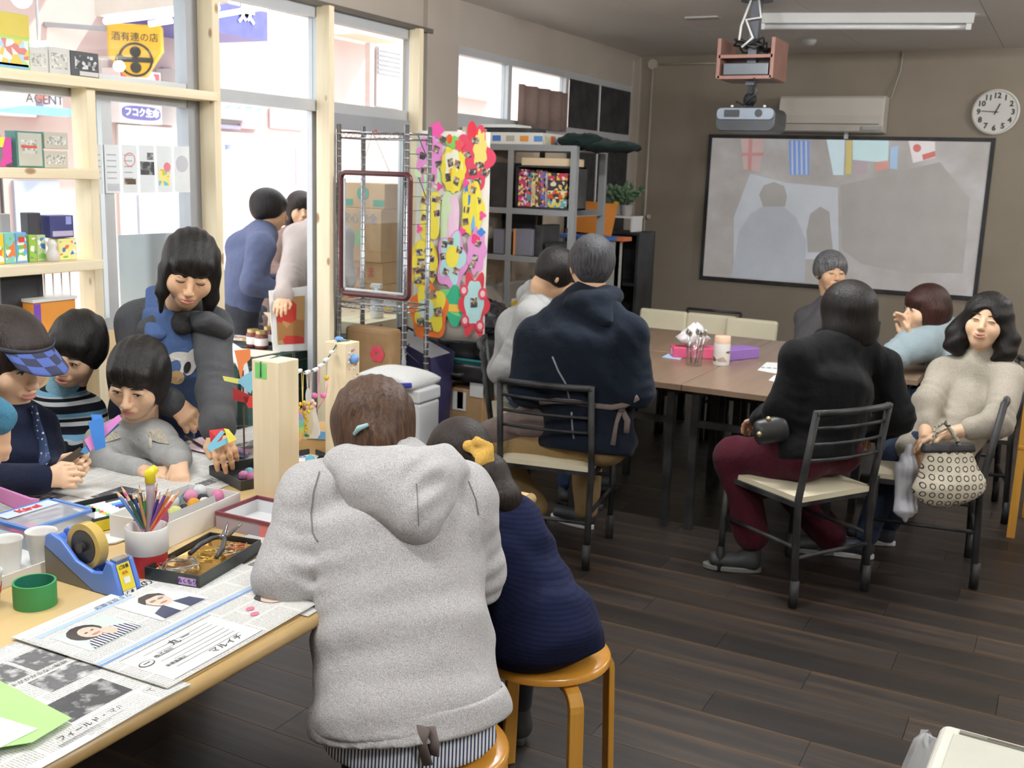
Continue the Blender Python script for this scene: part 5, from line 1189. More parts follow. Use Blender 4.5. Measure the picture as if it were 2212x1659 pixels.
MB().tube([c0+np.array([0,.01,.02]),(c0[0],c0[1]+.01,TZ)],.003,6).build('stick',M('stick_brown',(90,66,48),.7),pw)
# ================================================================== things on the walnut tables
tz = TZ+.001
def tissue(label,p,rz,cl,cl2):
 t = thing('tissue_box',label,'tissue box',tuple(p),rz,'tissue boxes',local=True)
 MB().box(-.115,.115,-.055,.055,0,.055).build('carton',M('tissue_%d' % cl[0],cl,.5),t,bevel=.003)
 MB().box(-.1155,.1155,-.03,.03,.012,.043).build('print',print_mat('tissue_print_%d' % cl[0],cl2,[cl,(236,236,240)],40,.5),t)
 return t
pA = at_z(1512,778,tz); tissue('pink tissue box behind the spoon glass',(-1.70,5.30,tz),.5,(222,90,130),(240,200,210))
t = tissue('purple tissue box behind the canister',(-1.50,5.42,tz),1.1,(150,110,190),(200,170,220))
n = 9; mb = MB(); pt = np.array([-1.70,5.30,tz+.055]); r = np.random.RandomState(9)
vs = []; fs = []
for i in range(7):
 for j in range(12):
  a = 2*PI*j/12; rr = [.02,.05,.07,.075,.06,.04,.012][i]*(1+.35*math.sin(3*a+i)); vs.append(pt+np.array([rr*math.cos(a),rr*math.sin(a),.02*i+.012*math.sin(2*a+i)]))
for i in range(6):
 for j in range(12): fs.append((i*12+j,i*12+(j+1) % 12,i*12+12+(j+1) % 12,i*12+12+j))
fs.append(tuple(72+j for j in range(12)))
o = link_mesh('tissue',vs,fs,M('tissue_white',(240,236,238),.8),None,True,loc=tuple(pt)); _setp(o,'crumpled white tissue pulled up from the pink box','tissue')
pg = np.array([-1.615,5.06,tz]); gl = thing('spoon_glass','clear glass of spoons on the walnut table','glass',tuple(pg))
MB().lathe([(0,.004),(.036,.004),(.04,.0),(.044,.11),(.0425,.11),(.037,.006)],24,pg).build('tumbler',glass('tumbler_glass',(.93,.95,.95),2.5),gl,smooth=True)
for k in range(5):
 a = k*1.3; b = pg+np.array([.018*math.cos(a),.018*math.sin(a),.01]); e = pg+np.array([.045*math.cos(a+.4),.045*math.sin(a+.4),.15])
 sp = thing('teaspoon',['first','second','third','fourth','fifth'][k]+' steel teaspoon standing in the glass','spoon',tuple(b),group='teaspoons in the glass')
 MB().tube([b,e],.0028,6).build('handle',M('spoon_steel',(206,204,200),.2,.9),sp,smooth=True); MB().sphere(e+UP(.016),(.012,.004,.02),10,8).build('bowl',M('spoon_steel',(206,204,200),.2,.9),sp,smooth=True)
pq = np.array([-1.505,5.16,tz]); cn = thing('canister','white creamer canister with a tan lid on the walnut table','canister',tuple(pq))
MB().lathe([(0,0),(.04,0),(.042,.01),(.042,.105),(.04,.115),(0,.115)],28,pq).build('body',M('canister_white',(228,224,222),.4),cn,smooth=True,auto=50)
MB().lathe([(.041,.113),(.041,.145),(.036,.15),(0,.15)],28,pq).build('lid',M('canister_tan',(232,196,168),.5),cn,smooth=True,auto=50)
MB().lathe([(.0425,.02),(.0425,.075)],28,pq).build('label',print_mat('canister_label',(222,216,210),[(120,90,70),(180,160,150)],30,.35),cn,smooth=True)
flat_sheet('paper_napkin',[at_z(*q,tz) for q in ((1430,772),(1468,778),(1482,765),(1450,761))],M('napkin_blue',(176,202,234),.8),'pale blue paper napkin left of the spoon glass','napkin',.002)
mc = flat_sheet('menu_card',[at_z(*q,tz) for q in ((1636,800),(1690,810),(1706,786),(1656,783))],paper_w,'white menu card near the woman in black','card',.002)
flat_sheet('menu_card',[at_z(*q,tz) for q in ((1660,822),(1688,828),(1694,806),(1672,812))],paper_w,'second white card half under her sleeve','card',.002)
text('メニュー',.03,inkb,mc,at_z(1668,795,tz+.0035),(.93,.37,0),(-.37,.93,0))
# ================================================================== wire rack, hanging frame, collage
chrome = M('chrome',(176,178,182),.22,.9,.05)
rk = thing('wire_rack','chrome wire rack by the glass door','rack',(-3.17,4.65,0))
rx0,rx1,ry0,ry1 = -3.38,-2.965,4.45,4.66
def slots(x,y):
 mb = MB().cyl((x,y,.02),(x,y,1.84),.0125,10)
 return mb
for x in (rx0,rx1):
 for y in (ry0,ry1):
  p = slots(x,y).build('post',chrome,rk,smooth=True)
  mb = MB()
  for k in range(46): mb.cyl((x,y,.08+k*.038),(x,y,.086+k*.038),.0136,8)
  g = mb.build('post_rings',alu_d,p); g['kind'] = 'stuff'
  MB().sphere((x,y,.012),.02,10,8).build('foot',black_plastic,rk,smooth=True)
for z in (1.80,.93,.12):
 mb = MB()
 for zz in (z,z-.028):
  mb.tube([(rx0,ry0,zz),(rx1,ry0,zz),(rx1,ry1,zz),(rx0,ry1,zz),(rx0,ry0,zz)],.0035,6)
 for k in range(12): x = rx0+(rx1-rx0)*(k+.5)/12; mb.tube([(x,ry0,z),(x,ry1,z)],.002,5)
 for k in range(14):
  x = rx0+(rx1-rx0)*k/14; d = (rx1-rx0)/28; mb.tube([(x,ry0,z),(x+d,ry0,z-.028),(x+2*d,ry0,z)],.002,5)
 mb.build('wire_shelf',chrome,rk,smooth=True)
for k in range(6):
 z = 1.35+.07*k; MB().tube([(rx1,ry0,z),(rx1,ry1,z)],.0022,5).build('side_wire',chrome,rk)
# acrylic board in a dark red frame, hung from the rack top
maroon = M('maroon_frame',(84,24,28),.3,0,.04)
fr = thing('framed_board','clear board in a dark red frame hanging on the wire rack','frame',(-3.17,4.42,1.0))
FY = 4.42
a = at_y(737,372,FY); b = at_y(887,376,FY); c = at_y(737,632,FY)
fx0,fx1,fz1,fz0 = a[0],b[0],a[2],c[2]
rr = .022
pts = []
def rrect(x0,x1,z0,z1,r,n=6):
 o = []
 for cx,cz,a0 in ((x1-r,z1-r,0),(x0+r,z1-r,PI/2),(x0+r,z0+r,PI),(x1-r,z0+r,1.5*PI)):
  for k in range(n+1): o.append((cx+r*math.cos(a0+k*PI/2/n),cz+r*math.sin(a0+k*PI/2/n)))
 return o
rp = rrect(fx0,fx1,fz0,fz1,.03); MB().tube([(p[0],FY,p[1]) for p in rp]+[(rp[0][0],FY,rp[0][1])],.013,8,caps=False).build('frame',maroon,fr,smooth=True)
MB().tube([(fx0+.022,FY,fz0+.03),(fx0+.022,FY,fz1-.03)],.006,6).build('inner_strip',alu,fr); MB().tube([(fx0+.03,FY,fz0+.022),(fx1-.03,FY,fz0+.022)],.007,6).build('inner_strip',M('strip_pale',(206,210,212),.4),fr)
MB().box(fx0+.01,fx1-.01,FY-.001,FY+.001,fz0+.01,fz1-.01).build('pane',glass('acrylic',(.97,.97,.97),.7),fr)
hk = np.array([(fx0+fx1)/2-.02,FY+.005,1.80])
MB().tube([(fx0+.12,FY,fz1),hk,(fx1-.12,FY,fz1)],.0018,5).build('cord',M('cord_grey',(120,116,112),.7),fr)
MB().tube([hk,hk+np.array([0,.028,.012]),hk+np.array([0,.03,.0])],.004,6).build('hook',M('hook_red',(196,70,60),.5),fr)
# spray bottle on the street bench behind the frame
sbp = np.array([-3.86,5.50,.692]); q = at_x(815,622,-3.86); sbp = np.array([q[0],q[1],.692])
sb = thing('spray_bottle','white spray bottle on the street bench','bottle',tuple(sbp)); sc_ = 1.25; wsp = M('spray_white',(238,240,240),.35)
MB().lathe([(0,0),(.032*sc_,0),(.034*sc_,.01),(.034*sc_,.09*sc_),(.016*sc_,.125*sc_),(.013*sc_,.15*sc_),(0,.15*sc_)],20,sbp).build('body',wsp,sb,smooth=True)
MB().prism([(-.05,.19),(-.04,.215),(.03,.215),(.035,.19),(.015,.185),(.012,.18),(-.012,.18),(-.02,.185)],.026,sbp-np.array([0,-.013,0]),(1,0,0),(0,0,1)).build('head',wsp,sb,bevel=.003)
MB().tube([sbp+np.array([-.03,0,.19]),sbp+np.array([-.045,0,.155]),sbp+np.array([-.04,0,.14])],.006,6).build('trigger',wsp,sb,smooth=True)
q = at_x(850,620,-3.9); one('snack_bag',MB().sphere((q[0]-.05,q[1]+.06,.75),(.10,.13,.06),14,10),print_mat('snack_bag_print',(226,226,230),[(236,206,60),(150,200,232),(236,190,200)],9,.55),'bulging white and yellow bag on the street bench','bag',smooth=True)
# collage of paper flowers on a long white sheet
cl_p1,cl_p2 = at_y(900,282,4.93),at_y(1060,282,5.02)
CU = (cl_p2-cl_p1); CU[2] = 0; CW = np.linalg.norm(CU); CU /= CW; CV = UP(1.); CN = np.cross(CU,CV)
cz1 = cl_p1[2]; cz0 = at_y(905,728,4.93)[2]; CH = cz1-cz0
col = thing('flower_collage','long white sheet covered with bright paper flowers and small photographs','collage',(cl_p1[0]+.2,cl_p1[1],cz0))
n = 16; vs = []; fs = []
def cw(a,b,lift=0.0):
 """collage point: a across 0..1, b up 0..1"""
 return np.array([cl_p1[0],cl_p1[1],cz0])+CU*(a*CW)+CV*(b*CH)+CN*(lift+.012*math.sin(b*7)+.02*(1-b)*math.sin(a*3))
for i in range(n+1):
 for j in range(9): vs.append(cw(j/8,i/n))
for i in range(n):
 for j in range(8): q = i*9+j; fs.append((q,q+1,q+10,q+9))
o = link_mesh('backing_sheet',vs,fs,M('collage_white',(228,224,214),.8),col,True); s = o.modifiers.new('t','SOLIDIFY'); s.thickness = .001
_x0,_x1,_y0,_y1 = 900,1060,282,728
def cpx(u,v): return ((u-_x0)/(_x1-_x0),1-(v-_y0)/(_y1-_y0))
photo_mats = [print_mat('collage_photo_%d' % k,(90,86,80),[(150,140,120),(60,60,66),(200,190,176),(170,120,100)],70,.75) for k in range(2)]
def shape(kind,n=28,lobes=6,amp=.2):
 if kind == 'flower': return [(1+amp*math.cos(lobes*t),t) for t in np.linspace(0,2*PI,n*2+1)[:-1]]
 if kind == 'fly': return [((.55+.55*abs(math.cos(t*1.0))**.6*(1+.25*math.cos(3*t))),t) for t in np.linspace(0,2*PI,n*2+1)[:-1]]
 return [(1,t) for t in np.linspace(0,2*PI,n+1)[:-1]]
_lift = [0.002]
def cut(name,u,v,ru,rv,colr,kind='flower',lobes=6,amp=.16,lift=None,rot=0.0):
 _lift[0] += .0007; L = lift or _lift[0]
 a0,b0 = cpx(u,v); sa,sb_ = ru/(_x1-_x0),rv/(_y1-_y0)
 pts = [(a0+sa*r*math.cos(t+rot),b0+sb_*r*math.sin(t+rot)) for r,t in shape(kind,lobes=lobes,amp=amp)]
 top = [cw(a,b,L+.0012) for a,b in pts]; bot = [cw(a,b,L) for a,b in pts]; k = len(pts)
 m = colr if not isinstance(colr,tuple) else M('cut_%d_%d_%d' % colr,colr,.65,0,.03)
 return link_mesh(name,top+bot,[tuple(range(k)),tuple(range(2*k-1,k-1,-1))]+[((i+1) % k,i,k+i,k+(i+1) % k) for i in range(k)],m,col)
def photo(u,v,w=12,h=12,k=0):
 _lift[0] += .0003; a0,b0 = cpx(u,v); sa,sb_ = w/(_x1-_x0),h/(_y1-_y0); r = RNG.rand()*.8-.4
 pts = [(a0+sa*(x*math.cos(r)-y*math.sin(r)),b0+sb_*(x*math.sin(r)+y*math.cos(r))) for x,y in ((-.5,-.5),(.5,-.5),(.5,.5),(-.5,.5))]
 T_ = [cw(a,b,_lift[0]+.0016) for a,b in pts]; B_ = [cw(a,b,_lift[0]) for a,b in pts]
 return link_mesh('photo',T_+B_,[(0,1,2,3),(7,6,5,4),(0,4,5,1),(1,5,6,2),(2,6,7,3),(3,7,4,0)],photo_mats[k % 2],col)
PK,YL,GR,RD,OR,CY,LP = (236,150,214),(240,222,70),(190,230,160),(226,70,100),(238,120,50),(180,220,220),(226,150,206)
cut('paper_flower',932,348,34,52,(200,236,180),lobes=7); f_ = cut('paper_flower',932,342,31,50,PK,lobes=9,amp=.1)
cut('paper_flower',946,280,14,16,(240,90,170),lobes=5)
for q in ((915,335),(945,320),(918,365),(950,352),(935,380),(930,305),(958,300)): photo(*q,13,15)
cut('paper_flower',1030,335,36,58,RD,lobes=5,amp=.22); cut('paper_flower',1040,320,14,40,(240,220,120),lobes=9,amp=.12,rot=.3); cut('paper_flower',1022,280,10,20,(226,50,70),'disc')
for q in ((1030,300),(1012,330),(1040,350),(1025,365),(1052,365),(1035,385)): photo(*q,16,13)
cut('paper_flower',983,360,27,50,YL,lobes=12,amp=.05); cut('paper_disc',983,357,18,38,(240,236,214),lobes=5,amp=.15); cut('paper_beak',981,368,8,9,(240,170,50),lobes=3)
for q in ((977,347),(992,350),(972,378),(990,385)): photo(*q,11,17)
cut('paper_leaf',985,305,16,12,(120,206,90),lobes=4); cut('paper_leaf',975,298,6,10,(238,90,40),'disc'); cut('paper_flower',996,310,9,12,(232,80,90),lobes=5)
cut('paper_card',935,460,24,55,YL,lobes=4,amp=.12,rot=.78); cut('paper_card',938,462,20,40,(236,232,200),lobes=4,amp=.05,rot=.78); cut('paper_dot',932,487,8,9,(130,200,190),'disc')
for q in ((920,430),(945,425),(922,466),(960,425),(950,455)): photo(*q,13,13)
cut('paper_card',973,465,15,60,(206,226,180),lobes=4,amp=.05,rot=.78); cut('paper_card',986,470,14,56,(236,200,220),lobes=4,amp=.05,rot=.78); photo(988,468,15,16)
cut('paper_card',1028,445,24,58,YL,lobes=5,amp=.1); cut('paper_bird',1022,430,14,34,(60,130,206),lobes=3,amp=.3); cut('paper_bird',1030,460,10,26,(120,180,230),lobes=4,amp=.3); cut('paper_disc',1026,402,10,14,(236,200,60),lobes=5,amp=.1)
for q in ((1015,445),(1040,425),(1028,402),(1014,470)): photo(*q,12,14)
for u,v in ((1012,388),(955,398),(912,490),(1008,490),(1050,455)): cut('paper_heart',u,v,6,8,(240,80,160),lobes=3,amp=.3)
cut('paper_flower',926,565,33,55,(226,196,50),'disc'); cut('paper_flower',928,560,28,46,YL,lobes=6,amp=.1)
for q in ((915,540),(935,535),(920,560),(942,552),(910,580),(930,590),(948,585),(915,600),(938,605),(926,575)): photo(*q,16,14,1)
cut('paper_flower',990,555,32,62,LP,lobes=5,amp=.14); cut('paper_flower',990,548,26,50,CY,lobes=5,amp=.2); cut('paper_disc',990,545,14,24,YL,'disc')
for q in ((972,520),(1005,530),(970,545),(1000,575),(985,512),(978,578)): photo(*q,12,14)
cut('paper_flower',1042,530,20,48,LP,lobes=7,amp=.1); cut('paper_heart',1038,505,9,10,(230,60,120),lobes=3)
for q in ((1040,545),(1045,515),(1035,560)): photo(*q,12,13)
cut('paper_heart',1050,490,8,8,(60,130,210),lobes=4); cut('paper_leaf',1000,640,40,30,(120,206,130),lobes=5,amp=.12); cut('paper_leaf',1000,650,26,40,(50,176,130),lobes=4,amp=.15); cut('paper_label',998,655,16,9,(240,200,80),lobes=4,amp=.1,rot=.78)
f_ = cut('paper_flower',942,668,44,60,OR,lobes=5,amp=.1,rot=.4); cut('paper_flower',945,660,34,48,YL,lobes=4,amp=.2,rot=.6); cut('paper_disc',937,662,18,23,(196,222,216),'disc')
for q in ((950,628),(965,665),(942,700),(925,690)): photo(*q,18,18,1)
cut('paper_flower',1042,645,28,66,(214,60,76),lobes=6,amp=.22); cut('paper_disc',1042,640,20,48,CY,lobes=6,amp=.06); photo(1042,640,14,20)
for u,v in ((1020,615),(1060,620),(1024,680),(1056,690)): cut('paper_ring',u,v,9,13,(222,70,90),'disc'); cut('paper_ring',u,v,5,7,(238,200,206),'disc')
MB().tube([cw(.02,.98),np.array([rx1,ry1,1.66])],.003,5).build('hook',black_metal,col); MB().tube([cw(.03,.78),np.array([rx1,ry1,1.45])],.003,5).build('hook',black_metal,col)
# ================================================================== grey steel shelf with games
steel = M('steel_shelf_grey',(150,151,153),.45,.3,.04)
sx0,sx1,sy0,sy1 = -3.30,-2.80,6.10,7.0
ss = thing('steel_shelf','grey slotted steel shelf by the window wall','shelf',(-3.0,6.4,0))
SXa,SXb = at_y(1102,400,6.05)[0],at_y(1237,400,6.05)[0]
for x in (SXa,SXb):
 for y in (6.05,6.5):
  s = 1 if x == SXa else -1
  MB().box(x-.02,x+.02,y-.002,y+.002,0,1.80).box(x-.02*s-.002,x-.02*s+.002,y,y+.035,0,1.80).build('post',steel,ss)
shz = [at_y(1102,312,6.05)[2],at_y(1102,449,6.05)[2],at_y(1102,551,6.05)[2],.55,.12]
for z in shz:
 MB().box(SXa-.25,SXb+.02,6.05,6.5,z-.035,z-.03).box(SXa-.25,SXb+.02,6.045,6.05,z-.036,z).box(SXa-.25,SXb+.02,6.5,6.505,z-.036,z).build('shelf_board',steel,ss)
for y in (6.05,6.5): MB().box(SXa-.27,SXa-.23,y-.002,y+.002,0,1.80).build('post',steel,ss)
# board games and boxes
def gbox(name,label,u0,v0,u1,v1,y,mat,depth=.25,cat='box',group='games on the steel shelf',zfix=None,bevel=.003):
 a = at_y(u0,v0,y); b = at_y(u1,v1,y); z0 = zfix if zfix is not None else b[2]
 return one(name,MB().box(a[0],b[0],y,y+depth,z0,max(a[2],z0+.02)),mat,label,cat,group,bevel=bevel)
zt = shz[0]+.001
t = thing('board_game','flat white board game box with coloured pictures on the steel shelf top','board game',(-3.1,6.25,zt),group='games on the steel shelf')
x0 = at_y(1035,300,6.07)[0]; x1 = at_y(1172,300,6.07)[0]
MB().box(x0,x1,6.07,6.40,zt,zt+.075).build('carton',M('game_white',(226,224,216),.5),t,bevel=.003)
for k,cl in enumerate(((70,120,200),(180,170,150),(226,150,60),(90,140,200))): MB().box(x0+.1+.1*k,x0+.16+.1*k,6.068,6.07,zt+.02,zt+.055).build('picture',M('game_pic_%d' % k,cl,.5),t)
MB().box(x1,x1+.002,6.1,6.36,zt+.01,zt+.06).build('picture',print_mat('game_side',(232,222,190),[(226,190,60),(230,120,60),(120,170,210)],18,.6),t)
one('board_game',MB().box(x0+.02,x1-.12,6.10,6.36,zt+.077,zt+.105),M('game_dark',(40,42,46),.5),'thin dark board game lying on the white one','board game','games on the steel shelf',bevel=.003)
one('paper_stack',MB().box(x0+.0,x1-.2,6.08,6.3,zt+.106,zt+.125),paper_w,'thin stack of white boards on top of the games','paper')
# folded dark umbrella cloth hanging off the top right
r = np.random.RandomState(5); mb = MB(); pc0 = np.array([SXb-.02,6.2,zt+.03])
mb.sphere(pc0,(.16,.14,.05),18,10); mb.sphere(pc0+np.array([.2,.0,-.03]),(.20,.13,.035),18,10); mb.v = [tuple(np.array(p)+r.randn(3)*.006) for p in mb.v]
one('dark_cloth',mb,fabric('cloth_dark_green',(28,44,42),None,200),'dark green cloth bundled on the steel shelf corner','cloth',smooth=True)
z1_ = shz[1]+.001
one('game_box',MB().box(SXa-.22,SXa-.02,6.07,6.3,z1_,z1_+.285),M('box_matt_black',(26,26,30),.5),'tall black box left of the shelf post','box','games on the steel shelf',bevel=.003)
bk_ = thing('game_case','black open case packed with bright board games','case',(SXb-.2,6.2,z1_)); cx0,cx1 = SXa+.03,SXb-.02; cz_ = z1_+.27
MB().box(cx0,cx1,6.30,6.31,z1_,cz_).build('back_panel',black_plastic,bk_)
for q in ((cx0,cx0+.012,z1_,cz_),(cx1-.012,cx1,z1_,cz_),(cx0,cx1,z1_,z1_+.01),(cx0,cx1,cz_-.01,cz_)): MB().box(q[0],q[1],6.07,6.30,q[2],q[3]).build('panel',black_plastic,bk_)
gp = print_mat('game_spine',(60,50,60),[(206,60,120),(226,190,90),(70,120,180),(150,190,110),(230,226,214)],45,.8); x = cx0+.016
cols = [(196,60,130),(90,150,170),(214,190,150),(110,80,60),(120,110,180),(206,206,220)]
for k,w in enumerate((.062,.028,.03,.03,.034,.022)):
 o = one('card_game',MB().box(x,x+w-.003,6.075+.004*k,6.27,z1_+.012,z1_+.245-.01*(k % 3)),print_mat('spine_%d' % k,cols[k],[(236,220,120),(40,40,50),(226,90,90),(230,230,230)],60,.5),['magenta','teal','tan','brown','violet','pale lilac'][k]+' game box standing in the black case','game','upright games in the black case',bevel=.002); x += w
for k,(h,cl) in enumerate(((.055,(90,170,190)),(.05,(214,90,50)),(.06,(60,50,66)),(.045,(200,60,90)))):
 z = z1_+.012+[0,.057,.109,.171][k]; one('card_game',MB().box(x+.004,cx1-.03,6.075,6.25,z,z+h),print_mat('flat_%d' % k,cl,[(236,226,190),(50,50,60),(236,200,80)],50,.45),['lowest','second','third','topmost'][k]+' flat game box stacked right in the black case','game','flat games in the black case',bevel=.002)
one('light_board',MB().box(cx0+.02,cx1-.02,6.10,6.3,cz_+.001,cz_+.05),M('box_cream',(232,206,170),.6),'cream flat carton on the black game case','box',bevel=.003)
z2 = shz[2]+.001
for (u0,u1,h,m_,lab,nm,y) in ((1066,1098,.16,M('felt_grey',(116,116,128),.9),'grey felt box at the left of the third shelf','felt_box',6.07),(1108,1150,.17,M('felt_grey',(116,116,128),.9),'grey felt box right of the shelf post','felt_box',6.07),(1155,1172,.20,black_plastic,'narrow black file with white print on the third shelf','file_box',6.1),(1178,1222,.09,M('crate_green_black',(26,34,34),.5),'black crate with a green cover on the third shelf','crate',6.1)):
 a = at_y(u0,500,y)[0]; b = at_y(u1,500,y)[0]; one(nm,MB().box(a,b,y,y+.26,z2,z2+h),m_,lab,'box','boxes on the third steel shelf',bevel=.004)
a = at_y(1104,500,6.05)[0]; one('orange_folder',MB().box(a+.012,a+.024,6.062,6.3,z2,z2+.17),M('folder_orange',(222,140,70),.5),'thin orange folder beside the shelf post','folder')
one('dark_picture',MB().box(at_y(1075,480,6.38)[0],at_y(1160,480,6.38)[0],6.36,6.38,z2,z2+.26),M('game_dark',(40,42,46),.5),'dark board leaning behind the grey felt boxes','board')
z3 = .551
for u0,u1,h,m_,lab in ((1066,1096,.20,print_mat('low_box_a',(196,180,140),[(120,150,90),(226,210,170),(150,120,90)],14,.6),'tan printed box low behind the collage'),(1106,1150,.26,print_mat('low_box_b',(226,186,50),[(200,60,50),(226,226,226)],8,.4),'yellow and red cereal box on the fourth shelf'),(1152,1190,.2,M('low_box_green',(60,120,80),.6),'green box at the right of the fourth shelf')):
 a = at_y(u0,600,6.1)[0]; b = at_y(u1,600,6.1)[0]; one('printed_box',MB().box(a,b,6.1,6.35,z3,z3+h),m_,lab,'box','boxes on the fourth steel shelf',bevel=.003)
# corner: black cabinet, shelf with plants, orange paper on a blue-edged board, dark shelf
ck0 = at_y(1338,490,7.9); blc = M('cabinet_black',(18,18,20),.5)
cb_ = thing('black_cabinet','low black open cabinet in the corner under the plants','cabinet',(-3.3,7.55,0))
cx0 = XW+.03; cx1 = at_y(1378,560,7.38)[0]
for q in ((cx0,cx0+.02),(cx1-.02,cx1),((cx0+cx1)/2-.01,(cx0+cx1)/2+.01)): MB().box(q[0],q[1],7.38,7.72,0,1.22).build('side',blc,cb_)
for z in (.04,.42,.82,1.20): MB().box(cx0+.001,cx1-.001,7.39,7.72,z,z+.02).build('shelf_board',blc,cb_)
MB().box(cx0,cx1,7.71,7.72,0,1.22).build('back_panel',blc,cb_)
for k in range(5): one('stored_folder',MB().box(cx0+.03+.03*k,cx0+.055+.03*k,7.42,7.62,.441,.60+.02*(k % 3)),M('folder_mix_%d' % (k % 3),[(120,150,140),(190,180,170),(90,70,80)][k % 3],.6),['first','second','third','fourth','fifth'][k]+' folder upright in the black cabinet','folder','folders in the cabinet')
wsh = thing('plant_shelf','small white shelf box carrying the potted plants','shelf',(-3.3,7.5,1.22)); wz = 1.222
wx1 = at_y(1368,480,7.42)[0]; MB().box(XW+.03,wx1,7.40,7.62,wz+.10,wz+.115).build('top',white_plastic,wsh)
for x in (XW+.03,wx1-.016): MB().box(x,x+.015,7.41,7.61,wz,wz+.10).build('side',white_plastic,wsh)
def potted(label,u,v,y,cl,n,h,seed,yel=False):
 p = at_y(u,v,y); p[2] = wz+.116; t = thing('potted_plant',label,'plant',tuple(p),group='potted plants on the white shelf')
 MB().lathe([(0,0),(.034,0),(.045,.075),(.047,.08),(.042,.08),(.04,.07),(0,.07)],18,p).build('pot',M('pot_grey',(170,168,166),.6),t,smooth=True,auto=50)
 r = np.random.RandomState(seed); mb = MB()
 for k in range(n):
  a = r.rand()*6.28; tl = .3+.9*r.rand(); d = np.array([math.cos(a)*tl,math.sin(a)*tl,1.0]); d /= np.linalg.norm(d); b = p+UP(.07); e = b+d*h*(.6+.6*r.rand())
  mb.tube([b,(b+e)/2+UP(.01),e],.0015,4)
  for q in (.5,.75,1.0):
   c = b+(e-b)*q; R = frame_from(d+r.randn(3)*.5); mb.sphere(c,(.018,.006,.026),6,5,R)
 mb.build('foliage',M('leaf_%d' % seed,cl,.5,0,.2,30),t,smooth=True)
 if yel: MB().sphere(p+np.array([0,-.045,.09]),(.03,.015,.015),10,6).build('flower',M('flower_yellow',(226,196,60),.5),t,smooth=True)
potted('potted plant at the left end of the white shelf',1318,470,7.48,(70,96,76),14,.13,1)
potted('potted plant with a yellow bloom in the middle of the white shelf',1334,470,7.52,(76,112,66),16,.15,2,True)
potted('potted plant at the right end of the white shelf nearest the corner',1353,470,7.48,(66,104,62),20,.17,3)
one('photo_card',MB().prism([(-.05,0),(.05,0),(.045,.15),(-.055,.15)],.006,at_y(1300,436,7.55)*np.array([1,1,0])+UP(1.2225),(.9,.3,0),(0,0,1)),M('photo_blue',(120,130,160),.4),'small bluish photo card behind the orange paper','card')
bx = thing('blue_edged_board','long blue edged table board with orange corner behind the man','board',(-2.75,7.0,0))
L0,L1 = at_y(1205,505,6.95),at_y(1348,520,6.95); bz = (L0[2]+L1[2])/2
MB().box(L0[0],L1[0]-.06,6.95,7.10,bz-.018,bz+.012).build('edge',M('edge_blue_bright',(80,120,200),.4),bx,bevel=.004); MB().box(L1[0]-.06,L1[0],6.95,7.10,bz-.018,bz+.012).build('corner_cap',M('edge_orange',(214,110,50),.4),bx,bevel=.004)
MB().box(L0[0]+.04,L1[0]-.05,6.97,7.08,bz-.42,bz-.018).build('side_panel',M('board_grey',(170,168,160),.6),bx)
for x in (L0[0]+.05,L1[0]-.07): MB().box(x,x+.02,6.97,7.0,0,bz-.018).box(x,x+.02,7.05,7.08,0,bz-.018).build('leg',alu_d,bx)
a,b,c,d = at_y(1240,433,6.97),at_y(1327,442,6.97),at_y(1318,512,6.97),at_y(1238,500,6.97); zb = bz+.013
vs = [np.array([q[0],6.99+dy,max(q[2],zb)]) for q,dy in ((d,0),(c,0),(b,.05),(a,.05))]
o = flat_sheet('orange_paper',vs,M('paper_orange',(226,140,46),.7),'orange paper sheet leaning above the blue edged board','paper',.002)
# ================================================================== floor goods by the rack
t = thing('foam_box','white foam box with a moulded hand hold beside the rack','box',(-3.0,5.2,0)); foam = M('foam_white',(230,231,232),.7,0,.02,60,.1,300)
fp = at_z(900,1000,0); X0,X1,Y0,Y1 = -2.93,-2.66,4.58,4.95
FB1 = at_y(905,840,4.30)[0]; ftop = at_y(905,845,4.30)[2]; X0,X1,Y0,Y1 = FB1-.24,FB1,4.30,4.50
MB().box(X0,X1,Y0,Y1,0.001,ftop-.07).build('body',foam,t,bevel=.015,segs=3); MB().box(X0-.004,X1+.004,Y0-.004,Y1+.004,ftop-.068,ftop).build('lid',foam,t,bevel=.012,segs=3)
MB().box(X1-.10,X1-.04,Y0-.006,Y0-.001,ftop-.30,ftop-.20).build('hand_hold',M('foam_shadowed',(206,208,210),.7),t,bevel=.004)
cl = MB(); cp = np.array([(X0+X1)/2-.09,4.40,ftop])
n = 10; vs = []; fs = []
for i in range(n+1):
 for j in range(n+1): a,b = i/n*2-1,j/n*2-1; vs.append(cp+np.array([a*.19,b*.14,.06+.03*(1-a*a)*(1-b*b)-.03*abs(a)**3]))
for i in range(n+1):
 for j in range(n+1): a,b = i/n*2-1,j/n*2-1; vs.append(cp+np.array([a*.185,b*.135,.003]))
K = (n+1)**2
for i in range(n):
 for j in range(n): q = i*(n+1)+j; fs.append((q,q+n+1,q+n+2,q+1)); fs.append((K+q,K+q+1,K+q+n+2,K+q+n+1))
for i in range(n):
 for q,p in ((i,i+1),((i+1)*(n+1)+n,i*(n+1)+n)): pass
ring = [i for i in range(n+1)]+[(i+1)*(n+1)+n for i in range(n)]+[n*(n+1)+n-1-i for i in range(n)]+[(n-1-i)*(n+1) for i in range(n-1)]
for i in range(len(ring)): a,b = ring[i],ring[(i+1) % len(ring)]; fs.append((a,b,K+b,K+a))
t = thing('folded_blanket','folded white blanket with a bright blue band on the foam box','blanket',tuple(cp)); link_mesh('blanket',vs,fs,fabric('blanket_white',(232,232,230),None,200,.3),t,True)
MB().cbox(cp+np.array([.13,-.142,.025]),(.13,.012,.026),rotm('Y',-.15)).build('blue_band',M('band_royal',(40,50,160),.6),t,bevel=.005)
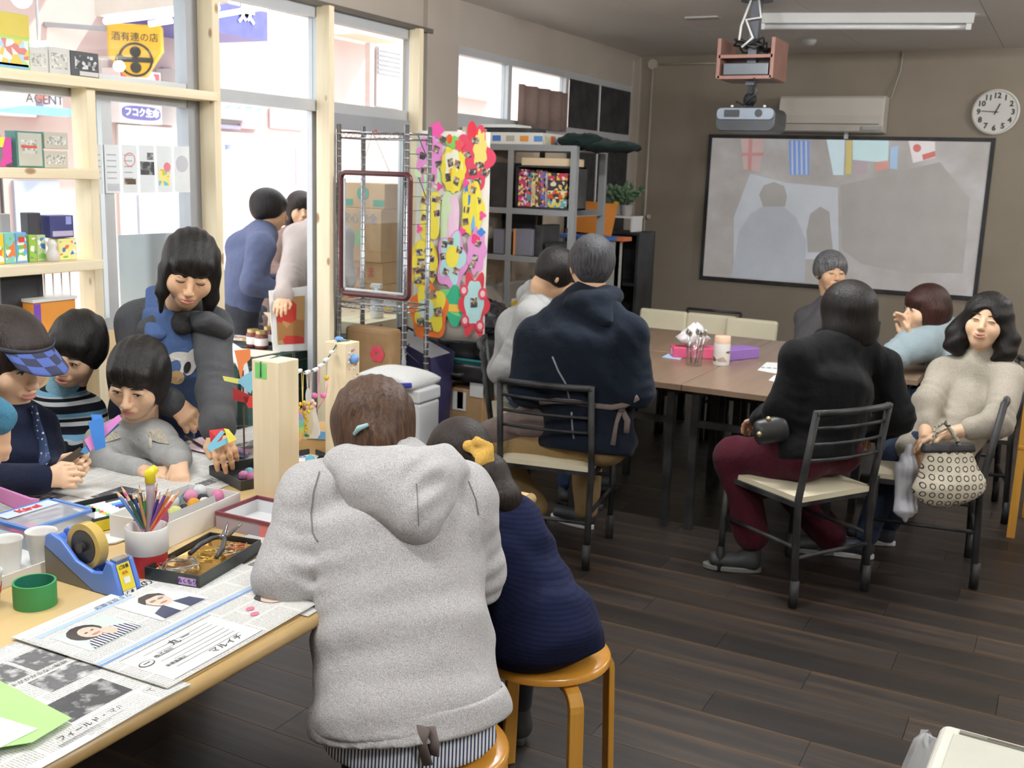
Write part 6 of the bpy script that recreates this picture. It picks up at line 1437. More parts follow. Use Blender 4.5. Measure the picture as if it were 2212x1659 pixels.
# cardboard boxes
t = thing('carton','tan carton with white labels on a low black dolly','carton',(-3.0,5.5,.08)); q0 = at_z(955,925,.07);
dx0 = at_y(948,860,5.2)[0]; dx1 = at_y(1042,860,5.2)[0]; dz1 = at_y(985,838,5.2)[2]
MB().box(dx0,dx1,5.2,5.62,.085,dz1).build('body',card,t,bevel=.004)
for u,v in ((992,866),(1030,838)): pp = at_y(u,v,5.2); MB().box(pp[0]-.045,pp[0]+.045,5.197,5.1995,pp[2]-.055,pp[2]+.055).build('label',paper_w,t)
MB().box((dx0+dx1)/2-.02,(dx0+dx1)/2+.02,5.197,5.1995,dz1-.12,dz1).build('tape',M('carton_tape',(176,146,108),.4),t); pp = at_y(958,890,5.2); MB().box(pp[0]-.03,pp[0]+.03,5.197,5.1995,pp[2]-.05,pp[2]+.03).build('green_mark',M('carton_mark_green',(70,110,70),.7),t)
dl = thing('dolly','low black dolly under the tan carton','dolly',((dx0+dx1)/2,5.4,0)); MB().box(dx0-.05,dx1+.35,5.15,5.68,.055,.083).build('deck',black_plastic,dl)
for x in (dx0,dx1+.28):
 for y in (5.2,5.62): MB().cyl((x-.012,y,.027),(x+.012,y,.027),.0265,14).build('wheel',black_plastic,dl,smooth=True,auto=40)
one('carton',MB().box(dx1+.02,dx1+.33,5.3,5.62,.085,.30),card_d,'small tan carton on the dolly under the grey chair','carton',bevel=.004)
# suitcase on the carton
sc2 = thing('suitcase','black suitcase with teal zip piping lying on the tan carton','suitcase',((dx0+dx1)/2,5.4,dz1)); sz0 = dz1+.04; sa,sbx = dx0-.02,dx1+.10
blacks = M('suitcase_black',(22,23,26),.25,0,.08)
for k,(z0_,z1_) in enumerate(((sz0,sz0+.12),(sz0+.135,sz0+.27))): MB().box(sa,sbx,5.18,5.66,z0_,z1_).build('shell',blacks,sc2,bevel=.035,segs=4)
MB().box(sa+.006,sbx-.006,5.186,5.654,sz0+.112,sz0+.143).build('zip_band',M('zip_teal',(20,130,130),.5),sc2,bevel=.006)
MB().box(sa+.003,sbx-.003,5.183,5.657,sz0+.124,sz0+.131).build('zip_line',black_plastic,sc2)
for x in (sa+.06,sbx-.06): MB().cyl((x-.015,5.2,sz0-.018),(x+.015,5.2,sz0-.018),.02,12).build('wheel',black_plastic,sc2,smooth=True,auto=40)
MB().tube([(sa+.05,5.175,sz0+.07),(sa+.1,5.14,sz0+.06),(sa+.17,5.14,sz0+.05),(sa+.2,5.175,sz0+.05)],.014,8).build('handle',black_plastic,sc2,smooth=True)
# shiny black bin bag and navy shopping bag
r = np.random.RandomState(8); mb = MB(); bp_ = np.array([dx0+.16,5.34,sz0+.27]); mb.sphere(bp_+UP(.10),(.2,.17,.12),22,14); mb.v = [tuple(np.array(p)+np.array([r.randn()*.012,r.randn()*.012,r.randn()*.010*(p[2] > bp_[2]+.03)])) for p in mb.v]
mb.v = [(p[0],p[1],max(p[2],bp_[2]+.002)) for p in mb.v]
one('bin_bag',mb,M('glossy_black_bag',(16,16,24),.08,0,.1),'glossy black plastic bag on the suitcase','bag')
nb_ = thing('shopping_bag','navy paper shopping bag with a pale grey lining lying behind the rack','bag',(-3.15,5.0,0)); navy = M('bag_navy',(38,34,78),.4); q = [at_y(838,716,5.0),at_y(942,745,5.0),at_y(950,800,5.0),at_y(845,790,5.0)]
bx0,bx1 = q[0][0],q[1][0]; zb0 = 0.002; zt_ = q[0][2]
MB()._add([(bx0,5.0,zb0),(bx1,5.0,zb0),(bx1,5.14,zb0),(bx0,5.14,zb0),(bx0-.02,4.98,zt_),(bx1-.02,4.98,zt_-.12),(bx1+.03,5.16,zt_-.10),(bx0+.02,5.16,zt_+.02)],[(0,3,2,1),(0,1,5,4),(1,2,6,5),(2,3,7,6),(3,0,4,7)]).build('bag_body',navy,nb_)
MB()._add([(bx0+.04,5.155,zt_),(bx1,5.155,zt_-.11),(bx1-.03,4.985,zt_-.2),(bx0+.1,4.975,zt_-.08)],[(0,1,2,3),(3,2,1,0)]).build('lining',M('bag_lining',(176,172,176),.4),nb_)
MB().tube([(bx0+.1,4.975,zt_-.02),(bx0+.13,4.965,zt_-.12),(bx0+.17,4.97,zt_-.05)],.003,5).build('handle',navy,nb_)
bb = thing('brown_bag','brown paper parcel with a red flower mark behind the gem post','parcel',(-3.2,4.7,.93)); q = at_y(800,780,4.98)
MB().box(-3.47,-3.10,4.93,4.97,.0,.0).build('tmp',card_d,bb); bpy.data.objects.remove(bb.children[0])
p0 = at_y(770,800,4.50); p1 = at_y(842,715,4.50); MB().box(p0[0]-.08,p1[0],4.50,4.62,.155,p1[2]).build('body',card_d,bb,bevel=.02); pp = at_y(815,765,4.50)
for k in range(6): MB().sphere((pp[0]+.028*math.cos(k*1.05),4.497,pp[2]+.028*math.sin(k*1.05)),(.02,.002,.02),8,6).build('flower_mark',M('mark_red',(206,60,80),.6),bb)
bb.location.z = .155;
for ch in bb.children: ch.location.z = .93-.155
# ================================================================== projector
pj_ = thing('projector','dark ceiling projector under a copper coloured media shelf with cables','projector',(-1.72,6.1,1.9)); PY = 6.1
top = at_z(1635,0,ZC); cen = at_y(1612,122,PY); prj = at_y(1611,255,PY); mx = (cen[0]+prj[0])/2
MB().beam((mx,PY+.1,ZC),(mx,PY+.1,cen[2]-.15),.06,.05).build('mount_pole',M('mount_grey',(90,92,98),.4,.5),pj_)
MB().cyl((mx,PY+.1,ZC-.02),(mx,PY+.1,ZC),.09,20).build('ceiling_plate',M('mount_grey',(90,92,98),.4,.5),pj_)
cop = M('copper_panel',(150,106,94),.5,.2); w2 = .155; h2_ = .11
for z in (cen[2]-.115,cen[2]-.0): MB().box(cen[0]-w2,cen[0]+w2,PY-.02,PY+.28,z-.009,z+.009).build('media_shelf',cop,pj_)
for s in (-1,1): MB().box(cen[0]+s*w2-.01,cen[0]+s*w2+.01,PY-.02,PY+.28,cen[2]-.12,cen[2]+.10).build('media_side',cop,pj_)
MB().box(cen[0]-.13,cen[0]+.13,PY+.0,PY+.22,cen[2]-.10,cen[2]-.035).build('media_player',M('player_silver',(110,116,122),.35,.3),pj_,bevel=.004)
r = np.random.RandomState(6); pts = []
for k in range(40): pts.append((cen[0]+.11*math.sin(k*.9)*(.5+.5*r.rand()),PY+.1+.09*math.cos(k*.7),cen[2]+.02+.05*r.rand()+.04*math.sin(k*.33)**2))
MB().tube(pts,.006,6).build('cable_bundle',black_plastic,pj_,smooth=True)
MB().tube([(mx+.02,PY+.05,ZC-.01),(mx+.05,PY+.02,ZC-.12),(mx-.03,PY,cen[2]+.2),(mx+.02,PY-.01,cen[2]+.1),(mx-.04,PY-.01,cen[2]+.05)],.007,6).build('white_cable',white_plastic,pj_,smooth=True)
MB().tube([(mx-.02,PY+.05,ZC-.01),(mx-.06,PY+.02,ZC-.16),(mx-.06,PY,cen[2]+.09)],.007,6).build('white_cable',white_plastic,pj_,smooth=True)
MB().tube([(cen[0]+.06,PY-.02,cen[2]-.12),(cen[0]+.09,PY-.04,cen[2]-.2),(mx+.0,PY-.03,cen[2]-.27),(mx-.05,PY,prj[2]+.09)],.006,6).build('black_cable',black_plastic,pj_,smooth=True)
MB().beam((mx,PY+.1,cen[2]-.12),(mx,PY+.1,prj[2]+.05),.035,.035).build('drop_pole',black_metal,pj_)
MB().sphere((mx,PY+.1,cen[2]-.23),.04,12,8).build('swivel',black_metal,pj_,smooth=True)
MB().prism(rrect(-.172,.172,-.075,.06,.04),.27,(prj[0],PY+.25,prj[2]),(1,0,0),(0,0,1)).build('case',M('projector_grey',(52,55,60),.35),pj_,bevel=.006)
MB().prism(rrect(-.165,.165,-.01,.055,.025),.012,(prj[0],PY-.018,prj[2]),(1,0,0),(0,0,1)).build('front_bezel',M('projector_silver',(134,144,156),.35,.2),pj_,bevel=.003)
MB().prism(rrect(-.12,-.03,.004,.044,.006),.004,(prj[0],PY-.031,prj[2]),(1,0,0),(0,0,1)).build('vent_grille',M('projector_dark',(40,42,46),.5),pj_); MB().cyl((prj[0]+.08,PY-.034,prj[2]+.026),(prj[0]+.08,PY-.028,prj[2]+.026),.022,16).build('port',black_plastic,pj_)
for s in (-.1,.09): MB().cyl((prj[0]+s,PY+.05,prj[2]+.058),(prj[0]+s,PY+.05,prj[2]+.075),.008).build('foot',white_plastic,pj_)
# ================================================================== white appliance at the lower right
ap = thing('fan_heater','cream white floor appliance at the lower right corner','heater',(.1,2.6,0)); q0 = at_z(2030,1552,.52); azt = .52
crm = M('appliance_cream',(224,222,210),.45,0,.02); A_ = at_z(2034,1556,azt); B_ = at_z(2212,1604,azt); ex = (B_-A_); ex[2] = 0; ex /= np.linalg.norm(ex); ey = np.array([ex[1],-ex[0],0]); RR = np.stack([ex,-ey,(0,0,1)],1)
cen_ = A_+ex*.24+ey*.13; MB().cbox((cen_[0],cen_[1],azt/2),(.48,.26,azt-.002),RR).build('case',crm,ap,bevel=.02,segs=4)
MB().cbox(np.array([cen_[0],cen_[1],azt])-ey*(-.012)+ex*.005,(.43,.19,.006),RR).build('top_panel',M('appliance_panel',(206,204,190),.5),ap,bevel=.002)
MB().cbox(np.array([cen_[0],cen_[1],azt+.001])-ey*.098,(.40,.012,.004),RR).build('seam',M('seam_shadow',(120,118,106),.6),ap)
for k in range(3): MB().cbox(np.array([cen_[0],cen_[1],azt+.0032])-ey*.098+ex*(-.11+.11*k),(.075,.005,.002),RR).build('slot',M('slot_grey',(90,88,80),.6),ap)
r = np.random.RandomState(2); mb = MB(); pb_ = at_z(1992,1690,.25); mb.sphere((pb_[0],pb_[1],.19),(.05,.06,.188),16,12); mb.v = [tuple(np.array(p)+r.randn(3)*.006*(p[2] > .02)) for p in mb.v]
one('plastic_bag',mb,haze_film('bag_film',(214,214,216),.6),'thin clear plastic bag beside the cream appliance','bag',smooth=True)
# yellow wooden chair leg at the right edge
wc = thing('wooden_chair','honey wooden chair cut by the right edge of the photo','chair',(.12,5.1,0)); p = at_d(2207,900,4.9); ox,oy = p[0]+.02,p[1]
for dx,dy,h in ((0,0,.92),(.38,.05,.92),(.05,.38,.44),(.42,.42,.44)): MB().box(ox+dx-.018,ox+dx+.018,oy+dy-.018,oy+dy+.018,0,h).build('leg',honey_z,wc)
MB().box(ox-.02,ox+.44,oy-.02,oy+.44,.43,.455).build('seat',honey,wc,bevel=.006); MB().box(ox+.018,ox+.362,oy-.01,oy+.06,.80,.90).build('backrest',honey,wc,bevel=.006)
# ================================================================== goods on the pine shelf
def shelf_box(label,u0,v0,u1,z0,mat,x=-3.40,dep=.06,name='goods_box',cat='box',group='goods on the pine shelf',face=None):
 a = at_x(u0,v0,x); b = at_x(u1,v0,x); z0 += .0008
 o = thing(name,label,cat,(x-dep/2,(a[1]+b[1])/2,z0),group=group)
 MB().box(x-dep,x,a[1],b[1],z0,a[2]).build('carton',mat,o,bevel=.002)
 return o,a[1],b[1],z0,a[2],x
def facepic(o,mat,y0,y1,z0,z1,x,name='print'): return MB().box(x,x+.0008,y0,y1,z0,z1).build(name,mat,o)
Z0 = 1.925; tl = print_mat('fine_print',(196,194,186),[(170,168,160),(150,148,142),(216,214,208)],120,.5)
o,y0,y1,z0,z1,x = shelf_box('tall green and yellow hanging pack on the top board',-30,18,60,Z0,M('pack_green',(170,206,90),.5)); facepic(o,M('pack_yellow',(206,186,50),.5),y0,y1,z1-.08,z1-.002,x); facepic(o,print_mat('pack_print',(214,220,220),[(170,206,230),(226,190,80),(206,120,110),(180,210,120)],45,.55),y0+.005,y1-.008,z0+.012,z1-.09,x); facepic(o,M('pack_blue',(120,180,226),.5),y0+.01,y1-.01,z0+.004,z0+.02,x)
for k,(u0,u1) in enumerate(((62,103),(105,150))):
 o,y0,y1,z0,z1,x = shelf_box(['left pale grey box with fine print on the top board','right pale grey box with fine print on the top board'][k],u0,100,u1,Z0,M('box_palegrey',(206,204,200),.6)); facepic(o,tl,y0+.01,y1-.01,z0+.02,z1-.02,x)
o,y0,y1,z0,z1,x = shelf_box('black box with white print on the top board',151,108,212,Z0,M('box_black_print',(40,40,44),.5)); facepic(o,print_mat('print_on_black',(44,44,48),[(150,150,150),(206,206,206)],90,.3),y0+.02,y1-.01,z0+.03,z1-.015,x); facepic(o,M('box_sticker',(206,202,200),.6),y0+.04,y1-.004,z0+.006,z0+.022,x)
Z1 = 1.583
o,y0,y1,z0,z1,x = shelf_box('greenish white box with red lettering on the second board',33,282,92,Z1,M('box_teal_edge',(60,120,110),.5)); facepic(o,M('box_greywhite',(186,186,172),.6),y0+.008,y1-.008,z0+.006,z1-.006,x); facepic(o,tl,y0+.02,y1-.03,z0+.05,z1-.03,x+.0008); facepic(o,M('box_redline',(200,80,60),.6),y0+.02,y1-.03,z1-.06,z1-.05,x+.0016)
for k,(v0,zz) in enumerate(((284,None),(325,None))):
 zb_ = at_x(120,322,-3.40)[2] if k == 0 else Z1
 o,y0,y1,z0,z1,x = shelf_box(['upper of two small ivory boxes on the second board','lower of two small ivory boxes on the second board'][k],95,v0,146,zb_,M('box_ivory',(190,184,168),.6)); facepic(o,tl,y0+.01,y1-.01,z0+.015,z1-.015,x)
o,y0,y1,z0,z1,x = shelf_box('narrow striped box at the left edge of the second board',-20,295,24,Z1,print_mat('box_stripes_l',(120,110,120),[(236,220,60),(206,60,150),(226,226,230),(70,60,70)],30,.7));
Z2 = 1.238
sets = [((-10,505,7),(240,200,50),'thin yellow box at the left edge of the third board'),((8,503,32),(130,200,190),'mint box with cartoon print on the third board'),((33,503,57),(110,170,226),'sky blue box with a red badge on the third board'),((62,508,78),(150,190,70),'narrow lime box on the third board'),((79,508,98),(190,206,150),'pale green box with a lime panel on the third board'),((126,516,165),(236,226,150),'pale yellow box beside the shelf post')]
for k,((u0,v0,u1),cl,lab) in enumerate(sets):
 o,y0,y1,z0,z1,x = shelf_box(lab,u0,v0,u1,Z2,M('toy_box_%d' % k,cl,.5)); facepic(o,print_mat('toy_print_%d' % k,cl,[(236,236,226),(226,120,60),(60,120,180),(120,190,80)],55,.5),y0+.004,y1-.004,z0+.008,z1-.01,x)
 if k == 2: facepic(o,M('badge_red',(206,60,60),.5),y0+.01,y1-.01,z1-.035,z1-.015,x+.001)
o,y0,y1,z0,z1,x = shelf_box('navy blue tin box with a pale base standing on the toy boxes',107,466,158,at_x(130,514,-3.40)[2],M('tin_navy',(52,54,116),.4),x=-3.395); facepic(o,M('tin_label',(190,180,206),.5),y0+.01,y1-.005,z0+.006,z0+.026,x); facepic(o,M('tin_mark',(150,160,220),.5),y1-.035,y1-.01,z0+.05,z0+.08,x)
q = at_x(113,540,-3.38); fg = thing('ceramic_figure','small white ceramic figure between the toy boxes','figurine',(q[0],q[1],Z2)); MB().lathe([(0,.0005),(.022,.0005),(.024,.03),(.014,.05),(.018,.065),(.012,.08),(0,.083)],16,(q[0],q[1],Z2)).build('body',M('ceramic_white',(226,220,218),.4),fg,smooth=True)
# dark jackets of goods seen beyond, low cabinet with coloured sides and an orange lidded box
for k,(u0,v0,u1,v1,cl,lab) in enumerate(((0,462,22,500,(150,150,152),'grey sleeve of goods beyond the left edge shelf'),(58,460,88,503,(50,48,54),'dark square case behind the toy boxes'))):
 a = at_x(u0,v0,-3.43); b = at_x(u1,v1,-3.43); one('dark_case',MB().box(-3.47,-3.425,a[1],b[1],Z2+.001,a[2]),M('case_dark_%d' % k,cl,.6),lab,'case',bevel=.003)
Z3 = .968
o,y0,y1,z0,z1,x = shelf_box('orange flat box with a white lid on the lowest board',72,655,163,Z3-.0,M('box_orange',(232,150,50),.5),x=-3.36,dep=.10); MB().box(-3.47,-3.355,y0-.005,y1+.005,z1+.0005,z1+.012).build('lid',white_plastic,o); facepic(o,M('box_violet_edge',(120,70,180),.5),y0,y0+.03,z0+.01,z1-.005,x)
o,y0,y1,z0,z1,x = shelf_box('black open box with a pink rim at the left of the lowest board',0,590,92,Z3,M('box_dark_inner',(34,34,40),.5),x=-3.42,dep=.05);
pz = at_x(165,600,-3.39); wgd = thing('wire_grid','white wire letter grid on the lowest board','grid',(-3.39,pz[1],Z3));
gy0,gy1,gz0,gz1 = at_x(95,590,-3.40)[1],at_x(150,590,-3.40)[1],Z3+.012,at_x(95,580,-3.40)[2]
for k in range(4): MB().tube([(-3.40,gy0+(gy1-gy0)*k/3,gz0-.012),(-3.40,gy0+(gy1-gy0)*k/3,gz1)],.003,5).build('wire',white_plastic,wgd)
for k in range(3): MB().tube([(-3.40,gy0,gz0+(gz1-gz0)*k/2),(-3.40,gy1,gz0+(gz1-gz0)*k/2)],.003,5).build('wire',white_plastic,wgd)
# leaflets taped to the glass
lf = thing('leaflet_strip','strip of six printed leaflets taped to the glass','leaflets',(XW,3.2,1.45)); XL = XW+.004
for k in range(6):
 u0 = 187+k*37.5; a = at_x(u0,311+k*.8,XL); b = at_x(u0+37,418-k*.5,XL)
 s = MB().box(XL,XL+.0008,a[1],b[1]-.002,b[2],a[2]).build('leaflet',M('leaflet_paper',(228,232,234),.6),lf)
 w,h = b[1]-a[1],a[2]-b[2]
 if k in (0,1,2):
  for j in range(5): MB().box(XL+.0008,XL+.0014,a[1]+w*.12,b[1]-w*(.15+.1*((j*3+k) % 3)),b[2]+h*(.3+.12*j),b[2]+h*(.325+.12*j)).build('text_line',M('leaflet_line',(176,176,182),.7),s)
 if k == 1: MB().box(XL+.0008,XL+.0014,a[1]+w*.1,b[1]-w*.1,b[2]+h*.05,b[2]+h*.2).build('panel',M('leaflet_grey',(196,198,204),.7),s)
 if k == 2: MB().box(XL+.0008,XL+.0014,a[1]+w*.1,b[1]-w*.15,b[2]+h*.18,b[2]+h*.3).build('panel',photo_c,s); MB().lathe([(w*.3,0),(w*.36,0),(w*.36,.0006),(w*.3,.0006)],20,(XL+.001,(a[1]+b[1])/2,b[2]+h*.7),np.stack([GX,GZ,(1,0,0)],1)).build('ring',M('leaflet_coral',(226,150,140),.7),s)
 if k == 3: MB().box(XL+.0008,XL+.0014,a[1]+w*.05,b[1]-w*.05,b[2]+h*.38,b[2]+h*.66).build('panel',photo_bw2,s); MB().box(XL+.0008,XL+.0014,a[1]+w*.5,b[1]-w*.1,b[2]+h*.7,b[2]+h*.85).build('panel',photo_bw,s)
 if k == 4: MB().lathe([(0,0),(w*.22,0),(w*.22,.0006),(0,.0006)],20,(XL+.001,a[1]+w*.65,b[2]+h*.55),np.stack([GX,GZ,(1,0,0)],1)).build('disc',M('leaflet_pink',(232,130,140),.7),s); MB().box(XL+.0008,XL+.0012,a[1]+w*.1,b[1]-w*.2,b[2]+h*.15,b[2]+h*.5).build('panel',print_mat('leaflet_map',(240,226,140),[(120,190,210),(226,190,60)],60,.4),s)
 if k == 5: MB().lathe([(0,0),(w*.38,0),(w*.38,.0006),(0,.0006)],24,(XL+.001,(a[1]+b[1])/2,b[2]+h*.62),np.stack([GX,GZ,(1,0,0)],1)).build('balloon',M('leaflet_balloon',(196,196,202),.7),s)
# frosted board standing behind the glass, left of the door post
a = at_x(255,508,XW-.2); b = at_x(430,700,XW-.2); one('frosted_board',MB().box(XW-.21,XW-.2,a[1],b[1],-.12,a[2]),M('board_frost',(206,212,216),.5),'tall pale board leaning outside the glass behind the apron woman','board')
# ================================================================== people: smooth bodies grown from joints
def nrm(v): v = np.array(v,float); return v/max(np.linalg.norm(v),1e-9)
class SD:
 """signed-distance sculpting: soft unions of tapered limbs and ellipsoids"""
 def __init__(s,k=.03): s.ops = []; s.k = k; s.lo = np.full(3,1e9); s.hi = np.full(3,-1e9)
 def _bb(s,p,r): p = np.array(p,float); s.lo = np.minimum(s.lo,p-r); s.hi = np.maximum(s.hi,p+r)
 def cap(s,a,b,ra,rb=None,k=None,sub=False):
  a = np.array(a,float); b = np.array(b,float); rb = ra if rb is None else rb
  if not sub: s._bb(a,ra); s._bb(b,rb)
  ab = (b-a).astype(np.float32); L = float(ab@ab)+1e-9; a32 = a.astype(np.float32)
  def f(P):
   q = P-a32; t = np.clip(q@ab/L,0,1); return np.sqrt(((q-t[:,None]*ab)**2).sum(1))-(ra+(rb-ra)*t)
  s.ops.append((f,s.k if k is None else k,sub)); return s
 def chain(s,pts,rs,k=None):
  for i in range(len(pts)-1): s.cap(pts[i],pts[i+1],rs[i],rs[i+1],k)
  return s
 def econe(s,a,b,wa,wb,side,flat=.7,k=None,flatb=None):
  """tapered limb with an oval section: half-width w along side, w*flat across"""
  a = np.array(a,float); b = np.array(b,float); ax = b-a; L = np.linalg.norm(ax); ax = ax/L
  sd = np.array(side,float); sd = nrm(sd-ax*sd.dot(ax)); fr = np.cross(ax,sd); s._bb(a,max(wa,wb)); s._bb(b,max(wa,wb))
  Rm = np.stack([sd,fr,ax],1).astype(np.float32); a32 = a.astype(np.float32); flb = flat if flatb is None else flatb
  def f(P):
   q = (P-a32)@Rm; t = np.clip(q[:,2]/L,0,1); w = wa+(wb-wa)*t; fl = flat+(flb-flat)*t
   x,y,z = q[:,0],q[:,1]/fl,q[:,2]-t*L
   return (np.sqrt(x*x+y*y+z*z*5.0)-w)*np.minimum(1,fl+.15)
  s.ops.append((f,s.k if k is None else k,False)); return s
 def ell(s,c,r,R=None,k=None,sub=False):
  c = np.array(c,float); r = np.array(r,float); R = np.eye(3) if R is None else np.array(R,float)
  if not sub: s._bb(c,max(r))
  c32 = c.astype(np.float32); Rm = R.astype(np.float32); r32 = r.astype(np.float32)
  def f(P):
   q = (P-c32)@Rm; k0 = np.sqrt(((q/r32)**2).sum(1))+1e-9; k1 = np.sqrt(((q/(r32*r32))**2).sum(1))+1e-9; return k0*(k0-1)/k1
  s.ops.append((f,s.k if k is None else k,sub)); return s
 def plane(s,p,n,k=.01):
  """cut away everything on the +n side"""
  p32 = np.array(p,np.float32); n32 = nrm(n).astype(np.float32)
  s.ops.append((lambda P: -((P-p32)@n32),k,True)); return s
 def warp(s,fn): s.ops.append((fn,None,None)); return s
 def __call__(s,P):
  d = None
  for f,k,sub in s.ops:
   if k is None: d = d+f(P); continue
   e = f(P)
   if d is None: d = e; continue
   if sub:
    h = np.clip(.5-.5*(e+d)/k,0,1); d = d*(1-h)+(-e)*h+k*h*(1-h)
   else:
    h = np.clip(.5+.5*(e-d)/k,0,1); d = e*(1-h)+d*h-k*h*(1-h)
  return d
def surf_nets(f,lo,hi,h):
 """polygonise f = 0 on a grid of step h (coarse pass first, then only near the surface)"""
 lo = np.array(lo,float)-2*h-.014; hi = np.array(hi,float)+2*h+.014; B = 4
 n = np.ceil((hi-lo)/(h*B)).astype(int)+1
 cg = [lo[i]+(np.arange(n[i])+.5)*h*B-h/2 for i in range(3)]
 G = np.stack(np.meshgrid(*cg,indexing='ij'),-1).reshape(-1,3).astype(np.float32)
 dc = f(G).reshape(n)
 N = n*B; F = np.repeat(np.repeat(np.repeat(dc,B,0),B,1),B,2).astype(np.float32)
 near = np.abs(dc) < h*B*1.35; idx = np.argwhere(near)
 off = np.stack(np.meshgrid(*[np.arange(B)]*3,indexing='ij'),-1).reshape(-1,3)
 ii = (idx[:,None,:]*B+off[None]).reshape(-1,3)
 P = (lo+ii*h).astype(np.float32)
 F[ii[:,0],ii[:,1],ii[:,2]] = f(P)
 s = F < 0
 c = np.zeros(N-1,dtype=np.uint8)
 for dx in (0,1):
  for dy in (0,1):
   for dz in (0,1): c += s[dx:N[0]-1+dx,dy:N[1]-1+dy,dz:N[2]-1+dz]
 cells = np.argwhere((c > 0) & (c < 8)); vid = np.full(N-1,-1,dtype=np.int64); vid[tuple(cells.T)] = np.arange(len(cells))
 acc = np.zeros((len(cells),3)); cnt = np.zeros(len(cells))
 corners = [(a,b,d) for a in (0,1) for b in (0,1) for d in (0,1)]
 for ca in corners:
  for ax in range(3):
   if ca[ax] == 1: continue
   cb = list(ca); cb[ax] = 1
   va = F[cells[:,0]+ca[0],cells[:,1]+ca[1],cells[:,2]+ca[2]]; vb = F[cells[:,0]+cb[0],cells[:,1]+cb[1],cells[:,2]+cb[2]]
   m = (va < 0) != (vb < 0); t = np.where(m,va/np.where(m,va-vb,1),0)
   p = np.array(ca,float)[None]+np.zeros((len(cells),3)); p[:,ax] += t
   acc[m] += p[m]; cnt[m] += 1
 V = lo+(cells+acc/np.maximum(cnt,1)[:,None])*h
 quads = []
 for ax in range(3):
  sl0 = [slice(None)]*3; sl1 = [slice(None)]*3; sl0[ax] = slice(0,N[ax]-1); sl1[ax] = slice(1,N[ax])
  a,b = s[tuple(sl0)],s[tuple(sl1)]; e = np.argwhere(a != b); o1,o2 = [(1,2),(2,0),(0,1)][ax]
  e = e[(e[:,o1] > 0) & (e[:,o2] > 0) & (e[:,o1] < N[o1]-1) & (e[:,o2] < N[o2]-1)]
  if not len(e): continue
  d1 = np.zeros(3,int); d1[o1] = 1; d2 = np.zeros(3,int); d2[o2] = 1
  q = np.stack([vid[tuple((e-d1-d2).T)],vid[tuple((e-d2).T)],vid[tuple(e.T)],vid[tuple((e-d1).T)]],1)
  fl = ~a[tuple(e.T)]; q[fl] = q[fl][:,::-1]; quads.append(q)
 Q = np.concatenate(quads) if quads else np.zeros((0,4),int); Q = Q[(Q >= 0).all(1)]
 return V,Q
def link_np(name,V,Q,mat,parent):
 off = OFF[parent.name]; me = bpy.data.meshes.new(name); V = (V-off).astype(np.float32)
 me.vertices.add(len(V)); me.vertices.foreach_set('co',V.ravel()); me.loops.add(len(Q)*4); me.loops.foreach_set('vertex_index',Q.astype(np.int32).ravel())
 me.polygons.add(len(Q)); me.polygons.foreach_set('loop_start',np.arange(0,len(Q)*4,4,dtype=np.int32))
 me.polygons.foreach_set('use_smooth',np.ones(len(Q),dtype=bool)); me.update(calc_edges=True); me.validate()
 for mm in (mat if isinstance(mat,(list,tuple)) else [mat]): me.materials.append(mm)
 o = bpy.data.objects.new(name,me); COL.objects.link(o); o.parent = parent; OFF[o.name] = off; return o
def grow(name,sd,h,mat,parent,smooth=1):
 V,Q = surf_nets(sd,sd.lo,sd.hi,h)
 o = link_np(name,V,Q,mat,parent)
 if smooth:
  m = o.modifiers.new('relax','SMOOTH'); m.factor = .5; m.iterations = smooth
 return o
def wob(amp,sc,seed=0):
 """gentle cloth undulation"""
 r = np.random.RandomState(seed); W = (r.randn(5,3)*sc).astype(np.float32); ph = r.rand(5)*6.28
 def f(P):
  d = 0
  for i in range(5): d = d+np.sin(P@W[i]+ph[i])
  return (d*amp/2.2).astype(np.float32)
 return f
def folds(c,ax,amp,per,reach):
 """ring-like creases around a bend at c along direction ax"""
 c = np.array(c,np.float32); ax = nrm(ax).astype(np.float32)
 def f(P):
  q = P-c; t = q@ax; r2 = (q*q).sum(1); return (amp*np.sin(t*(2*PI/per)+np.sin(q[:,0]*23+q[:,2]*11)*1.8)*(.45+.55*np.sin(q[:,1]*34+q[:,0]*19+1))*np.exp(-r2/(reach*reach))).astype(np.float32)
 return f
skin = M('skin',(222,176,138),.5,0,.05,14,.05,240,sheen=.1); skin_f = M('skin_fair',(234,192,156),.5,0,.05,14,.05,240,sheen=.1)
lip_m = M('lips',(196,128,112),.45,0,.04); lip_c = M('lips_child',(206,134,122),.45,0,.04)
eye_w = M('eye_white',(226,220,214),.25,0,.02); eye_d = M('eye_dark',(26,18,15),.2,0,.02)
def hair_mat(name,c,c2,rough=.42):
 if name in _MATS: return _MATS[name]
 m = bpy.data.materials.new(name); _MATS[name] = m; k = NT(m); mp = k.coord('Object',(160,160,14)); nz = k.noise(mp,1.0,4,.6)
 r = k.ramp(nz,'Fac',[(.3,lin(c)),(.72,lin(c2))]); k.link(r,'Color',k.b,'Base Color'); k.b.inputs['Roughness'].default_value = rough; k.b.inputs['Specular IOR Level'].default_value = .3
 k.bump(nz,'Fac',.8,.005); return m
hair_k = hair_mat('hair_black',(14,12,12),(34,29,27)); hair_b = hair_mat('hair_brown',(44,30,24),(98,70,50)); hair_dk = hair_mat('hair_darkbrown',(22,16,14),(50,38,32)); hair_g = hair_mat('hair_grey',(52,52,54),(140,140,142),.45); hair_s = hair_mat('hair_saltpepper',(24,24,26),(84,84,88),.5); hair_r = hair_mat('hair_reddish',(32,17,15),(70,38,32))
def camdir(r,u,t):
 """direction given in view terms: r to the right, u up, t towards the viewer"""
 return nrm(C_R*r-C_D*u-C_F*t)
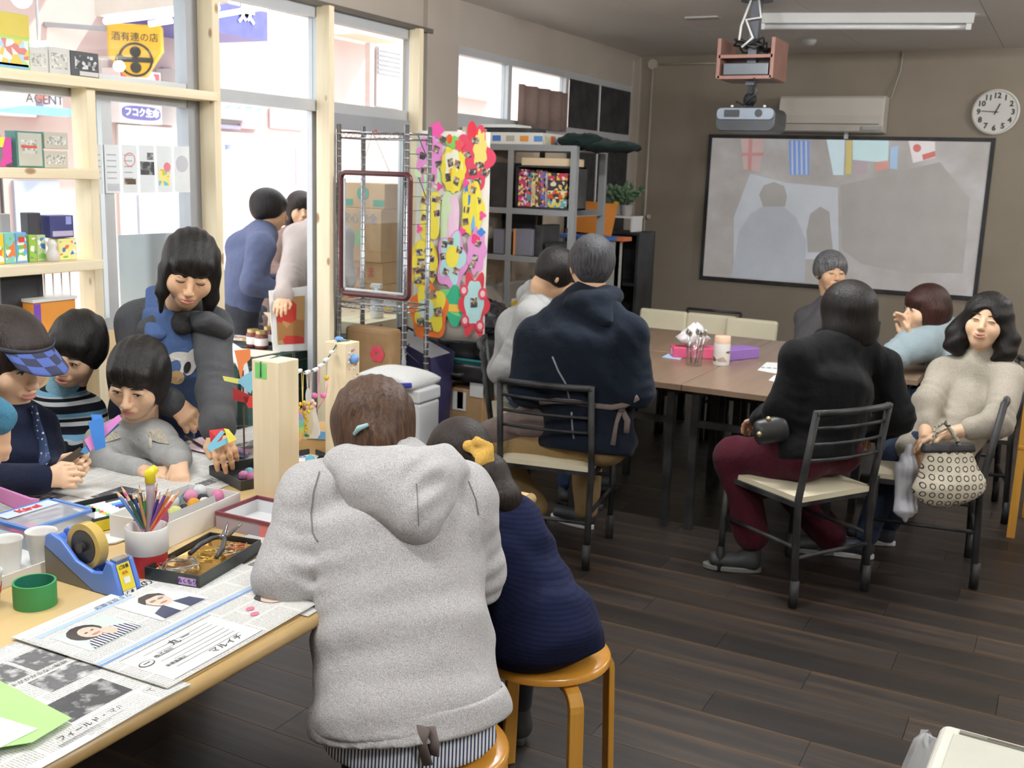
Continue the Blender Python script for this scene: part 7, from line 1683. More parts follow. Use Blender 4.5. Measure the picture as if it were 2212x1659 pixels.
def head_frame(fwd,roll=0.0,up=(0,0,1)):
 f = nrm(fwd); r = nrm(np.cross(f,up)); u = np.cross(r,f); c,s = math.cos(roll),math.sin(roll)
 return np.stack([c*r+s*u,f,-s*r+c*u],1)
def add_head(sd,c,R,s):
 T = lambda x,y,z: np.array(c)+R@(np.array([x,y,z])*s)
 E = lambda p,r,k=.02,sub=False: sd.ell(T(*p),np.array(r)*s,R,k*s,sub)
 E((0,-.012,.034),(.075,.094,.080)); E((0,.022,-.035),(.062,.064,.078),.03); E((0,.048,-.088),(.030,.028,.024),.025)
 for q in (-1,1):
  E((q*.040,.052,-.030),(.028,.026,.030),.022); E((q*.031,.094,.006),(.020,.014,.011),.012,True)
  E((q*.031,.074,.004),(.0155,.0125,.0095),.006)
  sd.ell(T(q*.0765,-.008,-.008),np.array((.010,.021,.032))*s,R@rotm('Z',q*.35),.006*s)
  E((q*.0105,.096,-.036),(.0075,.010,.0065),.006)
 sd.cap(T(0,.082,.008),T(0,.106,-.030),.0075*s,.0105*s,.012*s)
 E((0,.082,-.062),(.026,.012,.016),.012); E((0,.093,-.0575),(.020,.0065,.0048),.005); E((0,.0915,-.0675),(.017,.0065,.0056),.005)
 E((0,.100,-.0625),(.016,.005,.0012),.003,True)
 return T
def face_parts(par,c,R,s,closed=False,lipm=None,smile=0.0,look=(0,0),brow=hair_dk,open_=0.0):
 T = lambda x,y,z: np.array(c)+R@(np.array([x,y,z])*s)
 for q in (-1,1):
  n_ = 7
  if not closed:
   MB().sphere(T(q*.031,.0795,.003),np.array((.0128,.0095,.0048))*s,14,10,R).build('eye',eye_w,par,smooth=True)
   MB().sphere(T(q*.031+look[0]*.005,.0835,.003+look[1]*.002),np.array((.0056,.0068,.0050))*s,12,8,R).build('iris',eye_d,par,smooth=True)
   pts = [T(q*.031+.0145*(2*i/(n_-1)-1),.0885-.0035*abs(2*i/(n_-1)-1)**2,.0035+.0048*(1-(2*i/(n_-1)-1)**2)) for i in range(n_)]
  else:
   pts = [T(q*.031+.0145*(2*i/(n_-1)-1),.0895-.005*abs(2*i/(n_-1)-1)**2,.001-.0030*(1-(2*i/(n_-1)-1)**2)*(1 if smile < .5 else -1)) for i in range(n_)]
  MB().tube(pts,[.0009*s]+[.0017*s]*(n_-2)+[.0009*s],6).build('eyelid',eye_d,par,smooth=True)
  pts = [T(q*.033+.019*(2*i/(n_-1)-1),.0905-.008*max(0,q*(2*i/(n_-1)-1))-.001,.023+.004*(1-(2*i/(n_-1)-1)**2)) for i in range(n_)]
  MB().tube(pts,[.001*s]+[.0026*s]*(n_-2)+[.001*s],6,flat=.6).build('eyebrow',brow,par,smooth=True)
 lm = lipm or lip_m
 for zz,th,sg in ((-.0585-open_*.003,.0040,1),(-.0665-open_*.008,.0048,-1)):
  pts = [T(.0215*(2*i/8-1),.0985-.008*abs(2*i/8-1)**2,zz+sg*.0016*(1-abs(2*i/8-1))+smile*.008*abs(2*i/8-1)**2) for i in range(9)]
  MB().tube(pts,[.0012*s]+[.82*th*s*(.75+.25*math.sin(PI*i/8)) for i in range(1,8)]+[.0012*s],8,flat=.7).build('lip',lm,par,smooth=True)
 if open_: MB().sphere(T(0,.094,-.064),np.array((.013,.005,.005*open_))*s,10,8,R).build('mouth',M('mouth_dark',(90,40,38),.5),par,smooth=True)
def hair_cap(k,c,R,s,fringe=.020,side=-.05,back=-.06,thick=1.0,width=.07,puff=0.0,ear=True):
 """hair shell around the skull with an opening for the face; heights are in head units (eyes = 0)"""
 sd = SD(.02); T = lambda x,y,z: np.array(c)+R@(np.array([x,y,z])*s); rs = lambda r: np.array(r)*s
 sd.ell(T(0,-.020*thick,.038),rs((.084*thick+puff,.102+puff+(thick-1)*.05,.087*thick+puff*.6)),R)
 sd.ell(T(0,-.055,(back+.02)*.5+.01),rs((.072*thick+puff,.05*thick+puff,max(.03,(.05-back)*.62))),R,.03*s)
 for q in (-1,1):
  if side < .02: sd.ell(T(q*.068,-.005,(side+.05)/2),rs((.018+puff*.7,.052,(.07-side)*.5)),R,.025*s)
 if fringe < .05: sd.ell(T(0,.063,(fringe+.075)/2+.004),rs((.062,.024,(.085-fringe)/2)),R,.025*s)
 # face opening
 zc = fringe-.125; sd.ell(T(0,.120,zc),rs((width,.090,.125)),R,.008*s,True); sd.ell(T(0,.14,zc+.03),rs((width*.9,.08,.10)),R,.01*s,True)
 return sd,T
def hand(sd,w,fd,pn,lat,s=1.0,curl=(.5,.6,.7,.8),spread=.25,thumb=(.7,.45,-.25)):
 """palm and five fingers: w wrist, fd finger direction, pn back-of-hand normal, lat thumb side"""
 fd = nrm(fd); pn = nrm(np.array(pn)-fd*np.dot(pn,fd)); lt = nrm(np.cross(fd,pn)); lt = lt if np.dot(lt,lat) > 0 else -lt; w = np.array(w,float)
 kn = w+fd*.082*s
 sd.econe(w-fd*.005*s,w+fd*.07*s,.027*s,.034*s,lt,.42,.012*s)
 for i,(o,L) in enumerate(((.028,.070),(.0095,.078),(-.0095,.073),(-.027,.058))):
  p = w+fd*(.078-.010*abs(o)/.028)*s+lt*o*s; a = 0.0; d0 = nrm(fd+lt*spread*o*10)
  rr = .0088*s
  for j,(fr,bend) in enumerate(((.45,.55),(.31,.8),(.24,.55))):
   a += curl[i]*bend; d = d0*math.cos(a)-pn*math.sin(a); q = p+d*L*fr*s*1.08
   sd.cap(p,q,rr,rr*.93,.006*s); p = q; rr *= .93
 p = w+fd*.022*s+lt*.024*s-pn*.004*s; d = nrm(fd*thumb[0]+lt*thumb[1]+pn*thumb[2])
 q = p+d*.042*s; sd.cap(p,q,.0125*s,.0100*s,.012*s); d2 = nrm(fd*(thumb[0]+.35)+lt*(thumb[1]-.55)+pn*(thumb[2]-.15)); sd.cap(q,q+d2*.032*s,.0100*s,.0082*s,.006*s)
 return sd
def foot(par,heel,fwd,L,mat,sole,h,name='shoe'):
 f = nrm([fwd[0],fwd[1],0]); sdv = np.array([-f[1],f[0],0]); heel = np.array([heel[0],heel[1],0.0]); sd = SD(.03)
 sd.econe(heel+f*.03+UP(.05),heel+f*(L-.045)+UP(.042),.036,.042,sdv,1.0,.02,.72); sd.cap(heel+f*.045+UP(.05),heel+f*.045+UP(.10),.038,.036)
 sd.plane((0,0,.016),(0,0,-1),.006)
 o = grow(name,sd,h,mat,par); pts = []
 for i in range(24):
  t = 2*PI*i/24; lx = L/2+(L/2-.002)*math.cos(t); wd = .040*(1+.12*math.cos(t))*math.sin(t); pts.append(heel+f*lx+sdv*wd)
 MB().prism([(p@f,p@sdv) for p in pts],.022,(0,0,.001),f,sdv).build('sole',sole,o,bevel=.004); return o
from mathutils.bvhtree import BVHTree
J = at_d
def lerp(a,b,t): return np.array(a)*(1-t)+np.array(b)*t
def on_surface(o,u,v):
 """first point of the object's surface along the sight line through a photograph pixel, with its normal"""
 me = o.data; off = OFF[o.name]; n = len(me.vertices); co = np.zeros(n*3,np.float32); me.vertices.foreach_get('co',co); co = co.reshape(-1,3)+off
 key = o.name
 if key not in _BVH: _BVH[key] = BVHTree.FromPolygons([tuple(p) for p in co.tolist()],[tuple(p.vertices) for p in me.polygons])
 d = nrm(ray(u,v)); hp,nn,i,dist = _BVH[key].ray_cast(Vector(CAM_POS),Vector(d))
 if hp is None: return None
 return np.array(hp),np.array(nn)
_BVH = {}
def merged(name,items,mat,par):
 Vs,Qs,b = [],[],0
 for sd,h in items:
  V,Q = surf_nets(sd,sd.lo,sd.hi,h); Vs.append(V); Qs.append(Q+b); b += len(V)
 o = link_np(name,np.concatenate(Vs),np.concatenate(Qs),mat,par); m = o.modifiers.new('relax','SMOOTH'); m.factor = .5; m.iterations = 1; return o
def make_person(label,j,fwd,hs=1.0,roll=0.0,w=(.165,.145,.165),flat=.66,arm=(.062,.052,.042),leg=(.085,.062,.05),top=None,bottom=None,hair=None,
    hands=None,shoes=None,sole=None,h=.009,hh=.006,face=None,hem=None,hemn=None,sk=None,top_fn=None,sleeve=1.0,seed=0,neck_r=.05,bottom_fn=None,collar=None,names=('jumper','trousers'),shoe_dir=None,wobble=.004,bones_in=.6):
 P = {k: (np.array(v,float)) for k,v in j.items()}
 side = nrm(P['shR']-P['shL'])
 pel,neck = P['pel'],P['neck']; chest = P.get('chest',lerp(pel,neck,.68)); wai = P.get('wai',lerp(pel,chest,.42)); ax = nrm(neck-pel)
 hside = nrm(P['hipR']-P['hipL']) if 'hipR' in P else side
 for k,sg in (('hipL',-1),('hipR',1)): P.setdefault(k,pel+hside*sg*w[0]*.43)
 par = thing('person',label,'person',(pel[0],pel[1],0.0))
 sk = sk or skin
 R = head_frame(fwd,roll); c = P['head']
 # ---- one continuous skin body
 b = SD(.03); b.econe(chest,neck,w[2]*bones_in,.055*hs,side,.6); b.econe(pel,chest,w[0]*bones_in,w[2]*bones_in,side,.6)
 for s in 'LR':
  b.chain([lerp(chest,neck,.7),lerp(P['sh'+s],neck,.15),P['el'+s],P['wr'+s]],[.05,arm[0]*.68,min(arm[1]*.66,.036),min(arm[2]*.62,.026)])
  if 'kn'+s in P: b.chain([P['hip'+s],P['kn'+s],P['an'+s]],[leg[0]*.7,leg[1]*.7,leg[2]*.62])
 hd = SD(.02); T = add_head(hd,c,R,hs)
 nb = T(0,-.030,-.075); hd.cap(T(0,-.02,-.03),nb,.055*hs,.048*hs,.02); hd.cap(nb,lerp(neck,chest,.15),neck_r*hs,neck_r*1.15*hs,.02); b.cap(nb,neck,.04*hs,.05*hs)
 items = [(b,max(h,.010)),(hd,hh)]
 for s in 'LR':
  if hands and s in hands:
   q = hands[s]; hsz = q.get('s',hs); g = SD(.012); wr = P['wr'+s]; fa = nrm(wr-P['el'+s])
   L_ = q.get('fore',.08); g.cap(wr-fa*L_,wr,.031*hsz,.025*hsz,.012); hand(g,wr+fa*.005,q.get('fd',fa),q['pn'],q['lat'],hsz,q.get('curl',(.5,.55,.6,.7)),q.get('spread',.25),q.get('thumb',(.7,.45,-.25)))
   items.append((g,q.get('h',min(hh*.75,.0045))))
 body = merged('body',items,sk,par)
 if face is not None: face_parts(body,c,R,hs,**face)
 out = dict(par=par,body=body,P=P,T=T,R=R,side=side,ax=ax,chest=chest,wai=wai)
 # ---- upper garment
 if top is not None:
  g = SD(.035); low = pel-ax*.10
  g.econe(low,pel,w[0],w[0],hside,flat); g.econe(pel,wai,w[0],w[1],side,flat); g.econe(wai,chest,w[1],w[2],side,flat); g.econe(chest,lerp(chest,neck,.72),w[2],w[2]*.60,side,flat*.95,flatb=.6)
  g.chain([P['shL'],lerp(neck,chest,.12),P['shR']],[arm[0],arm[0]*1.05,arm[0]],.05)
  if collar: g.cap(lerp(neck,chest,.2),lerp(neck,nb,collar[0]),collar[1],collar[2],.02)
  for s in 'LR':
   e = P['el'+s]; wr = P['wr'+s]; sh = P['sh'+s]; wq = lerp(e,wr,sleeve) if sleeve <= 1 else wr
   g.cap(sh,e,arm[0],arm[1],.035); g.cap(e,wq,arm[1],arm[2],.03)
   up = nrm(sh-e); g.warp(folds(e,up,.0045*arm[1]/.05,.045,.11)); g.warp(folds(lerp(sh,chest,.35),nrm(side+ax*.6),.0035,.05,.10))
  g.warp(wob(wobble,16,seed)); g.warp(wob(wobble*.4,45,seed+1))
  g.plane(hem if hem is not None else pel-ax*.06,hemn if hemn is not None else -ax,.012)
  if top_fn: top_fn(g,out)
  out['top'] = grow(names[0],g,h,top,par)
 if bottom is not None and 'knL' in P:
  g = SD(.04); g.cap(P['hipL'],P['hipR'],w[0]*.48,w[0]*.48)
  for s in 'LR':
   g.cap(P['hip'+s],P['kn'+s],leg[0]*1.0,leg[1],.04); g.cap(P['kn'+s],lerp(P['kn'+s],P['an'+s],.93),leg[1],leg[2],.03)
   g.warp(folds(P['kn'+s],nrm(P['hip'+s]-P['an'+s]),.004,.05,.12)); g.warp(folds(P['hip'+s],nrm(P['kn'+s]-P['hip'+s]),.004,.045,.12))
  g.warp(wob(wobble*.8,18,seed+3))
  if bottom_fn: bottom_fn(g,out)
  out['bottom'] = grow(names[1],g,max(h,.009),bottom,par)
 if shoes is not None:
  for s in 'LR':
   a = P['an'+s]; f = nrm((P['kn'+s]-P['hip'+s])*np.array([1,1,0])) if shoe_dir is None else nrm(shoe_dir)
   foot(par,a-f*.05,f,.25*hs**.7,shoes,sole or M('sole_dark',(40,40,40),.7),max(h,.009))
 if hair:
  hsd = hair(c,R,hs,T)
  if hsd is not None: out['hair'] = grow('hair',hsd[0],hsd[2] if len(hsd) > 2 else hh,hsd[1],par)
 return out
# ------------------------------------------------------------------ woman in the grey hoodie, seen from behind
heather = fabric('heather_grey_fleece',(208,206,206),(150,148,149),430,.6,.5,.95,.5,6)
def hair_bun(c,R,s,T):
 sd,_ = hair_cap(None,c,R,s,.02,-.06,-.085,1.06,.07,.004)
 sd.cap(T(0,-.10,-.015),T(0,-.085,-.075),.045*s,.05*s,.03*s); sd.ell(T(0,-.118,-.022),np.array((.03,.02,.028))*s,R,.015*s)
 sd.warp(lambda P: .0016*np.sin(((P-c.astype(np.float32))@R[:,0].astype(np.float32))*260).astype(np.float32)); return sd,hair_b,.005
facing_w = nrm((-.62,.78,-.30))
hw = dict(pel=J(888,1545,2.19),chest=J(856,1150,2.34),neck=J(846,1000,2.43),head=J(806,936,2.47),shL=J(690,1075,2.38),shR=J(1000,1085,2.40),elL=J(628,1250,2.31),elR=J(1020,1230,2.44),wrL=J(690,1185,2.55),wrR=J(900,1120,2.66))
_pel = hw['pel']; _f = nrm((-.66,.75,0)); _s = nrm((.75,.66,0))
hw.update(hipL=_pel-_s*.075+_f*.05,hipR=_pel+_s*.085+_f*.05,knL=_pel-_s*.06+_f*.42+UP(-.02),knR=_pel+_s*.12+_f*.42+UP(-.02))
for s in 'LR': hw['an'+s] = hw['kn'+s]*np.array([1,1,0])-_f*.08+UP(.09)
hem_p = J(885,1560,2.16)
W1 = make_person('woman in a heather grey hoodie with a brown hair knot, seen from behind',hw,facing_w,1.04,0,(.205,.19,.19),.64,(.080,.074,.055),(.08,.065,.055),heather,M('trousers_black',(24,24,28),.9),hair_bun,
    {'L': dict(pn=(0,0,1),lat=(.3,.9,0)),'R': dict(pn=(0,0,1),lat=(-.9,-.3,0))},M('shoe_black',(26,26,28),.6),None,.0065,.006,None,hem_p,nrm(C_D+C_R*.09),sk=skin,names=('hoodie','trousers'),shoe_dir=_f,wobble=.006,seed=3)
par = W1['par']
# hood lying on her back
g = SD(.03); hd_ = lambda u,v,d: J(u,v,d)
tip = J(900,1118,2.235); g.cap(J(742,1010,2.36),tip,.050,.030,.05); g.cap(J(965,1020,2.36),tip,.052,.032,.05); g.cap(J(855,1030,2.30),tip,.055,.030,.05); g.cap(J(800,1020,2.33),tip,.05,.03,.05); g.cap(J(910,1022,2.32),tip,.052,.03,.05)
g.ell(J(868,1055,2.285),(.12,.075,.075),np.stack([C_R,C_F,-C_D],1),.04); g.chain([J(738,988,2.38),J(790,1000,2.31),J(850,1010,2.29),J(915,1000,2.31),J(962,985,2.38)],[.026]*5,.02)
g.warp(folds(J(900,1060,2.24),nrm(C_R*.5+C_D),.0045,.05,.14)); g.warp(wob(.003,40,9))
hood = grow('hood',g,.006,heather,par)
for a,b in (((905,1140),(900,1045)),):
 pts = [on_surface(hood,a[0]+(b[0]-a[0])*t,a[1]+(b[1]-a[1])*t) for t in np.linspace(0.05,1,10)]; pts = [p[0]+p[1]*.0005 for p in pts if p]
 if len(pts) > 2: MB().tube(pts,.0013,5).build('seam',M('seam_grey',(120,118,118),.9),hood)
# hem band and seams
g = SD(.03); axw = W1['ax']; low = hw['pel']-axw*.10
g.econe(low,hw['pel'],.209,.209,nrm(hw['shR']-hw['shL']),.63); g.econe(hw['pel'],W1['wai'],.209,.193,nrm(hw['shR']-hw['shL']),.63)
hn = nrm(C_D+C_R*.09); g.warp(wob(.005,16,3)); g.plane(J(885,1572,2.16),hn,.006); g.plane(J(885,1512,2.16),-hn,.004)
hb_ = grow('hem_band',g,.006,heather,par)
seam_m = M('seam_grey',(110,108,108),.9)
for o_,pl in ((W1['top'],[(690,1020),(678,1060),(672,1110),(676,1150),(690,1175)]),(W1['top'],[(1012,1040),(1028,1080),(1034,1120)]),(hb_,[(672+48*k,1541-6.6*k) for k in range(10)])):
 q = [on_surface(o_,a[0]+(b[0]-a[0])*t/5,a[1]+(b[1]-a[1])*t/5) for a,b in zip(pl,pl[1:]) for t in range(5)]; q = [a[0]+a[1]*.0012 for a in q if a]
 if len(q) > 2: MB().tube(q,.0016,5).build('seam',seam_m,o_,smooth=True)
# striped shirt and apron tie below the hem
g = SD(.03); g.econe(J(890,1560,2.19),J(895,1640,2.17),.178,.172,nrm(hw['shR']-hw['shL']),.66); g.warp(wob(.004,22,5)); g.plane(J(890,1652,2.1),C_D+.2*C_F,.004)
grow('shirt',g,.007,stripes('pinstripe_shirt',[(0,(226,228,234)),(.55,(60,70,96))],.0072,'X',.85,.0,.3,rot=(0,0,-.5)),par)
tb = J(915,1570,2.045)
MB().tube([tb,tb+C_D*.03-C_R*.004,tb+C_D*.075+C_R*.008],[.016,.012,.013],8,flat=.25).build('apron_tie',M('tie_taupe',(108,96,92),.9),par,smooth=True); MB().tube([tb+C_R*.012,tb+C_R*.02+C_D*.035,tb+C_R*.018+C_D*.055],[.014,.014,.015],8,flat=.25).build('apron_tie',M('tie_taupe',(108,96,92),.9),par,smooth=True)
MB().tube([J(765,938,2.335),J(775,925,2.325),J(795,917,2.322)],[.004,.0065,.004],8).build('hair_clip',M('clip_aqua',(160,200,204),.3),W1['hair'],smooth=True)
# ------------------------------------------------------------------ girl with the yellow bow
def hair_pony(c,R,s,T):
 sd,_ = hair_cap(None,c,R,s,.02,-.04,-.05,1.05,.07)
 sd.chain([J(1030,985,2.66),J(1062,1020,2.63),J(1095,1075,2.60),J(1122,1132,2.59)],[.034,.040,.034,.008],.02); return sd,hair_dk,.006
gj = dict(pel=J(1165,1352,2.60),chest=J(1100,1195,2.66),neck=J(1062,1085,2.69),head=J(990,1000,2.74),shL=J(1010,1125,2.76),shR=J(1115,1130,2.62),elL=J(960,1180,2.85),elR=J(1085,1190,2.72),wrL=J(960,1110,3.0),wrR=J(1040,1130,2.92))
_pel = gj['pel']; gj.update(hipL=_pel-_s*.06,hipR=_pel+_s*.06,knL=_pel-_s*.07+_f*.34-UP(.04),knR=_pel+_s*.05+_f*.34-UP(.04))
for s in 'LR': gj['an'+s] = gj['kn'+s]*np.array([1,1,0])+_f*.03+UP(.09)
navyk = stripes('navy_rib_knit',[(0,(27,33,62)),(.6,(22,27,52))],.011,'Z',.95,.02,.5)
def skirt_fn(g,o):
 g.econe(J(1165,1330,2.58),J(1180,1390,2.56),.145,.150,o['side'],.85,.04)
G1 = make_person('girl in a navy knit dress with a ponytail and yellow bow, seen from behind',gj,nrm((-.8,.5,-.35)),.93,0,(.14,.125,.125),.78,(.056,.047,.04),(.06,.05,.04),navyk,M('tights_navy',(26,28,40),.9),hair_pony,
    {'L': dict(pn=(0,0,1),lat=(.3,.9,0),s=.8),'R': dict(pn=(0,0,1),lat=(-.9,-.3,0),s=.8)},M('shoe_black',(26,26,28),.6),None,.008,.006,None,J(1175,1412,2.55),nrm(C_D*.9+C_R*.1-C_F*.1+C_D*.2),top_fn=skirt_fn,names=('knit_dress','tights'),seed=8,shoe_dir=_f)
ybow = fabric('bow_mustard',(228,186,96),(206,160,80),200,.5,.3,.9,.3)
g = SD(.008); k0 = J(1010,963,2.63); g.ell(k0,(.013,.013,.013)); g.econe(k0,J(1030,952,2.61),.006,.011,C_D,.5,.01); g.econe(J(1030,952,2.61),J(1062,962,2.60),.011,.006,C_D,.5,.01); g.econe(k0,J(1048,985,2.60),.008,.026,nrm(C_R-C_D),.28,.01); g.econe(J(1048,985,2.60),J(1068,1012,2.60),.026,.006,nrm(C_R-C_D),.28,.01)
grow('hair_bow',g,.004,ybow,G1['hair'])
# ------------------------------------------------------------------ man in the navy hoodie
navyh = fabric('navy_sweat',(26,34,47),(17,23,33),400,.4,.2,.9,.45,8)
def hair_man(c,R,s,T):
 sd,_ = hair_cap(None,c,R,s,.045,-.015,-.062,1.0,.078,.003); return sd,hair_s,.007
mj = dict(pel=J(1262,950,4.46),chest=J(1255,738,4.34),neck=J(1272,640,4.37),head=J(1277,574,4.38),shL=J(1158,728,4.42),shR=J(1358,722,4.26),elL=J(1140,842,4.40),elR=J(1372,845,4.28),wrL=J(1185,870,4.72),wrR=J(1305,850,4.72),
  knL=J(1062,962,4.62),knR=J(1270,965,4.92),anL=J(1160,1105,4.80),anR=J(1266,1112,4.92))
M1 = make_person('man in a dark navy hoodie and khaki trousers, seen from behind',mj,nrm((-.55,.82,-.12)),1.05,0,(.215,.20,.215),.66,(.080,.072,.056),(.10,.078,.06),navyh,fabric('khaki_twill',(166,140,98),(136,112,76),300,.4,.2,.9,.4),hair_man,
    {'L': dict(pn=(0,0,1),lat=(.5,.8,0)),'R': dict(pn=(0,0,1),lat=(-.8,.3,0))},M('trainer_black',(26,27,30),.6),M('trainer_white',(222,222,222),.6),.009,.007,None,J(1262,975,4.40),C_D*.98+C_R*(-.1),names=('hoodie','trousers'),seed=12,shoe_dir=nrm((-.85,.2,0)),wobble=.006)
par = M1['par']
g = SD(.03); g.econe(J(1276,645,4.32),J(1314,698,4.20),.125,.02,nrm(C_R-C_D*.15),.36,flatb=.9); g.chain([J(1222,648,4.38),J(1262,652,4.28),J(1300,652,4.27),J(1330,642,4.34)],[.03,.034,.034,.03]); g.warp(wob(.003,28,4)); hood = grow('hood',g,.008,navyh,par)
greyp = M('piping_grey',(128,132,138),.6)
for pl in ([(1194,770),(1206,800),(1222,828),(1230,862)],[(1235,890),(1236,910),(1238,935),(1240,948)]):
 q = [on_surface(M1['top'],*p) for p in pl]; q = [a[0]+a[1]*.002 for a in q if a]
 if len(q) > 1: MB().tube(q,.0045,6).build('piping',greyp,M1['top'],smooth=True)
taupe = fabric('apron_taupe',(124,110,106),None,300,.4,.2,.9,.4)
q = [on_surface(M1['top'],u,v) for u,v in ((1165,868),(1200,866),(1240,868),(1280,876),(1320,880),(1350,874),(1378,858))]; q = [a[0]+a[1]*.004 for a in q if a]
if len(q) > 2: MB().tube(q,.012,8,flat=.35).build('apron_belt',taupe,par,smooth=True)
kb = on_surface(M1['top'],1338,880)
if kb:
 kb = kb[0]+kb[1]*.012; MB().sphere(kb,.018,10,8).build('apron_knot',taupe,par,smooth=True)
 MB().tube([kb,kb+C_D*.06-C_R*.02,kb+C_D*.15-C_R*.035],[.012,.009,.012],8,flat=.3).build('apron_tie',taupe,par,smooth=True); MB().tube([kb,kb+C_R*.025+C_D*.05,kb+C_R*.02+C_D*.10],[.012,.014,.012],8,flat=.3).build('apron_tie',taupe,par,smooth=True)
g = SD(.03); g.cap(J(1190,905,4.50),J(1068,945,4.62),.095,.084); g.cap(J(1190,880,4.5),J(1170,900,4.5),.09,.1); g.plane(J(1120,965,4.6),nrm(C_D+C_R*.25),.02); grow('apron',g,.010,taupe,par)
# ------------------------------------------------------------------ person in the light grey hoodie beside him
greyh = fabric('lightgrey_sweat',(172,172,170),(146,146,145),400,.5,.25,.9,.5,8)
def hair_grey(c,R,s,T):
 sd,_ = hair_cap(None,c,R,s,.03,-.04,-.05,1.03,.072); return sd,hair_k,.007
gp_ = dict(pel=np.array([-2.39,4.66,.56]),chest=J(1135,735,4.92),neck=J(1172,650,4.84),head=J(1203,596,4.80),shL=J(1118,708,5.0),shR=J(1150,690,4.72),elL=J(1085,800,5.05),elR=J(1095,800,4.72),wrL=J(1150,820,5.1),wrR=J(1165,810,4.85))
_p = gp_['pel']; gp_.update(hipL=_p+np.array([-.05,.08,0]),hipR=_p+np.array([.05,-.08,0]),knL=_p+np.array([.30,.24,-.04]),knR=_p+np.array([.34,-.06,-.05]),anL=_p+np.array([.26,.26,-.47]),anR=_p+np.array([.30,-.04,-.47]))
P4 = make_person('person in a light grey hoodie and jeans leaning in beside the man',gp_,camdir(.75,-.55,-.30),1.0,0,(.175,.17,.18),.70,(.078,.068,.05),(.088,.066,.05),greyh,fabric('denim_blue',(66,88,128),(46,62,96),300,.5),hair_grey,None,M('shoe_grey',(70,72,78),.6),None,.010,.007,{},_p+UP(-.06),(0,0,-1),names=('hoodie','trousers'),seed=15)
g = SD(.03); g.cap(J(1140,640,4.92),J(1185,645,4.95),.055,.045); g.cap(J(1150,625,4.88),J(1170,665,4.76),.045,.05); g.warp(wob(.004,35,6)); grow('hood',g,.009,greyh,P4['par'])
# ------------------------------------------------------------------ woman in the black jacket
blackj = fabric('black_jacket',(20,20,22),(11,11,13),400,.4,.2,.85,.45,8)
def hair_bob(c,R,s,T):
 sd,_ = hair_cap(None,c,R,s,.02,-.10,-.115,1.20,.065,.010); sd.ell(T(0,-.05,-.06),np.array((.112,.075,.075))*s,R,.04*s); sd.plane(T(0,0,-.125),-R[:,2],.012); return sd,hair_k,.007
bj = dict(pel=np.array([-.80,4.20,.56]),chest=J(1800,825,4.20),neck=J(1826,730,4.24),head=J(1828,682,4.26),shL=J(1722,775,4.14),shR=J(1905,785,4.32),elL=J(1690,885,4.16),elR=J(1935,900,4.34),wrL=J(1640,905,4.38),wrR=J(1890,930,4.52),
  knL=J(1585,985,4.38),knR=J(1650,985,4.72),anL=J(1625,1165,4.42),anR=J(1800,1170,4.68))
_p = bj['pel']; bj.update(hipL=_p+np.array([-.05,-.085,0]),hipR=_p+np.array([.05,.085,0]))
B1 = make_person('woman in a black jacket and wine red trousers with a black bob, seen from behind',bj,nrm((-.55,.8,-.1)),1.0,0,(.192,.178,.18),.66,(.070,.066,.052),(.095,.08,.075),blackj,fabric('wine_trousers',(78,24,38),(56,17,28),300,.4),hair_bob,
    {'L': dict(pn=(0,0,1),lat=(.5,.8,0)),'R': dict(pn=(0,0,1),lat=(-.8,.3,0))},M('shoe_charcoal',(34,36,38),.6),M('sole_grey',(110,110,106),.6),.009,.007,None,J(1790,992,4.15),C_D,names=('jacket','trousers'),seed=18,shoe_dir=nrm((-.8,-.25,0)),wobble=.006)
g = SD(.02); g.chain([J(1775,725,4.24),J(1822,735,4.18),J(1872,732,4.25)],[.032,.036,.03]); grow('collar',g,.008,blackj,B1['par'])
hbp = thing('shoulder_bag','small black bag with gold clasps at the jacket woman\'s hip','bag',tuple(J(1650,930,4.02)))
g = SD(.03); g.econe(J(1640,935,4.10),J(1690,925,4.12),.05,.055,C_D,.6); grow('pouch',g,.008,M('leather_black',(22,22,24),.4),hbp);
for u,v in ((1660,905),(1640,938)): MB().sphere(J(u,v,4.05),.011,8,6).build('clasp',M('clasp_gold',(190,170,130),.3,.8),hbp,smooth=True)
# ------------------------------------------------------------------ woman in the cream jumper
creamk = fabric('cream_knit',(186,178,164),(158,150,136),260,.5,.5,.95,.4,7)
def hair_wavy(c,R,s,T):
 sd,_ = hair_cap(None,c,R,s,.062,-.06,-.09,1.1,.066,.008)
 for q in (-1,1):
  sd.chain([T(q*.085,-.005,.0),T(q*.102,-.01,-.06),T(q*.10,.0,-.115),T(q*.075,.01,-.145)],[.034*s,.044*s,.04*s,.018*s],.03*s)
 sd.ell(T(0,-.075,-.06),np.array((.10,.06,.09))*s,R,.04*s); sd.warp(wob(.003,45,2)); return sd,hair_k,.007
cj = dict(pel=np.array([-.42,4.80,.55]),chest=J(2092,870,4.58),neck=J(2128,770,4.56),head=J(2130,697,4.50),shL=J(2036,808,4.62),shR=J(2176,820,4.46),elL=J(2003,868,4.52),elR=J(2152,915,4.30),wrL=J(1998,955,4.42),wrR=J(2040,938,4.36),
  knL=J(1935,985,4.62),knR=J(1960,975,4.80),anL=J(1868,1165,4.64),anR=J(1915,1135,4.82))
_p = cj['pel']; cj.update(hipL=_p+np.array([-.04,-.085,0]),hipR=_p+np.array([.04,.085,0]))
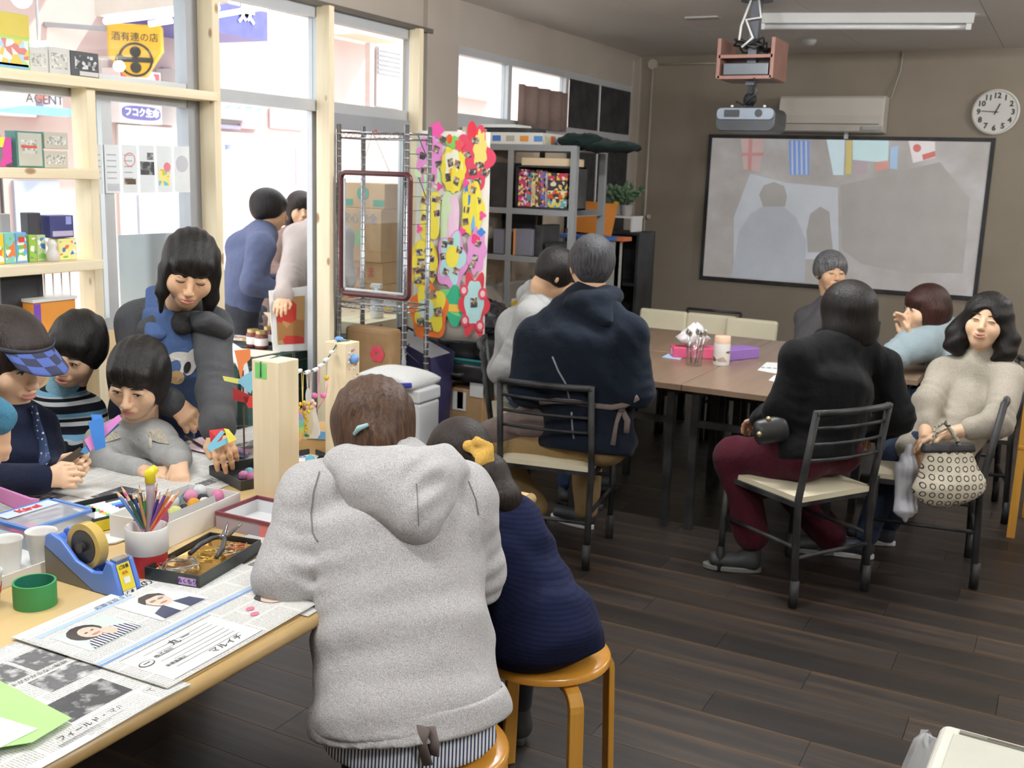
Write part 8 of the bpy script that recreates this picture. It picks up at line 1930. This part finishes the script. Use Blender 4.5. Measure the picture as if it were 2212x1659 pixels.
C1 = make_person('smiling woman in a cream turtleneck jumper with wavy black hair',cj,camdir(-.52,.02,.85),1.0,.10,(.178,.165,.165),.70,(.066,.062,.05),(.088,.068,.052),creamk,fabric('denim_dark',(54,66,88),(38,46,64),300,.5),hair_wavy,
    {'L': dict(pn=C_D*-.3-C_F,lat=C_R*-1,curl=(.9,1.0,1.1,1.1),h=.005),'R': dict(pn=-C_D,lat=-C_F,fd=-C_R*1.0+C_D*.2,curl=(.5,.6,.7,.8),h=.005)},M('trainer_navy',(40,44,60),.6),M('trainer_white',(222,222,222),.6),.009,.0055,dict(closed=True,smile=.7,brow=hair_dk,open_=.4),J(2060,1000,4.5),C_D,sk=skin_f,sleeve=.45,collar=(.55,.066,.060),names=('jumper','trousers'),seed=21,shoe_dir=nrm((-.8,-.1,0)))
# patterned handbag and carrier bag she holds
hb = thing('handbag','cream handbag with small black rings held on the woman\'s lap','bag',tuple(J(2050,1080,4.3)))
def ring_cloth():
 m = bpy.data.materials.new('ring_print_cloth'); k = NT(m); mp = k.coord('Object',(1,1,1),(0,0,-.5)); sn = k.add('VectorMath',operation='SNAP'); sn.inputs[1].default_value = (.034,.034,.034); sb = k.add('VectorMath',operation='SUBTRACT'); k.link(mp,'Vector',sn,0); k.link(mp,'Vector',sb,0); k.link(sn,'Vector',sb,1)
 s2 = k.add('VectorMath',operation='SUBTRACT'); s2.inputs[1].default_value = (.017,.017,.017); k.link(sb,'Vector',s2,0); sx = k.add('SeparateXYZ'); k.link(s2,'Vector',sx,'Vector'); cb = k.add('CombineXYZ'); k.link(sx,'X',cb,'X'); k.link(sx,'Z',cb,'Y'); ln = k.add('VectorMath',operation='LENGTH'); k.link(cb,'Vector',ln,0)
 r = k.ramp(ln,'Value',[(0,lin((206,196,176))),(.0045,lin((40,38,36))),(.0085,lin((206,196,176)))]); r.color_ramp.interpolation = 'CONSTANT'; k.link(r,'Color',k.b,'Base Color'); k.b.inputs['Roughness'].default_value = .85; n2 = k.noise(mp,14,3); k.bump(n2,'Fac',.5,.03); return m
RC = ring_cloth(); g = SD(.03); bs_ = nrm(C_R+C_F*.1); g.econe(J(2048,985,4.24),J(2050,1050,4.24),.105,.145,bs_,.42,.03); g.econe(J(2050,1050,4.24),J(2052,1062,4.24),.145,.135,bs_,.45,.03); g.warp(folds(J(2050,1020,4.2),C_R,.006,.05,.14)); g.plane(J(2048,968,4.24),-C_D,.008); hbody = grow('bag_body',g,.008,RC,hb)
g = SD(.02); g.econe(J(2048,958,4.24),J(2048,972,4.24),.108,.116,bs_,.40,.01); g.plane(J(2048,957,4.24),-C_D,.004); g.plane(J(2048,977,4.24),C_D,.004); grow('rim',g,.007,M('bag_rim_black',(30,28,32),.6),hb)
MB().tube([J(2012,960,4.18),J(2020,925,4.2),J(2042,912,4.24),J(2060,935,4.2),J(2072,962,4.18)],.012,8,flat=.3).build('handle',RC,hb,smooth=True)
MB().tube([J(2012,960,4.30),J(2025,935,4.32),J(2050,925,4.33),J(2072,962,4.30)],.010,8,flat=.3).build('handle',RC,hb,smooth=True)
g = SD(.02); g.cap(J(1966,965,4.38),J(1958,1010,4.36),.014,.045); g.econe(J(1958,1015,4.36),J(1955,1105,4.36),.05,.048,C_R,.45); g.cap(J(1955,1105,4.36),J(1955,1122,4.36),.04,.012); g.warp(folds(J(1957,1050,4.35),C_R,.005,.03,.2)); V,Q = surf_nets(g,g.lo,g.hi,.007)
cbg = thing('carrier_bag','white plastic carrier bag hanging from the woman\'s hand','bag',tuple(J(1957,1125,4.36))); link_np('bag_film',V,Q,M('bag_white_film',(206,206,214),.35),cbg)
# ------------------------------------------------------------------ woman in the pale blue hoodie
pb = fabric('paleblue_sweat',(164,180,186),(140,156,162),400,.5,.25,.9,.4,8)
def hair_long(c,R,s,T):
 sd,_ = hair_cap(None,c,R,s,.012,-.10,-.12,1.08,.064,.004); sd.chain([T(0,-.07,-.02),T(0,-.065,-.10),T(.0,-.03,-.19)],[.075*s,.07*s,.04*s],.04*s); sd.cap(T(.07,-.02,0),T(.07,.0,-.20),.04*s,.022*s,.03*s); sd.cap(T(-.07,-.02,0),T(-.07,.0,-.20),.04*s,.022*s,.03*s); return sd,hair_r,.008
lj = dict(pel=np.array([-.36,5.72,.56]),chest=J(2062,772,5.38),neck=J(2034,712,5.40),head=J(1996,668,5.36),shL=J(1990,745,5.26),shR=J(2092,722,5.50),elL=J(1932,772,5.26),elR=J(1985,775,5.62),wrL=J(1962,732,5.27),wrR=J(1955,735,5.50),knL=np.array([-.76,5.62,.52]),knR=np.array([-.76,5.82,.52]),anL=np.array([-.70,5.62,.10]),anR=np.array([-.70,5.82,.10]))
L1 = make_person('woman in a pale blue hoodie with long reddish hair resting her chin on her hands',lj,camdir(-.95,-.05,.12),1.0,0,(.18,.17,.18),.7,(.078,.066,.05),(.085,.066,.05),pb,fabric('denim_blue',(66,88,128),(46,62,96),300,.5),hair_long,{'L': dict(pn=C_R*.9,lat=-C_F,fd=-C_D*.95-C_R*.15,curl=(.5,.6,.7,.8),h=.006),'R': dict(pn=C_R*.9,lat=C_F,fd=-C_D,curl=(.5,.6,.7,.8),h=.006)},M('shoe_grey',(70,72,78),.6),None,.010,.007,{},None,None,sk=skin_f,names=('hoodie','trousers'),seed=25)
g = SD(.03); g.cap(J(2030,715,5.46),J(2078,708,5.44),.06,.055); g.cap(J(2050,725,5.36),J(2085,715,5.42),.045,.05); grow('hood',g,.010,pb,L1['par'])
# ------------------------------------------------------------------ grey haired person behind the tables
gk = fabric('grey_knit',(96,94,97),(72,70,73),300,.5,.4,.95,.4)
def hair_og(c,R,s,T):
 sd,_ = hair_cap(None,c,R,s,.040,-.02,-.04,1.06,.072,.006); return sd,hair_g,.008
oj = dict(pel=np.array([-1.25,6.58,.55]),chest=J(1795,722,6.40),neck=J(1798,655,6.42),head=J(1795,588,6.36),shL=J(1745,690,6.42),shR=J(1848,692,6.44),elL=J(1742,735,6.28),elR=J(1858,735,6.3),wrL=J(1782,668,6.22),wrR=J(1815,668,6.22),knL=np.array([-1.35,6.2,.5]),knR=np.array([-1.14,6.2,.5]),anL=np.array([-1.35,6.25,.1]),anR=np.array([-1.14,6.25,.1]))
O1 = make_person('grey haired person in a grey jumper holding hands to the mouth',oj,camdir(.10,-.18,.98),1.02,0,(.19,.18,.19),.7,(.08,.068,.05),(.085,.066,.05),gk,M('trousers_black',(24,24,28),.9),hair_og,{'L': dict(pn=-C_F,lat=C_R,fd=-C_D*.9+C_R*.45,curl=(.8,.9,1,1),h=.006),'R': dict(pn=-C_F,lat=-C_R,fd=-C_D*.9-C_R*.45,curl=(.8,.9,1,1),h=.006)},None,None,.011,.007,dict(closed=True,brow=hair_g),names=('jumper','trousers'),seed=28)
# ------------------------------------------------------------------ apron woman bending over the craft table
char = fabric('charcoal_fleece',(88,89,92),(64,65,68),420,.5,.3,.95,.45,8)
def hair_ap(c,R,s,T):
 sd,_ = hair_cap(None,c,R,s,.024,-.10,-.10,1.04,.062,.003)
 sd.chain([T(-.076,.015,.0),T(-.080,.03,-.08),T(-.072,.045,-.145)],[.022*s,.02*s,.010*s],.03*s); sd.chain([T(.076,.02,.0),T(.078,.045,-.07),T(.072,.06,-.135)],[.02*s,.016*s,.007*s],.025*s); sd.chain([T(0,-.09,-.02),T(-.03,-.08,-.10)],[.06*s,.04*s],.03*s)
 sd.warp(lambda P: .0018*np.sin(((P-c.astype(np.float32))@R[:,0].astype(np.float32))*230).astype(np.float32)); return sd,hair_k,.005
aj = dict(pel=J(352,880,3.98),chest=J(372,762,3.62),neck=J(390,655,3.56),head=J(410,582,3.38),shL=J(300,692,3.60),shR=J(458,708,3.54),elL=J(298,845,3.55),elR=J(466,850,3.38),wrL=J(372,872,3.36),wrR=J(470,922,3.12))
_p = aj['pel']; aj.update(hipL=_p+np.array([-.06,-.07,0]),hipR=_p+np.array([.06,.07,0]));
for s,dx,dy in (('L',-.07,-.08),('R',.05,.08)): aj['kn'+s] = np.array([_p[0]+dx+.03,_p[1]+dy,.46]); aj['an'+s] = np.array([_p[0]+dx,_p[1]+dy+.0,.09])
A1 = make_person('woman with black hair in a blue apron bending over the craft table',aj,camdir(.26,-.58,.77),.99,.16,(.175,.165,.17),.60,(.064,.060,.05),(.10,.08,.065),char,fabric('denim_navy',(44,54,84),(32,40,64),300,.5),hair_ap,
    {'L': dict(pn=C_R*-.2-C_D*.6-C_F*.7,lat=C_R+C_D*.2,fd=C_R*.75+C_D*.62-C_F*.2,curl=(1.0,1.15,1.25,1.3),thumb=(.8,.2,-.35),h=.0035),'R': dict(pn=-C_D*.75-C_F*.5,lat=-C_R*.8,fd=C_R*.35+C_D*.6-C_F*.55,curl=(.55,.6,.7,.8),h=.0035)},M('shoe_grey',(70,72,78),.6),None,.0075,.0045,dict(closed=True,brow=hair_k),J(352,930,3.9),nrm(C_D),names=('fleece','trousers'),seed=31,shoe_dir=(.9,-.3,0),sk=skin)
par = A1['par']
g = SD(.03); g.chain([J(376,684,3.51),J(396,700,3.47),J(418,684,3.51)],[.026,.030,.026]); grow('turtleneck',g,.007,M('turtleneck_black',(28,26,26),.95,bump=.4,bscale=200),par)
g = SD(.02); g.econe(J(440,690,3.42),J(478,715,3.47),.05,.06,C_R+C_D*.3,.5); g.cap(J(345,690,3.5),J(325,712,3.52),.035,.045); g.chain([J(345,690,3.5),J(390,700,3.60),J(440,695,3.46)],[.035,.05,.035]); g.warp(wob(.004,30,7)); grow('hood',g,.008,char,par)
# apron shell over the front of the fleece
ablue = fabric('apron_blue',(86,108,152),(70,92,134),350,.4,.2,.9,.5,8); g = SD(.03); P = A1['P']; side = A1['side']; fr = nrm(np.cross(A1['ax'],side)); fr = fr if fr@(-C_F) > 0 else -fr
g.econe(P['pel']-A1['ax']*.10+fr*.02,P['pel']+fr*.02,.185,.185,side,.74); g.econe(P['pel']+fr*.02,A1['chest']+fr*.03,.185,.165,side,.74); g.econe(A1['chest']+fr*.03,lerp(A1['chest'],P['neck'],.85)+fr*.03,.160,.12,side,.72)
g.warp(wob(.004,22,31)); g.plane(lerp(P['pel'],A1['chest'],.5)+fr*.035,-fr,.01); g.ell(J(408,676,3.36),(.075,.10,.075),None,.012,True); g.plane(J(300,760,3.5),nrm(-C_R-C_D*.05),.01)
apn = grow('apron',g,.007,ablue,par)
g = SD(.02); g.econe(J(336,625,3.55),J(338,725,3.47),.034,.042,C_R,.55); g.warp(wob(.002,40,3)); grow('apron_strap',g,.006,ablue,par)
def applique(o,polypx,mat,lift,name,n=.002):
 pts = []
 for u,v in polypx:
  s_ = on_surface(o,u,v)
  if s_ is None: return
  pts.append(s_[0]+s_[1]*lift)
 k = len(pts); c_ = np.mean(pts,0)-C_F*.001; V = [c_]+pts; return link_mesh(name,V,[(0,1+i,1+(i+1) % k) for i in range(k)],mat,o,False)
def ellpx(u,v,a,b,rot=0,n=18): return [(u+a*math.cos(t)*math.cos(rot)-b*math.sin(t)*math.sin(rot),v+a*math.cos(t)*math.sin(rot)+b*math.sin(t)*math.cos(rot)) for t in np.linspace(0,-2*PI,n+1)[:-1]]
dogw = M('dog_white',(226,222,214),.9,bump=.3,bscale=300); dogb = M('dog_brown',(120,82,66),.9); dogt = M('dog_tan',(206,168,116),.9)
applique(apn,ellpx(372,795,26,34,.5),dogw,.003,'dog_face'); applique(apn,ellpx(412,782,14,30,.3),dogw,.0028,'dog_ear_pale'); applique(apn,ellpx(395,770,28,10,.1),dogw,.0026,'dog_head_top'); applique(apn,ellpx(344,770,11,16,-.3),dogb,.004,'dog_ear'); applique(apn,ellpx(382,814,16,14),dogt,.005,'dog_muzzle'); applique(apn,ellpx(404,793,7,13,.3),M('dog_black',(28,26,26),.8),.005,'dog_patch'); applique(apn,ellpx(358,806,3,4),M('dog_black',(28,26,26),.8),.005,'dog_eye')
zp = on_surface(A1['top'],380,712)
if zp: MB().tube([zp[0]+zp[1]*.004,zp[0]+zp[1]*.004+C_D*.02],.004,6).build('zip_pull',M('zip_steel',(180,180,180),.3,.8),A1['top'],smooth=True)
ph_ = on_surface(apn,428,775)
if ph_: MB().cbox(ph_[0]+ph_[1]*.006,(.016,.004,.05)).build('pen_clip',paper_w,apn,bevel=.002)
# ------------------------------------------------------------------ small girl in grey at the table
lg = fabric('child_grey_jersey',(180,180,178),(152,152,151),420,.5,.25,.95,.4,9)
def hair_bobchild(c,R,s,T):
 sd,_ = hair_cap(None,c,R,s,.034,-.075,-.08,1.03,.064,.003); sd.warp(lambda P: .0014*np.sin(((P-c.astype(np.float32))@R[:,0].astype(np.float32))*240).astype(np.float32)); return sd,hair_k,.0045
kj = dict(pel=J(300,1060,3.46),chest=J(292,985,3.38),neck=J(302,922,3.34),head=J(297,818,3.24),shL=J(222,958,3.34),shR=J(342,950,3.30),elL=J(225,1008,3.24),elR=J(372,985,3.22),wrL=J(312,1018,3.13),wrR=J(388,995,3.12))
_p = kj['pel']; kj.update(hipL=_p+np.array([-.05,-.05,0]),hipR=_p+np.array([.05,.05,0]),knL=_p+np.array([.20,-.10,-.03]),knR=_p+np.array([.24,0,-.03]),anL=_p+np.array([.18,-.10,-.34]),anR=_p+np.array([.22,0,-.34]))
K1 = make_person('small girl in a grey lace jersey resting her hands on the newspaper',kj,camdir(-.08,-.56,.82),1.0,.13,(.125,.12,.118),.76,(.052,.046,.036),(.06,.05,.04),lg,fabric('denim_navy',(44,54,84),(32,40,64),300,.5),hair_bobchild,
    {'L': dict(pn=-C_D*.8-C_F*.5,lat=-C_F*.6+C_D,fd=C_R*.98+C_D*.05,curl=(.7,.8,.9,.95),s=.80,h=.003),'R': dict(pn=-C_D*.7-C_F*.6,lat=-C_R,fd=C_D*.75+C_R*.15-C_F*.45,curl=(.35,.4,.45,.5),s=.80,h=.003)},None,None,.0065,.004,dict(brow=hair_k,lipm=lip_c,look=(-.5,-.3)),None,None,sk=skin_f,names=('jersey','trousers'),seed=34,sleeve=.86)
lace = M('lace_beige',(196,188,168),.95,0,.2,90,.9,160)
for sgn,pts in ((0,((205,935),(225,928),(250,932),(262,945),(235,955),(208,962))),(1,((318,930),(345,928),(362,945),(366,962),(345,958),(325,950)))):
 applique(K1['top'],pts[::-1],lace,.004,'lace_yoke')
bw_ = on_surface(K1['top'],327,960)
if bw_: MB().sphere(bw_[0]+bw_[1]*.004,(.008,.004,.02),10,8).build('brooch',M('brooch_ivory',(214,206,190),.6),K1['top'],smooth=True)
# stool for her
st_ = stool('honey bentwood stool under the small girl in grey',(_p[0]-.02,_p[1]+.02,0),.4)
st_.scale = (.9,.9,max(.3,(_p[2]-.07)/.44))
# ------------------------------------------------------------------ boy in the striped turtleneck
bstripe = stripes('boy_stripes',[(0,(24,26,34)),(.22,(206,210,212)),(.42,(24,26,34)),(.58,(176,182,186)),(.66,(110,160,190)),(.84,(24,26,34))],.072,'Z',.9,.0,.3)
def hair_boy(c,R,s,T):
 sd,_ = hair_cap(None,c,R,s,.030,-.035,-.05,1.03,.066,.005); sd.warp(wob(.003,70,3)); return sd,hair_k,.005
yj = dict(pel=J(150,1040,3.72),chest=J(132,925,3.62),neck=J(132,860,3.56),head=J(163,756,3.48),shL=J(70,905,3.62),shR=J(180,890,3.62),elL=J(70,985,3.55),elR=J(186,960,3.62),wrL=J(120,1000,3.40),wrR=J(150,995,3.45))
_p = yj['pel']; yj.update(hipL=_p+np.array([-.05,-.06,0]),hipR=_p+np.array([.05,.06,0]),knL=_p+np.array([.1,-.12,-.25]),knR=_p+np.array([.13,0,-.25]),anL=np.array([_p[0]+.08,_p[1]-.1,.08]),anR=np.array([_p[0]+.12,_p[1],.08]))
Y1 = make_person('boy in a striped blue and black turtleneck watching the craft work',yj,camdir(-.08,-.50,.86),1.0,.28,(.14,.135,.14),.74,(.058,.05,.04),(.075,.06,.05),bstripe,M('trousers_black',(24,24,28),.9),hair_boy,{'L': dict(pn=(0,0,1),lat=C_R,s=.85),'R': dict(pn=(0,0,1),lat=-C_R,s=.85)},M('shoe_grey',(70,72,78),.6),None,.008,.0045,dict(brow=hair_k,lipm=lip_c,look=(.4,-.6),open_=.6),None,None,sk=skin_f,names=('turtleneck','trousers'),seed=37,shoe_dir=(.9,-.3,0),collar=(.45,.056,.054))
g = SD(.02); g.cap(lerp(yj['neck'],yj['head'],.02),lerp(yj['neck'],yj['head'],.34),.060,.052); grow('collar',g,.007,M('collar_blue',(130,176,200),.95,bump=.3,bscale=200),Y1['par'])
# ------------------------------------------------------------------ child with the plaid cap brim at the left edge
def hair_lcap(c,R,s,T):
 sd,_ = hair_cap(None,c,R,s,.03,-.08,-.11,1.10,.070,.006); sd.chain([T(.06,-.05,-.02),T(.05,-.05,-.11),T(.035,-.02,-.16)],[.05*s,.045*s,.018*s],.03*s); sd.chain([T(-.06,-.05,-.02),T(-.05,-.05,-.11),T(-.03,-.02,-.16)],[.05*s,.045*s,.018*s],.03*s); return sd,hair_dk,.005
dots = None
def dot_cloth():
 m = bpy.data.materials.new('navy_dot_cloth'); k = NT(m); mp = k.coord('Object'); vo = k.add('TexVoronoi'); vo.inputs['Scale'].default_value = 55; vo.inputs['Randomness'].default_value = .35; k.link(mp,'Vector',vo,'Vector'); r = k.ramp(vo,'Distance',[(0,lin((206,212,220))),(.16,lin((206,212,220))),(.2,lin((46,62,96)))]); k.link(r,'Color',k.b,'Base Color'); k.b.inputs['Roughness'].default_value = .9; return m
navyc = fabric('navy_cardigan',(30,36,58),(22,26,44),300,.4)
dj = dict(pel=J(20,1080,3.10),chest=J(25,970,3.08),neck=J(30,895,3.08),head=J(22,776,3.04),shL=J(-55,940,3.02),shR=J(82,925,3.14),elL=J(-50,1040,2.92),elR=J(95,1010,3.12),wrL=J(88,1036,2.86),wrR=J(128,1022,2.98))
_p = dj['pel']; dj.update(hipL=_p+np.array([-.02,-.07,0]),hipR=_p+np.array([.02,.07,0]),knL=_p+np.array([.06,-.07,-.25]),knR=_p+np.array([.06,.07,-.25]),anL=np.array([_p[0]+.02,_p[1]-.07,.08]),anR=np.array([_p[0]+.02,_p[1]+.07,.08]))
D1 = make_person('child with a blue plaid cap brim, navy cardigan and dotted scarf at the left edge',dj,camdir(.82,-.42,.36),1.10,0,(.14,.135,.14),.75,(.056,.05,.04),(.07,.06,.05),navyc,M('trousers_black',(24,24,28),.9),hair_lcap,{'L': dict(pn=-C_D*.2-C_F*.9,lat=-C_D,fd=C_R*.9-C_D*.1,curl=(.9,1.0,1.1,1.2),s=.85,h=.0035),'R': dict(pn=-C_F*.7+C_R*.6,lat=-C_D,fd=-C_D*.15+C_R*.6-C_F*.4,curl=(1.0,1.1,1.2,1.3),s=.85,h=.0035)},M('shoe_grey',(70,72,78),.6),None,.0075,.0045,dict(brow=hair_dk,lipm=lip_c),None,None,sk=skin_f,names=('cardigan','trousers'),seed=40,shoe_dir=(.9,.2,0))
sc_ = [on_surface(D1['top'],u,v) for u,v in ((66,880),(76,915),(88,950),(94,985),(96,1005))]; sc_ = [a[0]+a[1]*.006 for a in sc_ if a]
if len(sc_) > 2: MB().tube(sc_,.020,10,flat=.3).build('dotted_scarf',dot_cloth(),D1['par'],smooth=True)
# cap: brim in plaid and a grey band around the head
def plaid():
 m = bpy.data.materials.new('blue_plaid'); k = NT(m); mp = k.coord('UV'); ch = k.add('TexChecker'); ch.inputs['Scale'].default_value = 3.0; k.link(mp,'Vector',ch,'Vector'); ch.inputs['Color1'].default_value = lin((70,88,150)); ch.inputs['Color2'].default_value = lin((44,48,72)); k.link(ch,'Color',k.b,'Base Color'); k.b.inputs['Roughness'].default_value = .9; return m
cp = thing('sun_visor','blue plaid cap brim worn by the child at the left edge','cap',tuple(J(120,790,3.0)))
T = D1['T']; vs,fs,uv = [],[],[]; n1,n2 = 8,14
for i in range(n1+1):
 for k in range(n2+1):
  a = (k/n2-.5)*2.1; rr = i/n1; ext = .10*math.cos(a*.7)*rr; p = T(.084*math.sin(a),.090*math.cos(a)+ext-.004,.066-.22*ext-.014*abs(math.sin(a))*rr); vs.append(p); uv.append((k/n2*1.6,i/n1))
for i in range(n1):
 for k in range(n2): q = i*(n2+1)+k; fs.append((q,q+1,q+n2+2,q+n2+1))
o = link_mesh('brim',vs,fs,plaid(),cp,True,uv=uv); s_ = o.modifiers.new('t','SOLIDIFY'); s_.thickness = .004
MB().tube([T(.099*math.sin(a),.004+.092*math.cos(a),.066) for a in np.linspace(-1.15,1.15,12)],.006,8,flat=.4).build('band',M('cap_band',(44,44,58),.8),cp,smooth=True)
# stick figure of folded paper the child holds
fl = thing('paper_windmill','folded blue and pink paper windmill on a dark stick in the child\'s hand','paper craft',tuple(J(150,1010,2.93)))
MB().beam(J(112,1018,2.90),J(178,972,2.93),.020,.006).build('stick',M('stick_dark',(70,60,46),.7),fl)
def strip(name,c,mat): MB()._add([np.array(q) for q in c]+[np.array(q)+C_F*.0016 for q in c],[(0,1,2,3),(7,6,5,4),(0,4,5,1),(1,5,6,2),(2,6,7,3),(3,7,4,0)]).build(name,mat,fl)
strip('pink_strip',[J(182,950,2.92),J(195,975,2.92),J(264,905,2.94),J(256,896,2.94)],M('paper_orchid',(226,140,206),.6)); strip('teal_strip',[J(170,975,2.925),J(186,982,2.925),J(258,918,2.95),J(250,908,2.95)],M('paper_teal',(70,130,180),.6)); strip('blue_flap',[J(190,912,2.905),J(206,974,2.905),J(228,966,2.90),J(222,902,2.90)],M('paper_azure',(64,136,220),.6)); strip('blue_flap',[J(196,895,2.91),J(204,930,2.905),J(222,920,2.905),J(220,896,2.91)],M('paper_azure',(64,136,220),.6))
# ------------------------------------------------------------------ grown-up at the very left edge: only forearm and hands reach in
ej = dict(pel=np.array([-2.76,1.36,.90]),chest=np.array([-2.71,1.40,1.20]),neck=np.array([-2.66,1.44,1.36]),head=np.array([-2.58,1.46,1.49]),shL=np.array([-2.66,1.22,1.28]),shR=np.array([-2.58,1.55,1.25]),elL=np.array([-2.48,1.14,1.04]),elR=J(-120,838,2.52),wrL=np.array([-2.32,1.26,.90]),wrR=J(-4,908,2.62),
  knL=np.array([-2.76,1.26,.48]),knR=np.array([-2.74,1.46,.48]),anL=np.array([-2.80,1.26,.09]),anR=np.array([-2.78,1.46,.09]))
E1 = make_person('adult in a teal top at the left edge, only forearm and hand in view',ej,(.8,.45,-.4),1.0,0,(.17,.155,.165),.68,(.062,.052,.046),(.085,.065,.05),fabric('teal_sweat',(70,124,150),(54,100,124),300,.4),M('trousers_black',(24,24,28),.9),hair_bob,{'R': dict(pn=C_R*.6-C_F*.6,lat=-C_R*.5-C_F*.5,fd=C_D*.95-C_R*.12,curl=(.7,.8,.9,1.0),h=.004,fore=.06),'L': dict(pn=(0,0,1),lat=C_R,h=.004)},M('shoe_grey',(70,72,78),.6),None,.009,.006,{},None,None,sk=skin,names=('sweatshirt','trousers'),seed=44,sleeve=.92,shoe_dir=(.8,.4,0))
# ------------------------------------------------------------------ people in the street
bf = fabric('blue_fleece',(100,108,136),(80,88,116),300,.4)
def hair_sh(c,R,s,T):
 sd,_ = hair_cap(None,c,R,s,.03,-.03,-.055,1.06,.070,.006); return sd,hair_k,.009
def street_person(label,j,fwd,top,hairf,w,names,hands=None,bottom=None,hem=None,face=None,seed=50,hs=1.0):
 p = np.array(j['pel']); f = nrm(np.array([fwd[0],fwd[1],0])); sd_ = np.array([-f[1],f[0],0])
 for s,q in (('L',1),('R',-1)): j['hip'+s] = p+sd_*q*.085; j['kn'+s] = np.array([p[0],p[1],.34])+sd_*q*.10+f*.03; j['an'+s] = np.array([p[0],p[1],-.03])+sd_*q*.10
 return make_person(label,j,fwd,hs,0,w,.7,(.08,.07,.055),(.1,.08,.065),top,bottom or M('trousers_dark',(44,46,56),.9),hairf,hands,None,None,.011,.008,face,hem,None,names=names,seed=seed)
street_person('woman in a blue fleece leaning over the street table',dict(pel=J(512,672,6.35),chest=J(538,560,6.28),neck=J(568,500,6.2),head=J(584,455,6.22),shL=J(520,535,6.3),shR=J(565,535,6.0),elL=J(560,620,6.4),elR=J(545,612,5.95),wrL=J(600,610,6.4),wrR=J(592,625,6.0)),camdir(.85,-.1,-.5),bf,hair_sh,(.19,.175,.18),('fleece','trousers'),{'R': dict(pn=(0,0,1),lat=C_R,h=.006),'L': dict(pn=(0,0,1),lat=C_R,h=.006)},face={},hem=J(515,690,6.05))
street_person('woman in a brown coat with shoulder length dark hair outside',dict(pel=J(605,690,6.9),chest=J(618,560,6.9),neck=J(640,508,6.85),head=J(650,455,6.85),shL=J(592,525,6.9),shR=J(680,525,6.85),elL=J(585,590,6.7),elR=J(690,600,6.7),wrL=J(625,605,6.55),wrR=J(650,610,6.55)),camdir(.35,-.15,.9),fabric('brown_coat',(150,126,116),(128,106,98),300,.4),hair_long and (lambda c,R,s,T: (hair_long(c,R,s,T)[0],hair_dk,.009)),(.18,.17,.175),('coat','trousers'),face={},seed=55)
street_person('person in a pale grey top half hidden behind the pine door post',dict(pel=J(668,690,6.0),chest=J(676,560,6.0),neck=J(690,490,6.0),head=J(700,440,6.0),shL=J(645,515,6.0),shR=J(735,515,5.95),elL=J(628,600,5.8),elR=J(740,600,5.9),wrL=J(612,640,5.6),wrR=J(715,640,5.7)),camdir(-.5,-.2,.6),fabric('palegrey_top',(190,178,172),(166,154,148),300,.4),hair_sh,(.17,.16,.165),('top','trousers'),{'L': dict(pn=(0,0,1),lat=C_R,h=.006)},fabric('denim_street',(50,62,96),None,300,.5),face={},seed=60)
g = SD(.02); g.econe(J(648,650,5.8),J(652,665,5.8),.07,.075,C_R,.6); wb_ = thing('waist_pack','tan waist pack worn by the person behind the pine post','bag',tuple(J(650,680,5.8))); grow('pouch',g,.010,fabric('tan_canvas',(170,150,116),None,300,.4),wb_)
